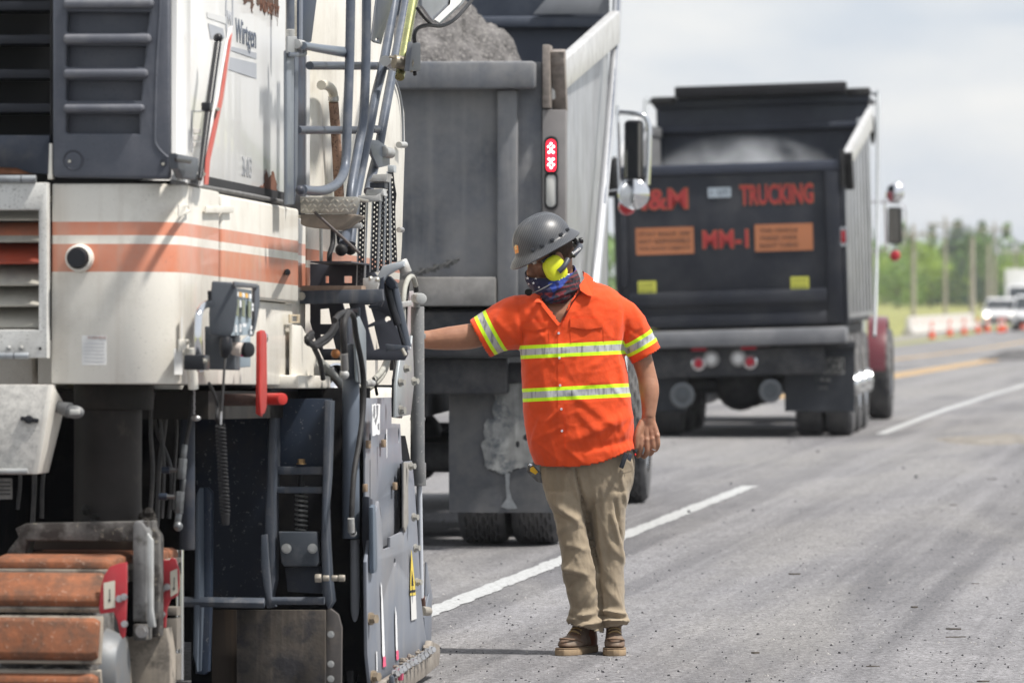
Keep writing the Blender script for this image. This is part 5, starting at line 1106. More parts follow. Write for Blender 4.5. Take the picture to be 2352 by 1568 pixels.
plS('rod_clevis', [(804, 1540), (832, 1540), (834, 1700), (806, 1700)], .16, .06, black_gloss, [R4(812, 1552, 824, 1640)], bev=.003)
MB().ball(sp(811, 1224, .22), .014, 12, 8).obj('banjo_bolt', grey_light, mill)
tubS('cylinder_hose', [(768, 736), (780, 722), (800, 716), (812, 728), (818, 770), (830, 830), (835, 880), (834, 940), (826, 1010), (814, 1080), (809, 1150), (808, 1200), (812, 1222)], .23, 6.5, black, n=12)
tubS('hose_end', [(806, 1190), (807, 1222)], .23, 8, grey_light, sub=1)
tubS('hydraulic_hose', [(798, 718), (790, 740), (789, 780), (792, 815)], .24, 8, black); tubS('hose_end', [(790, 812), (792, 850)], .24, 9, M('hose_end_grey', (.25, .25, .25), .4, .6), sub=1)
MB().ball(sp(791, 860, .22), .018, 12, 8).obj('banjo_bolt', grey_light, mill)
for k, off in enumerate((0, 9)): tubS('hydraulic_hose', [(772, 740 + off), (758, 765 + off), (742, 778 + off), (722, 790 + off * .6), (707, 786 - off), (706, 776), (716, 765 + off)], .12, 7, black, n=12)
tubS('hydraulic_hose', [(722, 800), (735, 830), (742, 870)], .10, 6, black)
MB().ball(sp(771, 812, .16), .018, 10, 7).obj('banjo_bolt', M('rusty_fitting', (.3, .13, .05), .5, .5), mill)
for u, v in ((838, 880), (846, 880)): MB().cyl(sp(u, v, .2), sp(u + 10, v, .2), .013, n=12).obj('pin_head', grey_light, mill)
tubS('grey_conduit', [(736, 832), (760, 855), (790, 892)], .05, 10, M('conduit_grey', (.33, .34, .33), .6), sub=3)
for off in (0, 11): tubS('grey_hose', [(818, 898 - off), (845, 892 - off), (870, 872 - off), (886, 845 - off), (892, 815 - off), (895, 790)], .08, 7, M('hose_beige_grey', (.36, .36, .33), .65, dirt=((.15, .15, .13), .5, 20)))
MB().tube([sp(858, 868, .11), sp(862, 884, .11), sp(866, 906, .11)], .006, 6).obj('cable_tie', black, mill)
c = sp(771, 868, -.06); MB().lathe(c, (.5, -.85, 0), [(-.03, .04), (0, .055), (.01, .06), (.012, .052), (.0, .04), (-.01, .001)], 24).obj('work_light', chrome, mill)
tubS('light_bracket', [(700, 845), (745, 845), (748, 888)], -.1, 8, black, sub=1)
# ---- dark cut-out bracket and tool tray
bk = plR('cutout_bracket', [(713, 606), (846, 606), (872, 640), (888, 680), (906, 740), (934, 798), (938, 812), (930, 827), (745, 827), (728, 790), (713, 740)], 3.05, .02, M('bracket_dark', (.055, .06, .078), .42, var=.08),
    [R4(748, 634, 756, 650), R4(791, 634, 809, 650), [(736, 710), (756, 708), (762, 744), (736, 744)], [(736, 768), (764, 768), (772, 801), (742, 801)], [(786, 660), (800, 688), (812, 735), (808, 745), (800, 740), (786, 690)], [(846, 752), (860, 748), (872, 800), (860, 804)], [(838, 700), (850, 700), (862, 738), (846, 746)], circ((891, 733), 7, 12)], bev=.003)
MB().bb(tuple(rp(713, 603, 2.6)), tuple(rp(850, 606, 3.05))).obj('bracket_top', M('bracket_dark', (.055, .06, .078)), bk)
ty = plR('tool_tray', [(686, 668), (880, 664), (882, 690), (864, 696), (684, 698)], 2.72, .03, slate, bev=.004)
MB().bb(tuple(rp(692, 668, 2.73)), tuple(rp(856, 659, 3.0))).obj('tray_board', M('wood_edge', (.3, .22, .17), .8, var=.3, vs=20), ty)
mb = MB(); hexbolt(mb, rp(692, 680, 2.7), (0, -1, 0), .012, .012); mb.obj('bolt', zinc, ty)
# folded track-ladder of perforated strips
perf = M('perforated_black', (.03, .032, .038), .4, .2); edge = M('strip_edge', (.42, .45, .48), .4, .4)
for i, (t0, t1, w_, sh) in enumerate((((834, 449), (827, 665), 14, 1), ((864, 458), (858, 625), 14, 1), ((878, 448), (873, 622), 11, 1), ((886, 400), (888, 608), 13, 1), ((897, 394), (906, 602), 13, 1))):
    holes = []; n_ = int((t1[1] - t0[1]) / 11)
    out_ = []; 
    for k in range(9): t = k / 8; bulge = 5 * math.exp(-((t - .25) / .12) ** 2) if i == 4 else 0; out_.append((t0[0] + (t1[0] - t0[0]) * t + w_ / 2 + bulge, t0[1] + (t1[1] - t0[1]) * t))
    out_ += [(t1[0] - w_ / 2, t1[1]), (t0[0] - w_ / 2, t0[1])]
    for k in range(n_):
        t = (k + .7) / (n_ + .4)
        for j, dx in ((0, -.23), (1, .23)): tt = t + (j * .5) / n_; cx, cy = t0[0] + (t1[0] - t0[0]) * tt + dx * w_, t0[1] + (t1[1] - t0[1]) * tt; holes.append(circ((cx, cy), 1.75, 7, 2.6)) if tt < .98 else 0
    o = plR('perforated_step', out_, 2.98 + i * .05, .004, perf, holes, 0)
    e_ = MB(); e_.prism([rp(t0[0] + w_ / 2 + 1, t0[1], 2.96 + i * .05), rp(t0[0] + w_ / 2 + 5, t0[1], 2.96 + i * .05), rp(t1[0] + w_ / 2 + 5, t1[1], 2.96 + i * .05), rp(t1[0] + w_ / 2 + 1, t1[1], 2.96 + i * .05)], (0, .004, 0))
    if i != 4: e_.obj('step_flange', edge, o)
    plR('step_flange', [(t0[0] - w_ / 2 - 2.5, t0[1]), (t0[0] - w_ / 2, t0[1]), (t1[0] - w_ / 2, t1[1]), (t1[0] - w_ / 2 - 2.5, t1[1])], 2.97 + i * .05, .004, edge, bev=0, parent=o)
pale = M('pale_bracket', (.45, .46, .46), .5, .2, var=.15, vs=12, dirt=((.22, .18, .14), .5, 14))
plR('ladder_bracket', [(862, 402), (896, 400), (892, 418), (852, 418)], 2.9, .1, pale, bev=.003); plR('ladder_bracket', R4(853, 420, 887, 432), 2.92, .08, slate); plR('ladder_bracket', [(846, 436), (884, 434), (886, 450), (842, 450)], 2.9, .08, pale, bev=.003)
plR('ladder_bracket', [(822, 458), (826, 450), (866, 450), (876, 444), (876, 462), (840, 464)], 2.88, .06, pale, bev=.003); plR('ladder_bracket', R4(893, 380, 908, 396), 3.0, .06, M('bracket_grey2', (.4, .43, .45), .4), bev=.004)
plR('ladder_foot', [(836, 640), (868, 636), (872, 652), (866, 672), (850, 676), (846, 690), (836, 684)], 2.86, .06, pale, bev=.004)
plR('ladder_arm', [(866, 640), (880, 612), (905, 604), (930, 600), (930, 612), (908, 622), (892, 632), (876, 660), (866, 668)], 2.9, .05, M('arm_pale', (.42, .46, .5), .4, .3), bev=.006)
MB().cyl(rp(922, 598, 2.92), rp(934, 628, 2.92), .022, n=14).obj('ladder_pivot', pale, mill, bevel=.004)
for u, v in ((851, 641), (866, 643), (851, 671)): MB().ball(rp(u, v, 2.84), .012, 10, 6).obj('dome_nut', zinc, mill)
plR('arm_mount', [(872, 640), (882, 636), (882, 690), (876, 704), (850, 708), (846, 702), (868, 698), (872, 684)], 2.88, .03, slate_dk, bev=.003)
# gas struts
MB().tube([rp(886, 650, 2.95), rp(902, 710, 2.95), rp(914, 746, 2.95)], .015, 12).obj('gas_strut', black_gloss, mill); MB().tube([rp(914, 746, 2.95), rp(928, 792, 2.95)], .007, 10).obj('strut_rod', black_gloss, mill)
MB().tube([rp(903, 655, 2.98), rp(935, 798, 2.98)], .0185, 16).obj('gas_strut', M('strut_slate', (.07, .08, .1), .3, .3), mill)
plR('strut_foot', [(888, 790), (938, 794), (940, 804), (890, 806)], 2.93, .06, slate, bev=.003)
plR('strut_head', [(884, 640), (896, 634), (910, 648), (914, 660), (900, 664), (888, 652)], 2.93, .06, slate_dk, bev=.004)
MB().cyl(rp(924, 800, 2.9), rp(932, 816, 2.9), .007, n=8).obj('split_pin', zinc, mill)
# ---- tread plate step and its bracket
tp = empty('step_plate', None); tp.parent = mill
trd = M('chequer_plate', (.36, .35, .32), .4, .6, var=.25, vs=14, dirt=((.2, .15, .1), .6, 14))
s0_ = 2.4
MB().prism([rp(688, 452, s0_), rp(822, 452, s0_), rp(826, 462, s0_), rp(818, 492, s0_), rp(690, 490, s0_)], (0, .012, 0)).obj('step_lip', trd, tp, bevel=.004)
MB().bb(tuple(rp(688, 452, s0_ + .013) - V((0, 0, .012))), tuple(rp(818, 452, s0_ + .013) + V((0, .30, 0)))).obj('step_top', trd, tp, bevel=.003)
tear = MB()
for r_ in range(3):
    for k in range(11):
        c = rp(694 + k * 11.5 + (r_ % 2) * 5.7, 461 + r_ * 11, s0_ - .0005); tear.ball(c, (.0095, .0022, .003), 8, 4, Euler((0, R(42 if (r_ + k) % 2 else -42), 0)).to_matrix())
tear.obj('tread_pattern', M('tread_bright', (.55, .52, .46), .3, .8, dirt=((.25, .2, .15), .5, 20)), tp, kind='stuff')
MB().prism([rp(690, 492, s0_ + .02), rp(818, 492, s0_ + .02), rp(816, 497, s0_ + .02), rp(785, 520, s0_ + .02), rp(768, 526, s0_ + .02), rp(700, 520, s0_ + .02), rp(690, 515, s0_ + .02)], (0, .22, 0)).obj('step_box', M('step_underside', (.25, .215, .18), .7, var=.2, vs=8, dirt=((.1, .09, .08), .6, 9)), tp, bevel=.004)
tubR('step_stay', [(722, 487), (775, 535), (826, 582)], s0_ - .02, 3.5, M('stay_dark', (.07, .06, .06), .5), sub=1, parent=tp)
plR('step_stay', R4(800, 513, 832, 524), 2.75, .02, grey_light, parent=tp)
# ---- handrails
rail = M('rail_slate', (.082, .098, .13), .36, .1, var=.1, vs=6, dirt=((.25, .25, .25), .3, 14), bump=(70, .04))
plS('post_channel', [(655, 118), (664, 108), (672, 118), (671, 470), (656, 470)], .05, .03, M('post_light', (.19, .215, .25), .35, .2, dirt=((.15, .16, .17), .4, 8)), bev=.004)
plS('post_channel', [(674, 120), (682, 120), (680, 400), (673, 470)], .03, .03, rail, bev=.003)
tubS('handrail', [(667, -40), (667, 70)], .04, 10, rail, sub=1); tubS('rail_socket', [(667, 68), (668, 118)], .05, 10, pale, sub=1); tubS('grab_rail', [(692, -40), (691, 95)], .02, 4, M('rail_light', (.2, .22, .26), .35), sub=1)
plS('rail_backing', [(684, -40), (730, -40), (713, 96), (700, 104), (684, 100)], -.07, .02, M('backing_navy', (.045, .06, .095), .4))
plS('dark_column', R4(674, 98, 699, 470), -.1, .03, M('column_navy', (.04, .052, .08), .45, dirt=((.09, .05, .03), .5, 6)))
plS('white_column', R4(701, 128, 708, 470), -.095, .03, M('grey_white', (.6, .6, .6), .5))
tubS('rail_arm', [(696, 105), (735, 112), (796, 121)], .10, [9, 10, 13], M('rail_mid', (.14, .165, .2), .36, .1), sub=2); MB().cyl(sp(680, 101, .08), sp(694, 104, .08), .018, n=12).obj('rail_pin', pale, mill)
plS('rail_hinge', [(664, 120), (696, 122), (698, 100), (703, 100), (703, 126), (698, 132), (664, 130)], .08, .02, rail, bev=.003)
plS('rail_tab', R4(659, 84, 680, 122), .07, .02, M('tab_grey', (.27, .28, .29), .5), bev=.003)
tubS('handrail', [(806, -40), (804, 90), (802, 170), (798, 280), (795, 360), (790, 395), (776, 420), (752, 435), (725, 439), (695, 436)], .13, 11, rail, n=16)
MB().ball(sp(689, 437, .13), .018, 14, 9).obj('rail_knob', M('knob_dark', (.04, .045, .06), .4), mill)
tubS('handrail', [(842, -40), (841, 100), (838, 220), (834, 280), (824, 335), (815, 385), (806, 440), (800, 520), (788, 562)], .10, 11, rail, n=16); MB().ball(sp(784, 574, .10), .024, 14, 9).obj('rail_foot', black, mill)
tubS('handrail', [(912, -40), (900, 40), (880, 150), (864, 215), (852, 280), (840, 340), (828, 400), (815, 470), (806, 560)], .06, 11, rail, n=16); MB().ball(sp(805, 572, .05), .024, 14, 9).obj('rail_foot', black, mill)
tubS('handrail', [(940, -40), (922, 60), (903, 160), (884, 260), (870, 340), (855, 400), (846, 440)], .03, 11, rail, n=16)
tubS('rung', [(711, 151), (892, 152)], .02, 9, M('rung_dark', (.06, .07, .09), .4), sub=1); tubS('rung', [(684, 299), (822, 299)], .02, 9, M('rung_dark', (.06, .07, .09)), sub=1); tubS('rung', [(852, 297), (868, 297)], .02, 9, rail, sub=1)
MB().tube([sp(885, 140, .1), sp(898, 146, .1), sp(908, 152, .1)], .022, 12).obj('rung_sleeve', M('sleeve_pale', (.33, .34, .35), .4, .3), mill, smooth=60)
plS('gusset_plate', [(868, -40), (912, -40), (896, 20), (874, 102), (858, 98), (852, 92)], .12, .015, slate, [circ((864, 91), 3.5, 8)], bev=.003)
zy = M('zinc_yellow', (.42, .44, .2), .25, .9, var=.3, vs=5, dirt=((.2, .12, .1), .4, 12))
tubS('telescopic_tube', [(957, -40), (937, 70), (918, 178)], .16, 11, zy, n=18, sub=1)
mb = MB(); c = sp(924, 142, .17); mb.cyl(c + V((-.03, -.02, 0)), c + V((.03, .02, -.01)), .028, n=16); mb.box(c + V((.02, 0, 0)), (.05, .03, .02), (0, .5, 0)); mb.tube([c + V((-.05, 0, .02)), c + V((0, -.03, .01)), c + V((.04, 0, -.04))], .006, 6); mb.obj('tube_clamp', M('clamp_metal', (.3, .27, .22), .45, .7, dirt=((.1, .08, .06), .5, 20)), mill)
plS('junction_box', [(942, 96), (960, 98), (960, 164), (934, 164)], .2, .05, M('jbox', (.12, .13, .15), .5), bev=.006)
MB().cyl(sp(952, 164, .2), sp(953, 172, .2), .008, n=8).obj('cable_gland', black, mill)
tubS('mirror_arm', [(952, 98), (952, 78), (962, 64), (985, 58), (1012, 60), (1040, 48), (1066, 22), (1092, -10)], .3, 4.5, black, n=10)
tubS('mirror_arm', [(958, 20), (975, 42), (995, 60)], .3, 3.5, black, n=8)
mr2 = plS('mirror', [(962, -60), (966, 14), (992, 50), (1010, 56), (1060, 10), (1100, -60)], .36, .03, M('mirror_shell', (.26, .28, .31), .4), bev=.008)
plS('mirror_face', [(1008, 52), (1056, 8), (1090, -50), (1040, -50), (1035, 10), (998, 46)], .378, .004, M('mirror_white', (.74, .74, .72), .2), bev=0, parent=mr2)
# swan-neck and folded foot step near the post
plS('foot_step', [(845, 330), (850, 322), (866, 322), (884, 335), (892, 355), (892, 380), (866, 386), (852, 356)], .05, .03, M('step_slate', (.11, .13, .16), .4), bev=.004)
MB().cyl(sp(880, 348, .06), sp(897, 352, .06), .022, n=16).obj('step_roller', grey_light, mill, bevel=.004)
# ---- white engine hood beyond the ladder
hd = plS('engine_hood', [(708, -60), (880, -60), (890, 60), (905, 185), (916, 215), (923, 258), (925, 330), (922, 420), (918, 560), (912, 650), (700, 660), (700, 130)], -.16, .05, cream, bev=.015)
MB().bb((-.9, sp(704, 0, -.19).y, zB + .01), (-.19, sp(905, 0, -.19).y, 2.9)).obj('engine_bay', cream_plain, mill)
tubS('hood_edge', [(906, 182), (917, 212), (924, 258), (926, 330)], -.14, 3, M('hood_edge', (.25, .27, .3), .5), n=8)
MB().cyl(sp(916, 333, -.13), sp(930, 333, -.12), .014, n=10).obj('stud', grey_light, mill); MB().cyl(sp(916, 528, -.13), sp(924, 528, -.12), .012, n=10).obj('stud', steel, mill)
tubS('elbow_pipe', [(738, 196), (750, 196), (762, 206), (766, 222), (766, 236)], -.1, 11, M('aged_plastic', (.55, .52, .44), .4, var=.15), n=16)
tubS('pipe_clamp', [(766, 222), (766, 232)], -.1, 12.5, steel, sub=1); tubS('drain_hose', [(766, 234), (770, 290), (775, 370), (780, 470)], -.1, 11.5, M('hose_rusty_tan', (.34, .22, .16), .8, var=.25, vs=20, speck=((.08, .05, .04), 90, .6, .7)), n=16)
# things seen between step and tray
plS('amber_marker', [(780, 606), (810, 604), (812, 614), (778, 616)], -.05, .05, M('marker_orange', (.7, .13, .05), .4), bev=.004)
tubS('cable_drop', [(765, 525), (764, 560), (757, 585), (758, 612)], -.06, 6, black); tubS('grey_strip', [(737, 525), (738, 600)], -.08, 4, grey_light, sub=1)
plS('slate_bracket', [(775, 530), (800, 530), (806, 545), (785, 565), (778, 560)], .0, .03, slate_dk)
# ---- side plate with its fittings
a_p = .24
SP = plS('side_plate', [(866, 1150), (874, 1205), (876, 1262), (893, 1256), (893, 1234), (920, 1221), (926, 1206), (926, 1060), (943, 1058), (948, 1110), (953, 1183), (957, 1251), (964, 1376), (969, 1420), (976, 1472), (974, 1500), (946, 1512), (900, 1545), (850, 1600), (840, 1500), (838, 1290), (850, 1215)], a_p, .03, plate_grey, [circ((903, 1290), 2.3, 8, 9), circ((932, 1110), 1.6, 8, 10)], .003)
plS('upper_plate', [(836, 914), (897, 912), (897, 972), (917, 973), (921, 1054), (925, 1062), (921, 1240), (880, 1275), (838, 1300)], a_p - .03, .02, plate_grey, [[(856, 1262), (856, 1180), (861, 1154), (866, 1152), (871, 1168), (876, 1215), (877, 1262)], circ((913.5, 1000), 1.6, 10, 17), circ((911, 1146), 1.7, 10, 18), circ((848, 1010), 2.5, 8, 16), circ((883, 1012), 2.5, 8, 16), circ((905, 1108), 2.5, 8, 16)], .003)
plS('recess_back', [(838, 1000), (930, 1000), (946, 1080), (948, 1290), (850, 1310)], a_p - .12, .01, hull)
plS('round_boss', circ((867, 1215), 6, 16, 45), a_p - .07, .03, plate_grey)
plS('slot_shade', [(919, 1064), (925, 1064), (925, 1204), (919, 1216)], a_p - .015, .006, hull)  # flat near-black strip standing for the shade inside the slot
plS('slot_edge', [(926, 1061), (937, 1061), (935, 1120), (936, 1200), (929, 1222), (926, 1210)], a_p + .012, .02, M('slot_stone', (.30, .29, .27), .8, dirt=((.15, .13, .12), .5, 20), bump=(60, .4)), parent=SP)
plS('plate_rib', [(852, 1165), (857, 1158), (859, 1190), (862, 1300), (860, 1312), (854, 1316), (853, 1300)], a_p + .02, .04, M('rib_slate', (.11, .14, .18), .4), bev=.004)
plS('plate_rib', [(840, 1140), (848, 1146), (850, 1290), (856, 1310), (852, 1326), (846, 1300), (840, 1240)], a_p - .01, .06, slate_dk, bev=.004)
for u, v in ((845, 1014), (880, 1012), (906, 1110), (904, 1262), (838, 1114)): MB().box(sp(u + 1, v + 6, a_p - .012), (.014, .045, .03)).obj('wear_block', M('wear_bronze', (.3, .22, .15), .6, .3, dirt=((.1, .09, .08), .5, 20)), SP, bevel=.003)
for u, v in ((948, 1070), (955, 1187), (959, 1258), (963, 1336), (955, 875), (924, 878), (925, 940), (925, 944), (937, 846)):
    mb = MB(); hexbolt(mb, sp(u - 6, v, a_p + .03), (.9, -.3, 0), .0125, .022); mb.obj('bolt', M('bolt_pale', (.42, .41, .38), .45, .5), SP)
for u, v in ((850, 1420), (856, 1553)):
    mb = MB(); hexbolt(mb, sp(u, v, a_p + .012), (.9, -.45, 0), .018, .03); mb.obj('bolt', M('bolt_rusted', (.33, .27, .2), .6, .4, dirt=((.15, .12, .1), .5, 20)), SP)
plS('link_bar', [(918, 806), (940, 798), (944, 770), (948, 880), (940, 952), (906, 958), (908, 880)], a_p - .03, .03, M('link_grey', (.30, .33, .35), .4, .3, dirt=((.2, .2, .2), .3, 10)), bev=.004)
plS('link_edge', [(906, 870), (918, 806), (926, 808), (918, 960), (905, 958)], a_p - .05, .05, slate)
# sticker, label, paint strokes
wt = M('paint_white', (.75, .76, .77), .6, var=.05); yl = M('sticker_yellow2', (.72, .55, .08), .45)
st = plS('warning_sticker', [(945, 1262), (948, 1290), (955, 1366), (942, 1367), (943, 1320)], a_p + .0118, .001, yl, bev=0, parent=SP)
plS('print', [(946, 1308), (949, 1330), (950, 1344), (945, 1344)], a_p + .0128, .0006, black, bev=0, parent=st); plS('print', [(942, 1355), (954, 1353), (954, 1359), (942, 1361)], a_p + .0128, .0006, black, bev=0, parent=st)
plS('white_label', [(943.5, 1369), (955, 1367), (957, 1420), (945, 1424)], a_p + .0118, .001, lab, bev=0, parent=SP)
plS('sprayed_mark', jagged([(855, 928), (872, 928), (872, 998), (855, 999)], 2, 3), a_p + .0118, .001, wt, bev=0, parent=SP)
for pp in ([(858, 932), (861, 930), (862, 950), (860, 962), (857, 955)], [(864, 930), (869, 930), (868, 955), (863, 976), (860, 965), (865, 955)], [(867, 975), (871, 970), (871, 988), (868, 985)]): plS('mark_shape', pp, a_p + .0127, .0006, M('mark_shade', (.18, .19, .21), .5), bev=0, parent=SP)
plS('sprayed_stroke', jagged([(874.5, 1336), (877, 1345), (880, 1400), (884, 1500), (882, 1522), (878, 1500), (876, 1400)], .5, 4), a_p + .0118, .001, wt, bev=0, parent=SP)
plS('sprayed_stroke', jagged([(908, 1392), (911, 1410), (912, 1440), (914, 1506), (910, 1506), (908, 1440)], .5, 6), a_p + .0118, .001, wt, bev=0, parent=SP)
plS('sprayed_stroke', [(887, 985), (889, 985), (889, 1050), (888, 1052)], a_p + .0118, .001, wt, bev=0, parent=SP)
plS('sprayed_stroke', [(864, 1495), (866, 1495), (867, 1540), (865, 1540)], a_p + .0118, .001, wt, bev=0, parent=SP)
pk = M('spray_pink', (.75, .12, .22), .6)
for pp in ([(880, 1508), (885, 1506), (887, 1528), (880, 1532)], [(910, 1494), (915, 1492), (916, 1512), (911, 1516)]): plS('pink_mark', jagged(pp, 1, 9), a_p + .0125, .001, pk, bev=0, parent=SP)
# skid shoe along the bottom, its bolts
plS('skid_shoe', [(852, 1590), (878, 1562), (905, 1545), (940, 1530), (976, 1500), (984, 1470), (1003, 1480), (1004, 1500), (1001, 1527), (965, 1557), (900, 1600), (852, 1700)], a_p + .03, .06, M('skid_steel', (.30, .27, .235), .6, .3, var=.25, vs=9, dirt=((.12, .1, .09), .6, 10), bump=(40, .5, .006)), bev=.006, parent=SP)
plS('nose_plate', [(978, 1290), (992, 1372), (990, 1380), (988, 1480), (976, 1480), (972, 1418), (984, 1360), (976, 1370)], a_p - .04, .02, plate_grey)
rg = random.Random(4)
for k in range(11): u = 905 + 8.4 * k; v = 1548 - 5.6 * k + rg.uniform(-2, 2); mb = MB(); hexbolt(mb, sp(u, v, a_p + .065), (.8, -.6, .2), .012, .02); mb.obj('bolt', steel, SP)
mb = MB()
for k in range(60): u = rg.uniform(905, 990); v = 1548 - (u - 905) * .62 + rg.uniform(-20, 8); mb.ball(sp(u, v, a_p + .05), [rg.uniform(.006, .014) for _ in range(3)], 6, 4)
mb.obj('packed_dirt', M('packed_dirt', (.25, .22, .19), .95, var=.3, vs=40), SP, smooth=0, kind='stuff')
for (u, v) in ((900, 1562), (920, 1550)): MB().box(sp(u, v, a_p + .06), (.018, .04, .04)).obj('pink_tab', pk if u > 905 else slate, SP, bevel=.006)
# ---- right cylinder with rod and top linkage
cylm = M('cylinder_grey', (.155, .165, .175), .45, .1, var=.12, vs=4, dirt=((.27, .26, .25), .6, 5, .4, .7), speck=((.4, .4, .38), 90, .7, .5), bump=(50, .08))
tubS('lift_cylinder', [(959, 704), (959, 1056), (961, 1112)], .20, [15.5, 16.5, 16.5], cylm, n=28, sub=1, bevel=.002)
tubS('cylinder_collar', [(960, 766), (960, 778)], .20, 18, cylm, n=28, sub=1, bevel=.002); tubS('cylinder_collar', [(959.5, 958), (959.5, 966)], .20, 17.6, cylm, n=28, sub=1, bevel=.003); tubS('cylinder_collar', [(961, 1062), (961, 1115)], .20, 17.6, cylm, n=28, sub=1, bevel=.002)
tubS('cylinder_rod', [(963, 1113), (967, 1372)], .20, 6.5, M('rod_satin', (.5, .54, .6), .3, .8), n=18, sub=1)
tubS('rod_end', [(967, 1370), (971, 1408)], .20, 9, M('rod_end_rust', (.12, .07, .06), .6, .3), sub=1); MB().cyl(sp(968, 1402, .22), sp(983, 1403, .22), .019, n=14).obj('pivot_bolt', M('bolt_beige', (.4, .37, .32)), mill)
tubS('cylinder_stem', [(957, 676), (957, 706)], .20, 8, grey_light, sub=1); MB().cyl(sp(955, 685, .18), sp(968, 686, .24), .022, n=16).obj('pivot_pin', pale, mill, bevel=.003)
plS('linkage_plate', [(920, 672), (948, 668), (952, 700), (944, 760), (936, 800), (930, 820), (936, 760), (938, 700)], .14, .015, M('linkage_pinkish', (.42, .38, .39), .45, .1), bev=.003)
tubS('grey_hose', [(924, 790), (927, 750), (926, 700), (930, 662), (938, 640), (948, 636), (955, 655)], .2, 6, M('hose_beige_grey', (.36, .36, .33), .65), n=12); tubS('hydraulic_hose', [(932, 690), (936, 650), (944, 632), (952, 640), (956, 668)], .17, 6, black, n=12)
plS('hose_clip', [(920, 694), (942, 690), (944, 702), (922, 706)], .21, .03, grey_light)
# front and far side of the machine, out of view
tr2 = copy_tree(tr, mill); tr2.location = tr.location + V((0, 5.2, .0)); tr3 = copy_tree(tr, mill); tr3.location = V((-1.5, 0, 0))
MB().bb((-2.2, 3.7, .7), (-.3, 7.2, zB)).obj('front_hull', cream_plain, mill, bevel=.03)
# ---------------------------------------------------------------- the worker
from mathutils.bvhtree import BVHTree
PY = 24.3
PR = W(1362, 1500, PY); PR.z = 0
man = empty('person', Matrix.Translation(PR), 'person in orange striped shirt, khaki trousers and dark hard hat reaching into the machine', 'person')
T0 = Matrix.Translation(-PR)
K = PY / F                                        # metres per photo pixel at the worker
def wp(u, v, dy=0.): p = W(u, v, PY); p.y += dy; return p
def pxo(p): return (CX + F * p.x / p.y, HV - F * (p.z - CH) / p.y)
def ring(c, ax, ay, n=28, e=2.3):
    o = []
    for i in range(n):
        t = 2 * math.pi * i / n; ct, st = math.cos(t), math.sin(t)
        o.append(c + ax * (abs(ct) ** (2 / e) * (1 if ct >= 0 else -1)) + ay * (abs(st) ** (2 / e) * (1 if st >= 0 else -1)))
    return o
def slices(mb, rows, n=36, e=2.4):
    """rows: (v, left, right, half depth, dy)"""
    mb.loft([ring(wp((l_ + r_) / 2, v, dy), V(((r_ - l_) / 2 * K, 0, 0)), V((0, hd, 0)), n, e) for v, l_, r_, hd, dy in rows])
def remesh(mb, vox, smooth=2, it_name='r'):
    me = mb.mesh(); o = bpy.data.objects.new(it_name, me); COL.objects.link(o)
    m = o.modifiers.new('r', 'REMESH'); m.mode = 'VOXEL'; m.voxel_size = vox
    s = o.modifiers.new('s', 'SMOOTH'); s.iterations = smooth; s.factor = .5
    dg = bpy.context.evaluated_depsgraph_get(); r = bpy.data.meshes.new_from_object(o.evaluated_get(dg)); bpy.data.objects.remove(o); return r
def displace(me, fn):
    ns = [v.normal.copy() for v in me.vertices]; d = [fn(v.co, n) for v, n in zip(me.vertices, ns)]
    for v, n, q in zip(me.vertices, ns, d): v.co += n * q
    me.update()
def folds_fn(folds, noise_amp=.0015, nscale=9, seed=0, crease=.003):
    def fn(p, n):
        u, v = pxo(p); d = noise_amp * mnoise.fractal(p * nscale + V((seed, 0, 0)), 1., 2., 3)
        q_ = V((p.x * 19 + p.z * 6, p.y * 7, p.z * 5 - p.x * 3)) if p.z < .98 else V((p.x * 6 + p.z * 5, p.y * 6, p.z * 11 - p.x * 7)) + V((seed, 1.3, 0)); r_ = 1 - abs(mnoise.noise(q_)) * 2.2; r2 = 1 - abs(mnoise.noise(q_ * 2.3)) * 2.2
        d += crease * (max(0, r_) ** 3 + .5 * max(0, r2) ** 3 - .3)
        face = max(0, min(1, .35 - n.y * 1.2)) if n.y < .3 else 0
        if face > 0:
            for (u0, v0, u1, v1, w_, a) in folds:
                if not (min(u0, u1) - 3 * w_ < u < max(u0, u1) + 3 * w_ and min(v0, v1) - 3 * w_ < v < max(v0, v1) + 3 * w_): continue
                dx, dy = u1 - u0, v1 - v0; L2 = dx * dx + dy * dy; t = ((u - u0) * dx + (v - v0) * dy) / L2; tc = max(0, min(1, t))
                ex, ey = u - (u0 + dx * tc), v - (v0 + dy * tc); side = (ex * dy - ey * dx) / math.sqrt(L2); dd = math.hypot(ex, ey)
                ww = w_ * (1.0 if side > 0 else .62)            # one flank steeper than the other
                d += face * a * .001 * math.exp(-(dd / ww) ** 2) * (math.sin(math.pi * min(1, max(0, .12 + .8 * tc))) ** .5)
        return d
    return fn
def cut(me, test):
    bm = bmesh.new(); bm.from_mesh(me); bm.normal_update()
    bmesh.ops.delete(bm, geom=[f for f in bm.faces if test(f.calc_center_median(), f.normal)], context='FACES'); bm.to_mesh(me); bm.free()
def inpoly(u, v, P):
    c = False; j = len(P) - 1
    for i in range(len(P)):
        if (P[i][1] > v) != (P[j][1] > v) and u < (P[j][0] - P[i][0]) * (v - P[i][1]) / (P[j][1] - P[i][1]) + P[i][0]: c = not c
        j = i
    return c
def bvh(me): return BVHTree.FromPolygons([v.co for v in me.vertices], [p.vertices[:] for p in me.polygons])
def hit(t, u, v, off=0.):
    o = V((0, 0, CH)); d = ray(u, v).normalized(); h = t.ray_cast(o, d)
    if h[0] is None: return None
    n = h[1] if h[1].dot(d) < 0 else -h[1]; return h[0] + n * off
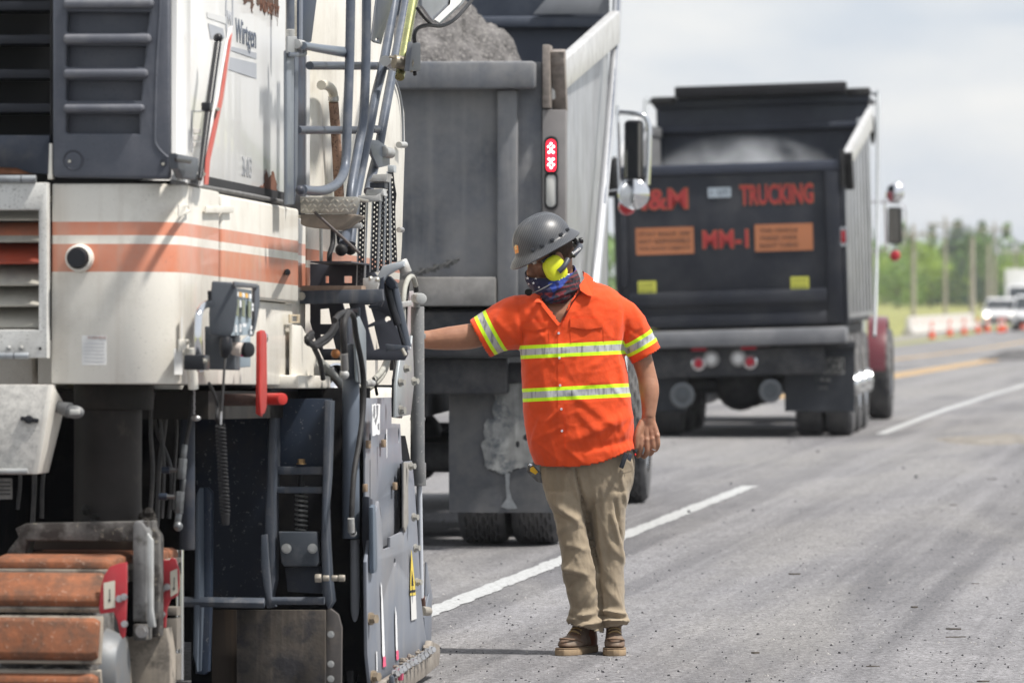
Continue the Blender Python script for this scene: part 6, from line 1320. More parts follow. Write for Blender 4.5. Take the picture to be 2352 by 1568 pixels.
def patch(t, c4, nx, ny, off, th, name, mat, parent, **k):
    """cloth patch laid on a surface: corners in photo pixels (tl, tr, br, bl)"""
    tl, tr, br, bl = [V(c) for c in c4]; g = []
    last = None
    for j in range(ny + 1):
        for i in range(nx + 1):
            q = tl.lerp(tr, i / nx).lerp(bl.lerp(br, i / nx), j / ny); h = hit(t, q.x, q.y, off) or last or wp(q.x, q.y, -.13); last = h; g.append(h)
    n = len(g); vs = g + [p + V((0, th, 0)) for p in g]; fs = []; w_ = nx + 1
    for j in range(ny):
        for i in range(nx): a = j * w_ + i; fs += [(a, a + 1, a + w_ + 1, a + w_), (n + a, n + a + w_, n + a + w_ + 1, n + a + 1)]
    for i in range(nx): fs += [(i, n + i, n + i + 1, i + 1), (ny * w_ + i, ny * w_ + i + 1, n + ny * w_ + i + 1, n + ny * w_ + i)]
    for j in range(ny): fs += [(j * w_, (j + 1) * w_, n + (j + 1) * w_, n + j * w_), (j * w_ + nx, n + j * w_ + nx, n + (j + 1) * w_ + nx, (j + 1) * w_ + nx)]
    me = bpy.data.meshes.new('p'); me.from_pydata(vs, [], fs); bm = bmesh.new(); bm.from_mesh(me); bmesh.ops.recalc_face_normals(bm, faces=bm.faces); bm.to_mesh(me); bm.free()
    a_ = me.attributes.new('tape', 'FLOAT', 'POINT'); q_ = []
    for v in me.vertices: u_, v_ = pxo(v.co); tz = v_ + .05 * (u_ - 1195); q_.append(min(abs(tz - 809), abs(tz - 908)))
    a_.data.foreach_set('value', q_)
    me.transform(T0); return finish(me, name, mat, parent, 50, **k)
# --- cloth and skin materials
def cloth(name, col, weave=900, attr=None, soil=None, rough=.85):
    m = bpy.data.materials.new(name); m.use_nodes = True; nt = m.node_tree; b = nt.nodes['Principled BSDF']; l = nt.links.new
    b.inputs['Roughness'].default_value = rough; b.inputs['Sheen Weight'].default_value = .15; b.inputs['Specular IOR Level'].default_value = .25
    tc = nd(nt, 'ShaderNodeTexCoord').outputs['Object']
    n = nd(nt, 'ShaderNodeTexNoise'); n.inputs['Scale'].default_value = 14; n.inputs['Detail'].default_value = 4; l(tc, n.inputs[0])
    r = nd(nt, 'ShaderNodeMapRange'); l(n.outputs[0], r.inputs[0]); r.inputs[1].default_value = .3; r.inputs[2].default_value = .7; r.inputs[3].default_value = .88; r.inputs[4].default_value = 1.1
    x = nd(nt, 'ShaderNodeVectorMath', operation='SCALE'); x.inputs[0].default_value = col; l(r.outputs[0], x.inputs['Scale']); c = x.outputs[0]
    if soil:
        n2 = nd(nt, 'ShaderNodeTexNoise'); n2.inputs['Scale'].default_value = soil[1]; n2.inputs['Detail'].default_value = 7; n2.inputs['Roughness'].default_value = .7; l(tc, n2.inputs[0])
        r2 = nd(nt, 'ShaderNodeMapRange'); l(n2.outputs[0], r2.inputs[0]); r2.inputs[1].default_value = .55; r2.inputs[2].default_value = .72; r2.inputs[4].default_value = soil[2]
        mx = nd(nt, 'ShaderNodeMix', data_type='RGBA'); l(r2.outputs[0], mx.inputs[0]); l(c, mx.inputs[6]); mx.inputs[7].default_value = (*soil[0], 1); c = mx.outputs[2]
    if attr == 'tape':
        at = nd(nt, 'ShaderNodeAttribute', attribute_name='tape')
        for th, cc, em in ((15.5, (.62, .95, .02), 0), (7.2, (.42, .43, .45), 0)):
            g = nd(nt, 'ShaderNodeMath', operation='LESS_THAN'); l(at.outputs['Fac'], g.inputs[0]); g.inputs[1].default_value = th
            mx = nd(nt, 'ShaderNodeMix', data_type='RGBA'); l(g.outputs[0], mx.inputs[0]); l(c, mx.inputs[6]); c = mx.outputs[2]
            mv = nd(nt, 'ShaderNodeMapping'); mv.inputs['Scale'].default_value = (70, 30, 9); l(tc, mv.inputs[0]); n4 = nd(nt, 'ShaderNodeTexNoise'); n4.inputs['Scale'].default_value = 1; n4.inputs['Detail'].default_value = 2; l(mv.outputs[0], n4.inputs[0])
            r4 = nd(nt, 'ShaderNodeMapRange'); l(n4.outputs[0], r4.inputs[0]); r4.inputs[1].default_value = .28; r4.inputs[2].default_value = .5; r4.inputs[3].default_value = .35 if th < 10 else .85; r4.inputs[4].default_value = 1; x4 = nd(nt, 'ShaderNodeVectorMath', operation='SCALE'); x4.inputs[0].default_value = cc; l(r4.outputs[0], x4.inputs['Scale']); l(x4.outputs[0], mx.inputs[7])  # shade of small creases painted into the tape colour, strongest on the silver
    elif attr:
        at = nd(nt, 'ShaderNodeAttribute', attribute_name=attr); c = at.outputs['Color']
    l(c, b.inputs['Base Color'])
    bn = nd(nt, 'ShaderNodeBump'); bn.inputs['Strength'].default_value = .45; bn.inputs['Distance'].default_value = .004
    n3 = nd(nt, 'ShaderNodeTexNoise'); n3.inputs['Scale'].default_value = 42; n3.inputs['Detail'].default_value = 6; n3.inputs['Roughness'].default_value = .65; l(tc, n3.inputs[0]); l(n3.outputs[0], bn.inputs['Height']); l(bn.outputs[0], b.inputs['Normal'])
    return m
ORANGE = (.68, .068, .012)
shirt_m = cloth('shirt_orange', ORANGE, attr='tape'); flap_m = cloth('shirt_orange_flap', ORANGE); plk_m = cloth('shirt_orange_placket', ORANGE, attr='tape'); stitch = M('stitching', (.5, .05, .01), .9)
khaki = cloth('khaki_cotton', (.285, .232, .165), soil=((.11, .09, .07), 7, .55))
skin_m = M('skin', (.31, .155, .095), .48, var=.14, vs=14, dirt=((.27, .12, .085), .35, 9), speck=((.2, .1, .07), 160, .66, .35), bump=(120, .12), spec=.4)
skin_m.node_tree.nodes['Principled BSDF'].inputs['Subsurface Weight'].default_value = .12; skin_m.node_tree.nodes['Principled BSDF'].inputs['Subsurface Radius'].default_value = (.02, .008, .005)
# --- head frame
ps, ti = R(20), R(28)
Fh = V((-math.cos(ti) * math.cos(ps), -math.cos(ti) * math.sin(ps), -math.sin(ti))); Lh = V((math.sin(ps), -math.cos(ps), 0)); Uh = Fh.cross(Lh).normalized()
if Uh.z < 0: Uh = -Uh
HC = wp(1260, 584, 0)
def H(f, l_, u): return HC + Fh * f + Lh * l_ + Uh * u
RH = Matrix((Fh, Lh, Uh)).transposed()
# --- body: one continuous surface
mb = MB()
mb.ball(H(-.012, 0, .035), (.098, .077, .095), 22, 14, RH)                 # skull
mb.ball(H(.03, 0, -.035), (.068, .062, .085), 18, 12, RH)                  # face
mb.ball(H(.055, 0, -.085), (.042, .045, .036), 14, 9, RH)                  # chin
mb.tube([H(.088, 0, .012), H(.102, 0, -.012), H(.116, 0, -.035), H(.098, 0, -.048)], [.009, .011, .016, .014], 10, sub=2)   # nose
mb.tube([H(.08, .05, .03), H(.094, .02, .034), H(.094, -.02, .034), H(.08, -.05, .03)], .012, 8, sub=2)                     # brow
for s in (-1, 1): mb.ball(H(.06, s * .042, -.02), (.026, .024, .022), 12, 8, RH); mb.ball(H(-.012, s * .078, -.02), (.018, .009, .03), 10, 7, RH)
mb.tube([H(.094, .022, -.068), H(.099, 0, -.066), H(.094, -.022, -.068)], .008, 8, sub=2); mb.tube([H(.092, .018, -.078), H(.096, 0, -.077), H(.092, -.018, -.078)], .009, 8, sub=2)
mb.tube([H(-.035, 0, -.02), wp(1288, 655, .02), wp(1305, 710, .02)], [.062, .06, .075], 18, sub=3)
slices(mb, [(668, 1262, 1362, .06, 0), (690, 1225, 1405, .085, 0), (720, 1212, 1415, .105, -.004), (780, 1215, 1418, .115, -.005), (860, 1222, 1425, .115, -.01), (950, 1228, 1430, .115, -.01), (1040, 1240, 1440, .115, 0), (1110, 1255, 1440, .11, 0)])
def arm(pts, rs): mb.tube([wp(*p) for p in pts], rs, 20, sub=5)
arm([(1395, 705, 0), (1438, 738, .0), (1466, 800, .01), (1484, 856, .01), (1491, 895, -.005), (1491, 930, -.02), (1489, 958, -.03)], [.06, .056, .048, .042, .043, .034, .0285])
hw_ = (1488, 965, -.034)
kn = [((1471, 1003), (1471, 1028), (1465, 1047), .0112), ((1484.5, 1009), (1486, 1035), (1479, 1049), .0112), ((1498, 1007), (1500, 1029), (1493, 1043), .0108), ((1509.5, 1000), (1511, 1020), (1505, 1034), .0098)]
for i, (k0, k1, k2, r_) in enumerate(kn):
    w0 = (1481 + i * 4.6, 958, -.030)
    mb.tube([wp(*w0), wp((w0[0] + k0[0]) / 2 + (i - 1.5) * .8, 983, -.036), wp(*k0, -.044)], [.014, .0145, .0125], 12, sub=3)
    mb.ball(wp(k0[0], k0[1], -.050), .0118, 10, 7)
    mb.tube([wp(*k0, -.048), wp(*k1, -.050), wp(*k2, -.024), wp(k2[0] - 3, k2[1] - 6, -.006)], [r_ * 1.04, r_, r_ * .88, r_ * .7], 12, sub=4)
mb.ball(wp(1486, 992, -.018), (.038, .016, .038), 14, 9); mb.ball(wp(1489, 962, -.030), (.031, .0235, .045), 16, 10)
mb.tube([wp(1476, 966, -.034), wp(1466, 988, -.052), wp(1461, 1006, -.060), wp(1460, 1030, -.056)], [.016, .0155, .0125, .0095], 12, sub=4)
# other arm, reaching to the left
arm([(1232, 720, 0), (1160, 742, 0), (1105, 766, .01), (1075, 773, .01), (1030, 777, 0), (985, 780, -.01), (945, 776, -.03)], [.062, .058, .054, .055, .050, .0405, .030])
mb.tube([wp(950, 776, -.028), wp(922, 772, -.04)], [.030, .034], 12)
for i in range(4):
    v = 755 + 11 * i
    mb.tube([wp(935, 768 + 4 * i, -.03), wp(906, v, -.045), wp(892, v + 2, -.03), wp(888, v + 4, .0), wp(898, v + 5, .018)], [.013, .0115, .0105, .010, .0085], 10, sub=3)
mb.tube([wp(938, 762, -.04), wp(918, 750, -.055), wp(900, 752, -.05)], [.015, .0125, .0095], 10, sub=3)
for hx, pts in ((0, [(1305, 1090, 0), (1324, 1250, -.02), (1338, 1390, -.01), (1340, 1428, .0)]), (1, [(1396, 1090, 0), (1400, 1250, -.01), (1404, 1380, 0), (1408, 1416, .01)])):
    mb.tube([wp(*p) for p in pts], [.062, .042, .030, .030], 14, sub=4)
body = remesh(mb, .0045, 2)
displace(body, lambda p, n: .0006 * mnoise.noise(p * 60))
body.transform(T0); sk = finish(body, 'body', skin_m, man, 60)
# eyes, brows, hair
for s in (-1, 1):
    e = MB().ball(H(.083, s * .030, .008), .0125, 12, 8); me = e.mesh(); me.transform(T0); eo = finish(me, 'eye', M('eye_white', (.7, .68, .66), .2), man)
    me = MB().ball(H(.0925, s * .030, .006), .0055, 10, 6).mesh(); me.transform(T0); finish(me, 'iris', M('iris_dark', (.05, .03, .02), .2), eo)
    me = MB().tube([H(.088, s * .05, .03), H(.101, s * .032, .036), H(.104, s * .012, .03)], [.004, .006, .004], 7, sub=3).mesh(); me.transform(T0); finish(me, 'eyebrow', M('hair_brown', (.05, .032, .022), .8), man)
mb = MB(); rg = random.Random(3)
mb.loft([ring(H(-.03, 0, u), Fh * a, Lh * b, 26) for u, a, b in ((.05, .094, .084), (.01, .088, .085), (-.03, .078, .078), (-.055, .066, .064))])
hr = mb.mesh(); displace(hr, lambda p, n: .003 * mnoise.noise(p * 90)); hr.transform(T0)
bm = bmesh.new(); bm.from_mesh(hr); bmesh.ops.delete(bm, geom=[f for f in bm.faces if (f.calc_center_median() + PR - HC).dot(Fh) > .022], context='FACES'); bm.to_mesh(hr); bm.free()
finish(hr, 'hair', M('hair_short', (.045, .03, .022), .75, var=.4, vs=60, bump=(200, .8)), man, 60)
# --- shirt
mb = MB()
TROWS = [(646, 1305, 1362, .05, .02), (656, 1262, 1392, .075, .015), (668, 1222, 1416, .10, .008), (684, 1198, 1433, .12, .0), (705, 1191, 1440, .135, -.002), (745, 1190, 1440, .145, -.006), (800, 1194, 1432, .15, -.012), (860, 1197, 1440, .152, -.016), (920, 1200, 1450, .153, -.018), (970, 1205, 1455, .153, -.018), (1020, 1214, 1459, .155, -.012), (1060, 1226, 1462, .155, -.01), (1100, 1240, 1462, .15, -.005)]
slices(mb, TROWS, 44, 2.5)
SLV = [([(1405, 704, 0), (1436, 734, .0), (1462, 777, .005), (1486, 819, .01)], [34, 41, 40, 36.5]), ([(1232, 728, 0), (1185, 740, .0), (1143, 756, .005), (1101, 779, .01)], [56, 62, 54, 49])]
for pts, rs in SLV: mb.tube([wp(*p) for p in pts], [r_ * K for r_ in rs], 28, sub=5)
sh = remesh(mb, .0065, 5)
SF = [(1335, 700, 1400, 662, 10, 4), (1345, 760, 1375, 690, 12, 4), (1250, 700, 1210, 760, 12, 4), (1425, 720, 1412, 800, 9, 6), (1440, 740, 1425, 830, 7, -5), (1420, 830, 1432, 900, 9, 7), (1400, 815, 1350, 845, 9, 4),
      (1240, 840, 1262, 930, 12, 4), (1290, 880, 1235, 1030, 14, 5), (1320, 1010, 1450, 955, 16, 9), (1345, 1035, 1455, 1010, 11, -7), (1310, 900, 1420, 985, 14, 5), (1450, 960, 1400, 1050, 10, 6), (1240, 960, 1215, 1050, 9, 5), (1330, 950, 1380, 1000, 12, 5),
      (1470, 730, 1440, 790, 10, 6), (1495, 770, 1460, 815, 8, -4), (1455, 700, 1480, 770, 8, 4), (1160, 700, 1120, 790, 13, 5), (1190, 690, 1200, 790, 9, -6), (1140, 735, 1190, 790, 9, 5), (1205, 790, 1250, 770, 10, 5), (1210, 850, 1300, 800, 10, 3),
      (1360, 720, 1400, 770, 10, 3), (1265, 1000, 1280, 1065, 8, 4), (1400, 880, 1440, 930, 8, 4), (1370, 840, 1340, 900, 9, 4), (1300, 1030, 1340, 1065, 8, 4), (1225, 740, 1260, 790, 9, 3)]
SF += [(u + rnd.uniform(-10, 10), v, u + rnd.uniform(-60, 60), v + rnd.uniform(20, 70), rnd.uniform(5, 9), rnd.uniform(-2.5, 3.5)) for u, v in [(rnd.uniform(1210, 1440), rnd.uniform(700, 1040)) for _ in range(34)]]
SF = [(a, b, c, d, e, f * 1.35) for a, b, c, d, e, f in SF]
displace(sh, folds_fn(SF, .004, 7, 3, .0022))
def torso_val(p):
    u, v = pxo(p)
    for a, b in zip(TROWS, TROWS[1:]):
        if a[0] <= v <= b[0] or b is TROWS[-1]:
            t = max(0, min(1, (v - a[0]) / (b[0] - a[0]))); q = [a[i] + (b[i] - a[i]) * t for i in range(5)]
            return (abs((u - (q[1] + q[2]) / 2) / ((q[2] - q[1]) / 2)) ** 2.5 + abs((p.y - PY - q[4]) / q[3]) ** 2.5) ** .4
    return 9
def sleeve_val(p, i):
    pts, rs = SLV[i]; P = [wp(*q) for q in pts]; best = (9, 0)
    tot = 0
    for a, b, r0, r1 in zip(P, P[1:], rs, rs[1:]):
        d = b - a; t = max(0, min(1, (p - a).dot(d) / d.length_squared)); c = a + d * t; q = (p - c).length / ((r0 + (r1 - r0) * t) * K)
        if q < best[0]: best = (q, 0)
    e = P[-1]; ax = (P[-1] - P[-2]).normalized(); return best[0], (e - p).dot(ax) / K       # second: pixels back from the hem
tape = []
for v in sh.vertices:
    p = v.co; tv = torso_val(p); sv = [sleeve_val(p, i) for i in (0, 1)]; u_, v_ = pxo(p)
    vals = [abs(tv - 1)] + [abs(s[0] - 1) for s in sv]; k = vals.index(min(vals))
    if k == 0 or (k and sv[k - 1][1] > 95): tz = v_ + .05 * (u_ - 1195); d = min(abs(tz - 809), abs(tz - 908))
    else: d = abs(sv[k - 1][1] - (36 if k == 1 else 30))
    tape.append(d)
at = sh.attributes.new('tape', 'FLOAT', 'POINT'); at.data.foreach_set('value', tape)
HEM = [(1180, 1058), (1226, 1066), (1250, 1072), (1300, 1073.5), (1345, 1070), (1385, 1062), (1420, 1048), (1445, 1036), (1475, 1026), (1500, 1020)]
def hem_v(u):
    for a, b in zip(HEM, HEM[1:]):
        if u <= b[0]: return a[1] + (b[1] - a[1]) * (u - a[0]) / (b[0] - a[0])
    return HEM[-1][1]
VN = [(1262, 640), (1345, 640), (1330, 662), (1306, 700), (1290, 744), (1284, 742), (1268, 718), (1246, 692), (1238, 676)]
def shcut(c, n):
    u, v = pxo(c)
    if v > hem_v(u) - 1.2: return True
    if v < 664 and 1255 < u < 1350 and n.z > .3: return True
    if n.y < .2 and inpoly(u, v, VN): return True
    for i in (0, 1):
        q, back = sleeve_val(c, i)
        if back < 3 and q < 1.3 and (i == 0) == (u > 1300): return True
    return False
cut(sh, shcut); tsh = bvh(sh); shw = sh.copy(); sh.transform(T0); shirt = finish(sh, 'shirt', shirt_m, man, 70)
sm_ = shirt.modifiers.new('thick', 'SOLIDIFY'); sm_.thickness = .0025; sm_.offset = -1
# collar, placket, pockets, buttons
def poly_on(pts, off, th, name, mat, parent, bulge=0, **k):
    """small free-form piece: photo pixel outline with depths"""
    P = [wp(u, v, dy) for u, v, dy in pts]; me = MB().prism(P, (0, th, 0)).mesh(); me.transform(T0); return finish(me, name, mat, parent, 40, .0015, **k)
cl = MB()
def strip3(rows):
    for a, b in zip(rows, rows[1:]): cl.prism([wp(*a[0]), wp(*a[1]), wp(*b[1]), wp(*b[0])], (0, .004, 0))
# collar stand round the neck: band from nape to the front on both sides
cp_ = [(1341, 628, .03), (1350, 636, -.02), (1352, 645, -.065), (1338, 664, -.105), (1318, 690, -.135), (1300, 722, -.15), (1289, 745, -.156)]
cq_ = [(1338, 632, .03), (1343, 640, -.02), (1340, 650, -.06), (1326, 672, -.10), (1306, 698, -.128), (1294, 724, -.143), (1286, 742, -.150)]
for a, b, c, d in zip(cp_, cp_[1:], cq_[1:], cq_): cl.prism([wp(*a), wp(*b), wp(*c), wp(*d)], (0, .005, 0))
cl2 = [(1238, 684, -.10), (1250, 696, -.125), (1268, 720, -.14), (1284, 745, -.152)]; cl3 = [(1232, 690, -.105), (1243, 702, -.13), (1262, 726, -.147), (1280, 748, -.157)]
for a, b, c, d in zip(cl2, cl2[1:], cl3[1:], cl3): cl.prism([wp(*a), wp(*b), wp(*c), wp(*d)], (0, .005, 0))
me = cl.mesh(); me.transform(T0); finish(me, 'collar_stand', flap_m, shirt, 60, .001)
def leaf(pts, name='collar'):
    P = [wp(*p) for p in pts]; c = sum(P, V((0, 0, 0))) / len(P) + V((0, -.006, 0)); m_ = MB(); n = len(P)
    m_.add(P + [c] + [p + V((0, .006, 0)) for p in P] + [c + V((0, .006, 0))], [(i, (i + 1) % n, n) for i in range(n)] + [((i + 1) % n + n + 1, i + n + 1, 2 * n + 1) for i in range(n)] + [(i, i + n + 1, (i + 1) % n + n + 1, (i + 1) % n) for i in range(n)])
    me = m_.mesh(); me.transform(T0); return finish(me, name, flap_m, shirt, 50, .001)
leaf([(1337, 624, .02), (1348, 628, -.01), (1362, 640, -.06), (1363, 655, -.10), (1361, 680, -.142), (1349, 678, -.150), (1332, 667, -.135), (1330, 655, -.10), (1341, 640, -.06), (1341, 622, -.0)])
leaf([(1238, 686, -.115), (1246, 694, -.13), (1240, 694, -.145), (1226, 693, -.14), (1232, 686, -.125)])
patch(tsh, ((1281, 748), (1291, 746), (1298, 1072), (1282, 1072)), 3, 90, .0022, .004, 'placket', plk_m, shirt)
bt = [(1281, 722), (1283, 765), (1285, 822), (1287, 885), (1289, 939), (1291, 989)]
for u, v in bt:
    h = hit(tsh, u, v, .004) or wp(u, v, -.16); me = MB().lathe(h, (0, -1, 0), [(-.003, .0052), (.0015, .0052), (.0025, .0042), (.002, .001)], 14).mesh(); me.transform(T0); finish(me, 'button', M('button_pearl', (.6, .55, .6), .25), shirt)
def pocket(u0, u1, v0, vm, vp, vb, slope):
    um = (u0 + u1) / 2
    for n_, c4 in (('pocket_flap', ((u0, v0), (um, v0 + slope / 2), (um, vp + slope / 2), (u0, vm))), ('pocket_flap', ((um, v0 + slope / 2), (u1, v0 + slope), (u1, vm + slope), (um, vp + slope / 2)))): pass
    patch(tsh, ((u0 - 1, vm - 4), (u1 + 1, vm - 4 + slope), (u1, vb + slope), (u0, vb)), 8, 8, .0016, .002, 'pocket', shirt_m if 0 else flap_m, shirt) if 0 else None
    a = patch(tsh, ((u0, v0), (u1, v0 + slope), (u1 - 1, vm + slope), (u0 + 1, vm)), 10, 5, .006, .005, 'pocket_flap', flap_m, shirt)
    # the pointed lower edge of the flap
    patch(tsh, ((u0 + 1, vm - .5), (u1 - 1, vm + slope - .5), (um + 3, vp + slope / 2), (um - 3, vp + slope / 2)), 8, 3, .006, .005, 'flap_point', flap_m, a)
    for (a0, a1) in (((u0, vp), (u0 + 2, 789)), ((u1, vp + slope), (u1 + 1, 786))):
        patch(tsh, ((a0[0] - .6, a0[1]), (a0[0] + .6, a0[1]), (a1[0] + .6, a1[1]), (a1[0] - .6, a1[1])), 1, 8, .0012, .002, 'pocket_seam', stitch, shirt)
pocket(1200, 1260, 742, 755, 763, 830, -4); pocket(1309, 1385, 731, 752, 757, 830, 0)
# --- trousers
mb = MB()
slices(mb, [(1015, 1238, 1450, .125, 0), (1060, 1238, 1459, .13, 0), (1100, 1243, 1455, .132, .0), (1140, 1255, 1444, .118, 0), (1172, 1275, 1430, .06, 0)], 40, 2.4)
slices(mb, [(1130, 1255, 1337, .115, -.01), (1170, 1267, 1345, .108, -.02), (1211, 1279, 1351, .10, -.03), (1250, 1287, 1359, .095, -.035), (1303, 1293, 1368, .09, -.035), (1358, 1299, 1375, .084, -.025), (1392, 1308, 1379, .078, -.018), (1421, 1302, 1383, .086, -.022), (1440, 1307, 1384, .084, -.022), (1455, 1314, 1384, .078, -.02), (1472, 1321, 1384, .074, -.015)], 30, 2.3)
slices(mb, [(1130, 1341, 1446, .115, 0), (1180, 1351, 1437, .105, .005), (1240, 1361, 1432, .095, .008), (1303, 1367, 1432, .09, .008), (1358, 1371, 1433, .084, .006), (1390, 1374, 1434, .08, .004), (1408, 1376, 1440, .084, .0), (1424, 1378, 1447, .088, -.004), (1438, 1381, 1441, .08, -.002), (1456, 1385, 1437, .074, 0)], 30, 2.3)
tr_ = remesh(mb, .0065, 4)
TF = [(1262, 1145, 1330, 1205, 9, 8), (1260, 1175, 1320, 1200, 8, -5), (1270, 1230, 1330, 1190, 10, 5), (1290, 1330, 1320, 1290, 12, 7), (1285, 1300, 1345, 1320, 9, 8), (1300, 1350, 1325, 1330, 9, -6), (1320, 1400, 1365, 1340, 11, 6), (1300, 1425, 1365, 1408, 7, 9), (1296, 1412, 1350, 1425, 5, -7), (1310, 1440, 1382, 1428, 6, 9), (1330, 1452, 1380, 1440, 5, -7), (1345, 1400, 1368, 1360, 8, 6),
      (1320, 1077, 1351, 1211, 5, -13), (1351, 1205, 1371, 1310, 4.5, -13), (1366, 1120, 1384, 1290, 7, 6), (1405, 1180, 1430, 1290, 8, 9), (1412, 1150, 1432, 1260, 5, -8), (1395, 1240, 1432, 1290, 10, 5), (1380, 1120, 1392, 1230, 10, 4), (1375, 1400, 1440, 1412, 5, 8), (1378, 1424, 1446, 1426, 5, 9), (1376, 1414, 1436, 1420, 4, -7), (1390, 1350, 1425, 1390, 10, 4), (1425, 1090, 1440, 1160, 7, 5), (1300, 1085, 1290, 1180, 9, 4),
      (1372, 1330, 1384, 1440, 5, -8), (1290, 1250, 1350, 1262, 9, 4), (1262, 1200, 1300, 1255, 8, 4)]
TF = [(a, b, c, d, e, f * 1.8) for a, b, c, d, e, f in TF] + [(u, v, u + rnd.uniform(-25, 25), v + rnd.uniform(15, 60), rnd.uniform(4, 8), rnd.uniform(-3, 4)) for u, v in [(rnd.uniform(1265, 1440), rnd.uniform(1090, 1420)) for _ in range(26)]]
displace(tr_, folds_fn(TF, .004, 7, 11, .0038))
cut(tr_, lambda c, n: (lambda u, v: (u < 1386 and v > 1432 + max(0, u - 1308) * .26) or (u >= 1386 and v > 1442 - (u - 1386) * .16) or (v < 1020 and n.z > .5))(*pxo(c)))
ttr = bvh(tr_); tr_.transform(T0); trs = finish(tr_, 'trousers', khaki, man, 70); s_ = trs.modifiers.new('thick', 'SOLIDIFY'); s_.thickness = .003; s_.offset = -1
patch(ttr, ((1430, 1085), (1456, 1078), (1457, 1080), (1431, 1087.5)), 4, 1, .001, .002, 'pocket_edge', M('seam_khaki', (.2, .165, .12), .9), trs)
# --- boots
lea = M('boot_leather', (.15, .09, .06), .5, var=.25, vs=18, dirt=((.21, .175, .14), .75, 16, .42, .62), bump=(90, .3)); lea2 = M('boot_leather_red', (.17, .055, .028), .42, var=.2, vs=14, dirt=((.2, .15, .12), .35, 18), bump=(90, .2)); solem = M('boot_sole', (.33, .24, .15), .8, var=.15, vs=20, dirt=((.15, .12, .1), .5, 30), bump=(60, .3)); lace = M('boot_lace', (.38, .27, .13), .8)
def boot(u, v, d, ln=.29):
    base = wp(u, v, 0); base.z = 0; d = V((d[0], d[1], 0)).normalized(); s = V((-d.y, d.x, 0))
    # sole outline: x across, y along (heel 0 to toe)
    ol = [(-.034, 0), (-.036, .03), (-.034, .09), (-.040, .15), (-.052, .20), (-.050, .245), (-.036, .28), (-.01, .295), (.014, .293), (.034, .275), (.046, .24), (.048, .19), (.038, .13), (.033, .08), (.035, .03), (.032, 0), (.015, -.012), (-.015, -.012)]
    B = lambda x, y, z: base + s * x + d * (y - .13) + V((0, 0, z))
    bo = empty('boot', None); bo.parent = man
    def add(mb, name, mat, bev=0): me = mb.mesh(); me.transform(T0); return finish(me, name, mat, bo, 50, bev)
    mb = MB(); mb.prism([B(x, y, .0) for x, y in ol], (0, 0, .026)); add(mb, 'sole', solem, .003)
    mb = MB(); mb.prism([B(x * .98, (y - .13) * .985 + .13, .026) for x, y in ol], (0, 0, .006)); add(mb, 'welt', M('welt', (.2, .14, .09), .8), .001)
    up = MB(); rows = []
    for z, sx, y0, y1 in ((.03, .96, 0, 1.), (.045, .98, .0, .985), (.06, .93, .0, .95), (.073, .80, .01, .86), (.082, .70, .015, .70), (.10, .74, .0, .56), (.125, .72, .0, .50), (.16, .72, .0, .48)):
        r_ = []
        for x, y in ol:
            yy = (y + .012) / .307; yy = y0 + (y1 - y0) * yy; r_.append(B(x * sx * .93, yy * .287 - .004, z))
        rows.append(r_)
    up.loft(rows); me = up.mesh(); 
    o2 = bpy.data.objects.new('x', me); COL.objects.link(o2); m_ = o2.modifiers.new('s', 'SUBSURF'); m_.levels = 2; m_.render_levels = 2
    r2 = bpy.data.meshes.new_from_object(o2.evaluated_get(bpy.context.evaluated_depsgraph_get())); bpy.data.objects.remove(o2)
    displace(r2, lambda p, n: .0018 * mnoise.noise(p * 45)); r2.transform(T0); finish(r2, 'upper', lea, bo, 60)
    t_ = MB(); t_.tube([B(-.040, .17, .052), B(-.036, .225, .066), B(-.018, .262, .070), B(.004, .27, .071), B(.024, .258, .069), B(.036, .22, .065), B(.038, .17, .052)], .0045, 8, sub=4); t_.tube([B(-.03, .172, .082), B(0, .178, .092), B(.028, .172, .082)], .004, 8, sub=3); add(t_, 'toe_seam', M('boot_seam', (.14, .09, .06), .7))
    h_ = MB(); h_.loft([ring(B(0, .035, z), s * a, d * b, 20) for z, a, b in ((.032, .0345, .05), (.06, .0355, .052), (.1, .031, .045), (.112, .03, .042))]); add(h_, 'quarter', lea2)
    l_ = MB()
    for k in range(5):
        y = .165 - .022 * k; z = .092 + .0125 * k + (.004 if k == 4 else 0); l_.tube([B(-.026, y + .006, z - .004), B(-.006, y + .014, z + .008), B(.024, y + .002, z - .002)], .0034, 7, sub=3); l_.tube([B(.026, y + .006, z - .004), B(.006, y + .013, z + .009), B(-.024, y + .002, z - .002)], .0034, 7, sub=3)
    l_.tube([B(0, .09, .15), B(-.03, .11, .152), B(-.034, .12, .128), B(-.005, .105, .146)], .0032, 7, sub=3); l_.tube([B(0, .09, .15), B(.026, .11, .15), B(.036, .125, .125)], .0032, 7, sub=3)
    add(l_, 'lace', lace)
    for k in range(4):
        for sg in (-1, 1): me = MB().ball(B(sg * .0265, .163 - .024 * k, .084 + .0125 * k), .0035, 8, 5).mesh(); me.transform(T0); finish(me, 'eyelet', M('brass', (.6, .42, .18), .3, 1.), bo)
boot(1328, 1480, (-.46, -.89)); boot(1411, 1480, (.02, -1))
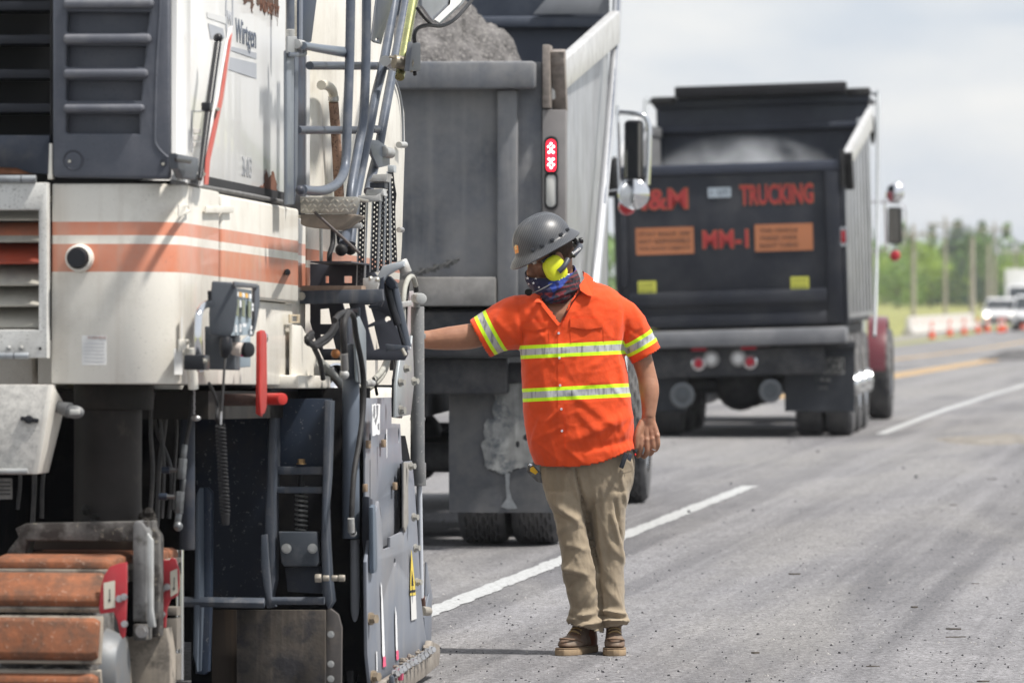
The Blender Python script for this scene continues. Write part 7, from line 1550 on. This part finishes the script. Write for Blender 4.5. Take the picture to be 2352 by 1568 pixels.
# --- hard hat
hat = empty('hard_hat', None); hat.parent = man
hm = bpy.data.materials.new('hat_carbon_look'); hm.use_nodes = True; nt = hm.node_tree; b = nt.nodes['Principled BSDF']; l = nt.links.new
tcx = nd(nt, 'ShaderNodeAttribute', attribute_name='hatco'); sx = nd(nt, 'ShaderNodeSeparateXYZ'); l(tcx.outputs['Vector'], sx.inputs[0])
mm = nd(nt, 'ShaderNodeMath', operation='MULTIPLY'); l(sx.outputs[0], mm.inputs[0]); mm.inputs[1].default_value = 820
si = nd(nt, 'ShaderNodeMath', operation='SINE'); l(mm.outputs[0], si.inputs[0])
cr = nd(nt, 'ShaderNodeMapRange'); l(si.outputs[0], cr.inputs[0]); cr.inputs[1].default_value = -1
mx = nd(nt, 'ShaderNodeMix', data_type='RGBA'); l(cr.outputs[0], mx.inputs[0]); mx.inputs[6].default_value = (.032, .036, .045, 1); mx.inputs[7].default_value = (.085, .09, .10, 1)
nn = nd(nt, 'ShaderNodeTexNoise'); nn.inputs['Scale'].default_value = 12; nn.inputs['Detail'].default_value = 5; l(nd(nt, 'ShaderNodeTexCoord').outputs['Object'], nn.inputs[0])
nr = nd(nt, 'ShaderNodeMapRange'); l(nn.outputs[0], nr.inputs[0]); nr.inputs[1].default_value = .5; nr.inputs[2].default_value = .75; nr.inputs[4].default_value = .4
m2 = nd(nt, 'ShaderNodeMix', data_type='RGBA'); l(nr.outputs[0], m2.inputs[0]); l(mx.outputs[2], m2.inputs[6]); m2.inputs[7].default_value = (.16, .155, .15, 1); l(m2.outputs[2], b.inputs['Base Color']); b.inputs['Roughness'].default_value = .4
n = 72; rows = []; co = []
def hatring(sf, sb, sl, u, f0=0., tip=0.):
    r_ = []
    for i in range(n):
        t = 2 * math.pi * i / n; c, s = math.cos(t), math.sin(t); r_.append(H(f0 + (sf if c > 0 else sb) * c, sl * s, u + tip * c * c * (1 if c > 0 else .6)))
    return r_
U0 = .050; prof = []
for k in range(15):
    a = R(90 * k / 14.5 + .5); prof.append((math.cos(a) ** .82 * .132, math.cos(a) ** .82 * .132, math.cos(a) ** .82 * .112, U0 + .012 + .113 * math.sin(a) ** 1.05, 0))
dome = prof[::-1]
rings_ = [hatring(*q[:4]) for q in dome]
for sf, sb, sl, u, tip in ((.134, .134, .114, U0 + .006, 0), (.142, .140, .121, U0 + .001, 0), (.160, .150, .138, U0 - .008, -.004), (.172, .158, .153, U0 - .016, -.010), (.175, .161, .156, U0 - .019, -.011), (.173, .159, .154, U0 - .023, -.011), (.160, .150, .138, U0 - .015, -.005), (.138, .137, .117, U0 - .004, 0)): rings_.append(hatring(sf, sb, sl, u, 0, tip))
# ridges over the crown
for j, r_ in enumerate(rings_[:13]):
    for i, p in enumerate(r_):
        q = p - HC; l_ = q.dot(Lh); r_[i] = p + Uh * (.0065 * math.exp(-(l_ / .013) ** 2) + .0035 * math.exp(-((abs(l_) - .042) / .008) ** 2)) * min(1, (14 - j) / 5)
m_ = MB(); m_.loft(rings_); me = m_.mesh(False)
hc_ = [((V(v.co) - HC).dot(Fh) + .18 * ((V(v.co) - HC).dot(Uh)) - .3 * abs((V(v.co) - HC).dot(Lh)) , 0, 0) for v in me.vertices]
a_t = me.attributes.new('hatco', 'FLOAT_VECTOR', 'POINT'); a_t.data.foreach_set('vector', [x for q in hc_ for x in q])
bm = bmesh.new(); bm.from_mesh(me); bmesh.ops.recalc_face_normals(bm, faces=bm.faces); bm.to_mesh(me); bm.free()
hb = BVHTree.FromPolygons([v.co for v in me.vertices], [p.vertices[:] for p in me.polygons])
me.transform(T0); finish(me, 'shell', hm, hat, 50)
for f_, dl in ((.085, 0), (.045, 0), (-.005, 0), (-.055, 0), (-.098, 0)):
    l_ = .114 * math.sqrt(max(0, 1 - (f_ / .134) ** 2)) + .002; mb = MB(); d_ = V((0, 0, 0))
    mb.box(H(f_, l_, U0 + .016), (.018, .006, .014), RH); me = mb.mesh(); me.transform(T0); finish(me, 'slot_boss', M('hat_dark', (.03, .033, .04), .4), hat, 40, .002)
for k in range(5):
    f_ = .055 - .028 * k; me = MB().box(H(f_, .03, U0 + .012 + .113 * (1 - (f_ / .134) ** 2 * .6 - .03)), (.014, .004, .004), RH).mesh(); me.transform(T0); finish(me, 'vent', black, hat, 40)
for dx, dv, cc in ((0, 0, (.75, .3, .08)), (3, -4, (.7, .55, .3))):
    cs = [(1181 + dx, 566 + dv), (1190 + dx, 563 + dv), (1192 + dx, 580 + dv), (1184 + dx, 583 + dv)] if dx == 0 else [(1183, 563), (1187, 562), (1188, 572), (1184, 574)]
    patch(hb, cs, 3, 4, .0012, .001, 'front_emblem', M('emblem_' + str(dx), cc, .5), hat)
me = MB().box(H(-.135, 0, -.02), (.02, .04, .02), RH).cyl(H(-.15, 0, -.015), H(-.165, 0, -.02), .013, n=14).mesh(); me.transform(T0); finish(me, 'ratchet_knob', black_gloss, hat, 40, .002)
me = MB().tube([H(-.12, .05, .01), H(-.138, 0, -.008), H(-.12, -.05, .01)], .006, 8, sub=4).mesh(); me.transform(T0); finish(me, 'suspension_band', black, hat)
# --- ear defenders with a microphone
ym = M('muff_yellow', (.68, .72, .03), .45, var=.08, vs=20, dirt=((.35, .35, .05), .3, 20)); gmf = M('band_grey', (.06, .068, .085), .42)
mf_ = empty('ear_defenders', None); mf_.parent = man
Mh = planeM(HC, Fh, Uh)                           # z of this frame points to the head's right side
for s in (1, -1):
    C_ = H(.034, s * .088, -.054)
    mb = MB(); rr = []
    for h_, a, b in ((-.016, .0, .0), (-.016, .043, .052), (-.004, .0485, .059), (.012, .0485, .059), (.022, .044, .054), (.029, .034, .043), (.032, .018, .024), (.0325, .0, .0)): rr.append(ring(C_ + Lh * s * h_, Fh * max(a, .0005), Uh * max(b, .0005), 26, 2.6))
    mb.loft(rr); me = mb.mesh(); me.transform(T0); cup = finish(me, 'ear_cup', ym, mf_, 50)
    mb = MB(); mb.loft([ring(C_ - Lh * s * h_, Fh * .044, Uh * .053, 24, 2.6) for h_ in (.016, .028)]); me = mb.mesh(); me.transform(T0); finish(me, 'cushion', black, cup, 50, .003)
    me = MB().tube([C_ + Lh * s * .034 + Fh * -.0 - Uh * .012, C_ + Lh * s * .040 - Fh * .03 - Uh * .002, C_ + Lh * s * .022 - Fh * .065 + Uh * .012], [.012, .011, .0125], 12, sub=4).mesh(); me.transform(T0); finish(me, 'arm', gmf, mf_, 50)
    me = MB().box(C_ + Uh * .055 + Fh * .012, (.05, .022, .014), RH).mesh(); me.transform(T0); finish(me, 'hat_clip', black_gloss, mf_, 40, .003)
    mb = MB(); 
    for k in range(3): mb.box(C_ + Lh * s * .026 - Uh * .046 - Fh * (-.012 + .013 * k), (.008, .008, .010), RH)
    me = mb.mesh(); me.transform(T0); finish(me, 'control_key', M('muff_key', (.6, .66, .03), .5), cup, 40, .002, kind='stuff')
me = MB().tube([H(-.06, .105, -.038), H(-.098, .088, -.030), H(-.125, .05, -.03), H(-.135, 0, -.032), H(-.125, -.05, -.03), H(-.098, -.088, -.03), H(-.06, -.105, -.038)], .0135, 10, sub=5).mesh(); me.transform(T0); nb = finish(me, 'neck_band', gmf, mf_, 50)
to = H(-.082, .112, -.026); me_t = text('lettering', 'Sonetics', planeM(to, -Fh + Lh * -.55, Uh), .062, .0125, M('print_white', (.75, .75, .76), .5), nb); me_t.data.transform(T0)
me = MB().tube([H(.03, .105, -.10), wp(1243, 664, -.13), wp(1222, 674, -.12)], .0026, 7, sub=6).mesh(); me.transform(T0); mbm = finish(me, 'microphone_boom', M('boom_grey', (.12, .12, .12), .5), mf_)
me = MB().ball(wp(1214, 671, -.10), (.017, .014, .015), 14, 9).mesh(); displace(me, lambda p, n: .001 * mnoise.noise(p * 200)); me.transform(T0); finish(me, 'microphone', M('foam_black', (.012, .012, .012), .95), mf_)
# --- neck gaiter
GR = [(622, 1206, 1322, .088, -.005, -.030), (634, 1204, 1329, .100, -.01, -.018), (648, 1208, 1334, .106, -.01, -.008), (663, 1216, 1335, .108, -.012, 0), (676, 1226, 1328, .106, -.018, .0), (688, 1240, 1314, .098, -.03, 0), (697, 1252, 1300, .085, -.035, 0)]
mb = MB(); mb.loft([ring(wp((a + b_) / 2, v, dy), V(((b_ - a) / 2 * K, 0, .010 if v < 640 else 0)), V((0, hd, -tl if 0 else tl * -1)), 60, 2.2) for v, a, b_, hd, dy, tl in GR], False)
gm_ = mb.mesh()
o2 = bpy.data.objects.new('x', gm_); COL.objects.link(o2); m_ = o2.modifiers.new('s', 'SUBSURF'); m_.levels = m_.render_levels = 3
g2_ = bpy.data.meshes.new_from_object(o2.evaluated_get(bpy.context.evaluated_depsgraph_get())); bpy.data.objects.remove(o2)
GF = [(1240, 690, 1335, 625, 5, 5), (1225, 672, 1300, 660, 5, 4), (1255, 692, 1325, 665, 4, 5), (1215, 650, 1260, 668, 5, 3), (1290, 640, 1335, 640, 5, 4), (1265, 660, 1330, 648, 4, -4)]
displace(g2_, folds_fn(GF, .004, 22, 5, .003))
cols = []
for v in g2_.vertices:
    u, w_ = pxo(v.co); nn_ = mnoise.noise(v.co * 40) ; n2_ = mnoise.noise(V((v.co.x * 30, 3, v.co.z * 90)))
    c = (.010, .011, .045)
    if u > 1286 + (w_ - 640) * -.3 and w_ > 600: c = (.11, .010, .016) if math.sin(w_ * .62 + u * .18 + nn_ * 2) > .25 and n2_ > -.25 else (.016, .014, .024)
    if w_ > 672 and nn_ > .15: c = (.11, .010, .018)
    if inpoly(u, w_, [(1258, 650), (1300, 622), (1326, 604), (1330, 612), (1312, 632), (1290, 660), (1270, 672)]): c = (.015, .04, .24) if nn_ > -.35 else (.012, .02, .12)
    cols += [c[0], c[1], c[2], 1]
ca = g2_.color_attributes.new('gcol', 'FLOAT_COLOR', 'POINT'); ca.data.foreach_set('color', cols)
tg = bvh(g2_); g2_.transform(T0); ga = finish(g2_, 'neck_gaiter', cloth('gaiter_print', (0, 0, 0), attr='gcol', rough=.7), man, 70); s_ = ga.modifiers.new('t', 'SOLIDIFY'); s_.thickness = .002; s_.offset = -1
mb = MB()
for zx, zy, r_ in ((425, 940, 3.2), (385, 1005, 4.2), (495, 1005, 4.2), (465, 1070, 3.6), (400, 1078, 2.6), (540, 1125, 3), (805, 1000, 4), (940, 950, 3.6), (955, 882, 3), (1010, 850, 2.4)):
    u, v = (1220 + zx / 5.6) * .9408, (500 + zy / 5.6) * .9408; pts = []; rot = rnd.uniform(-.3, .3)
    for k in range(10): a = rot + math.pi / 2 + k * math.pi / 5; q = r_ if k % 2 == 0 else r_ * .42; h = hit(tg, u + q * math.cos(a), v - q * math.sin(a), .0022) or wp(u, v, -.1); pts.append(h)
    c = hit(tg, u, v, .0028)
    if c is None: continue
    mb.add(pts + [c], [(i, (i + 1) % 10, 10) for i in range(10)])
me = mb.mesh(); me.transform(T0); finish(me, 'printed_stars', M('star_white', (.7, .7, .74), .8), ga, 0, kind='stuff')
# --- ring, belt gear
me = MB().tube([wp(1499 + 5.6 * math.cos(t), 1031 + 1.5 * math.cos(t), -.05 + .0115 * math.sin(t)) for t in [k * .3927 for k in range(17)]], .0016, 8).mesh(); me.transform(T0); finish(me, 'finger_ring', chrome, man)
kn_ = empty('pocket_tool', Matrix.Translation(wp(1436, 1055, -.13)), 'black folding tool clipped on the trouser pocket below the shirt hem', 'pocket tool')
def loc_obj(mb, name, mat, parent, bev=0): me = mb.mesh(); me.transform(parent.matrix_world.inverted()); return finish(me, name, mat, parent, 40, bev)
bpy.context.view_layer.update()
loc_obj(MB().prism([wp(1432, 1036, -.145), wp(1442, 1040, -.145), wp(1430, 1074, -.15), (wp(1420, 1070, -.15))], (0, .022, 0)), 'handle', M('tool_black', (.022, .026, .034), .35), kn_, .004)
loc_obj(MB().prism([wp(1443, 1038, -.13), wp(1452, 1040, -.12), wp(1447, 1058, -.125), wp(1439, 1052, -.135)], (0, .012, 0)), 'clip', M('tool_grey', (.04, .045, .06), .4), kn_, .002)
loc_obj(MB().ball(wp(1458, 1042, -.11), (.004, .004, .006), 8, 5), 'red_tag', M('tag_red', (.6, .02, .02), .4), kn_)
tmr = empty('tape_measure', Matrix.Translation(wp(1226, 1086, -.02)), 'yellow and silver tape measure clipped to the trousers under the shirt hem', 'tape measure')
loc_obj(MB().prism([wp(1212, 1068, -.03), wp(1220, 1064, -.03), wp(1246, 1088, -.03), wp(1246, 1108, -.03), wp(1234, 1106, -.03), wp(1210, 1082, -.03)], (0, .035, 0)), 'case', M('tape_case', (.10, .10, .10), .4, .3, dirt=((.4, .4, .4), .5, 30)), tmr, .004)
loc_obj(MB().prism([wp(1218, 1073, -.034), wp(1225, 1070, -.034), wp(1236, 1083, -.034), wp(1230, 1089, -.034), wp(1217, 1081, -.034)], (0, .004, 0)), 'yellow_face', M('tape_yellow', (.75, .45, .02), .4), tmr, .001)
loc_obj(MB().prism([wp(1216, 1063, -.032), wp(1224, 1066, -.032), wp(1220, 1070, -.032), wp(1213, 1068, -.032)], (0, .02, 0)), 'belt_clip', chrome, tmr, .001)
# control lever the hand holds
c0, c1 = wp(896, 745, -.012), wp(900, 850, .0)
me = MB().tube([c0, c1], .010, 12).ball(c0, .018, 12, 8).mesh(); me.transform(MF.I); finish(me, 'control_lever', black_gloss, mill, 50)
# ---------------------------------------------------------------- dusty summer air
hz = bpy.data.materials.new('haze'); hz.use_nodes = True; nt = hz.node_tree; nt.nodes.clear()
o_ = nd(nt, 'ShaderNodeOutputMaterial'); pv = nd(nt, 'ShaderNodeVolumePrincipled'); pv.inputs['Density'].default_value = .0002; pv.inputs['Color'].default_value = (.9, .93, .97, 1); nt.links.new(pv.outputs[0], o_.inputs['Volume'])
tag(MB().bb((-320, -60, -2.2), (320, 900, 15)).obj('haze', hz, None, smooth=0, kind='stuff'), 'thin pale haze over the whole road', 'haze')
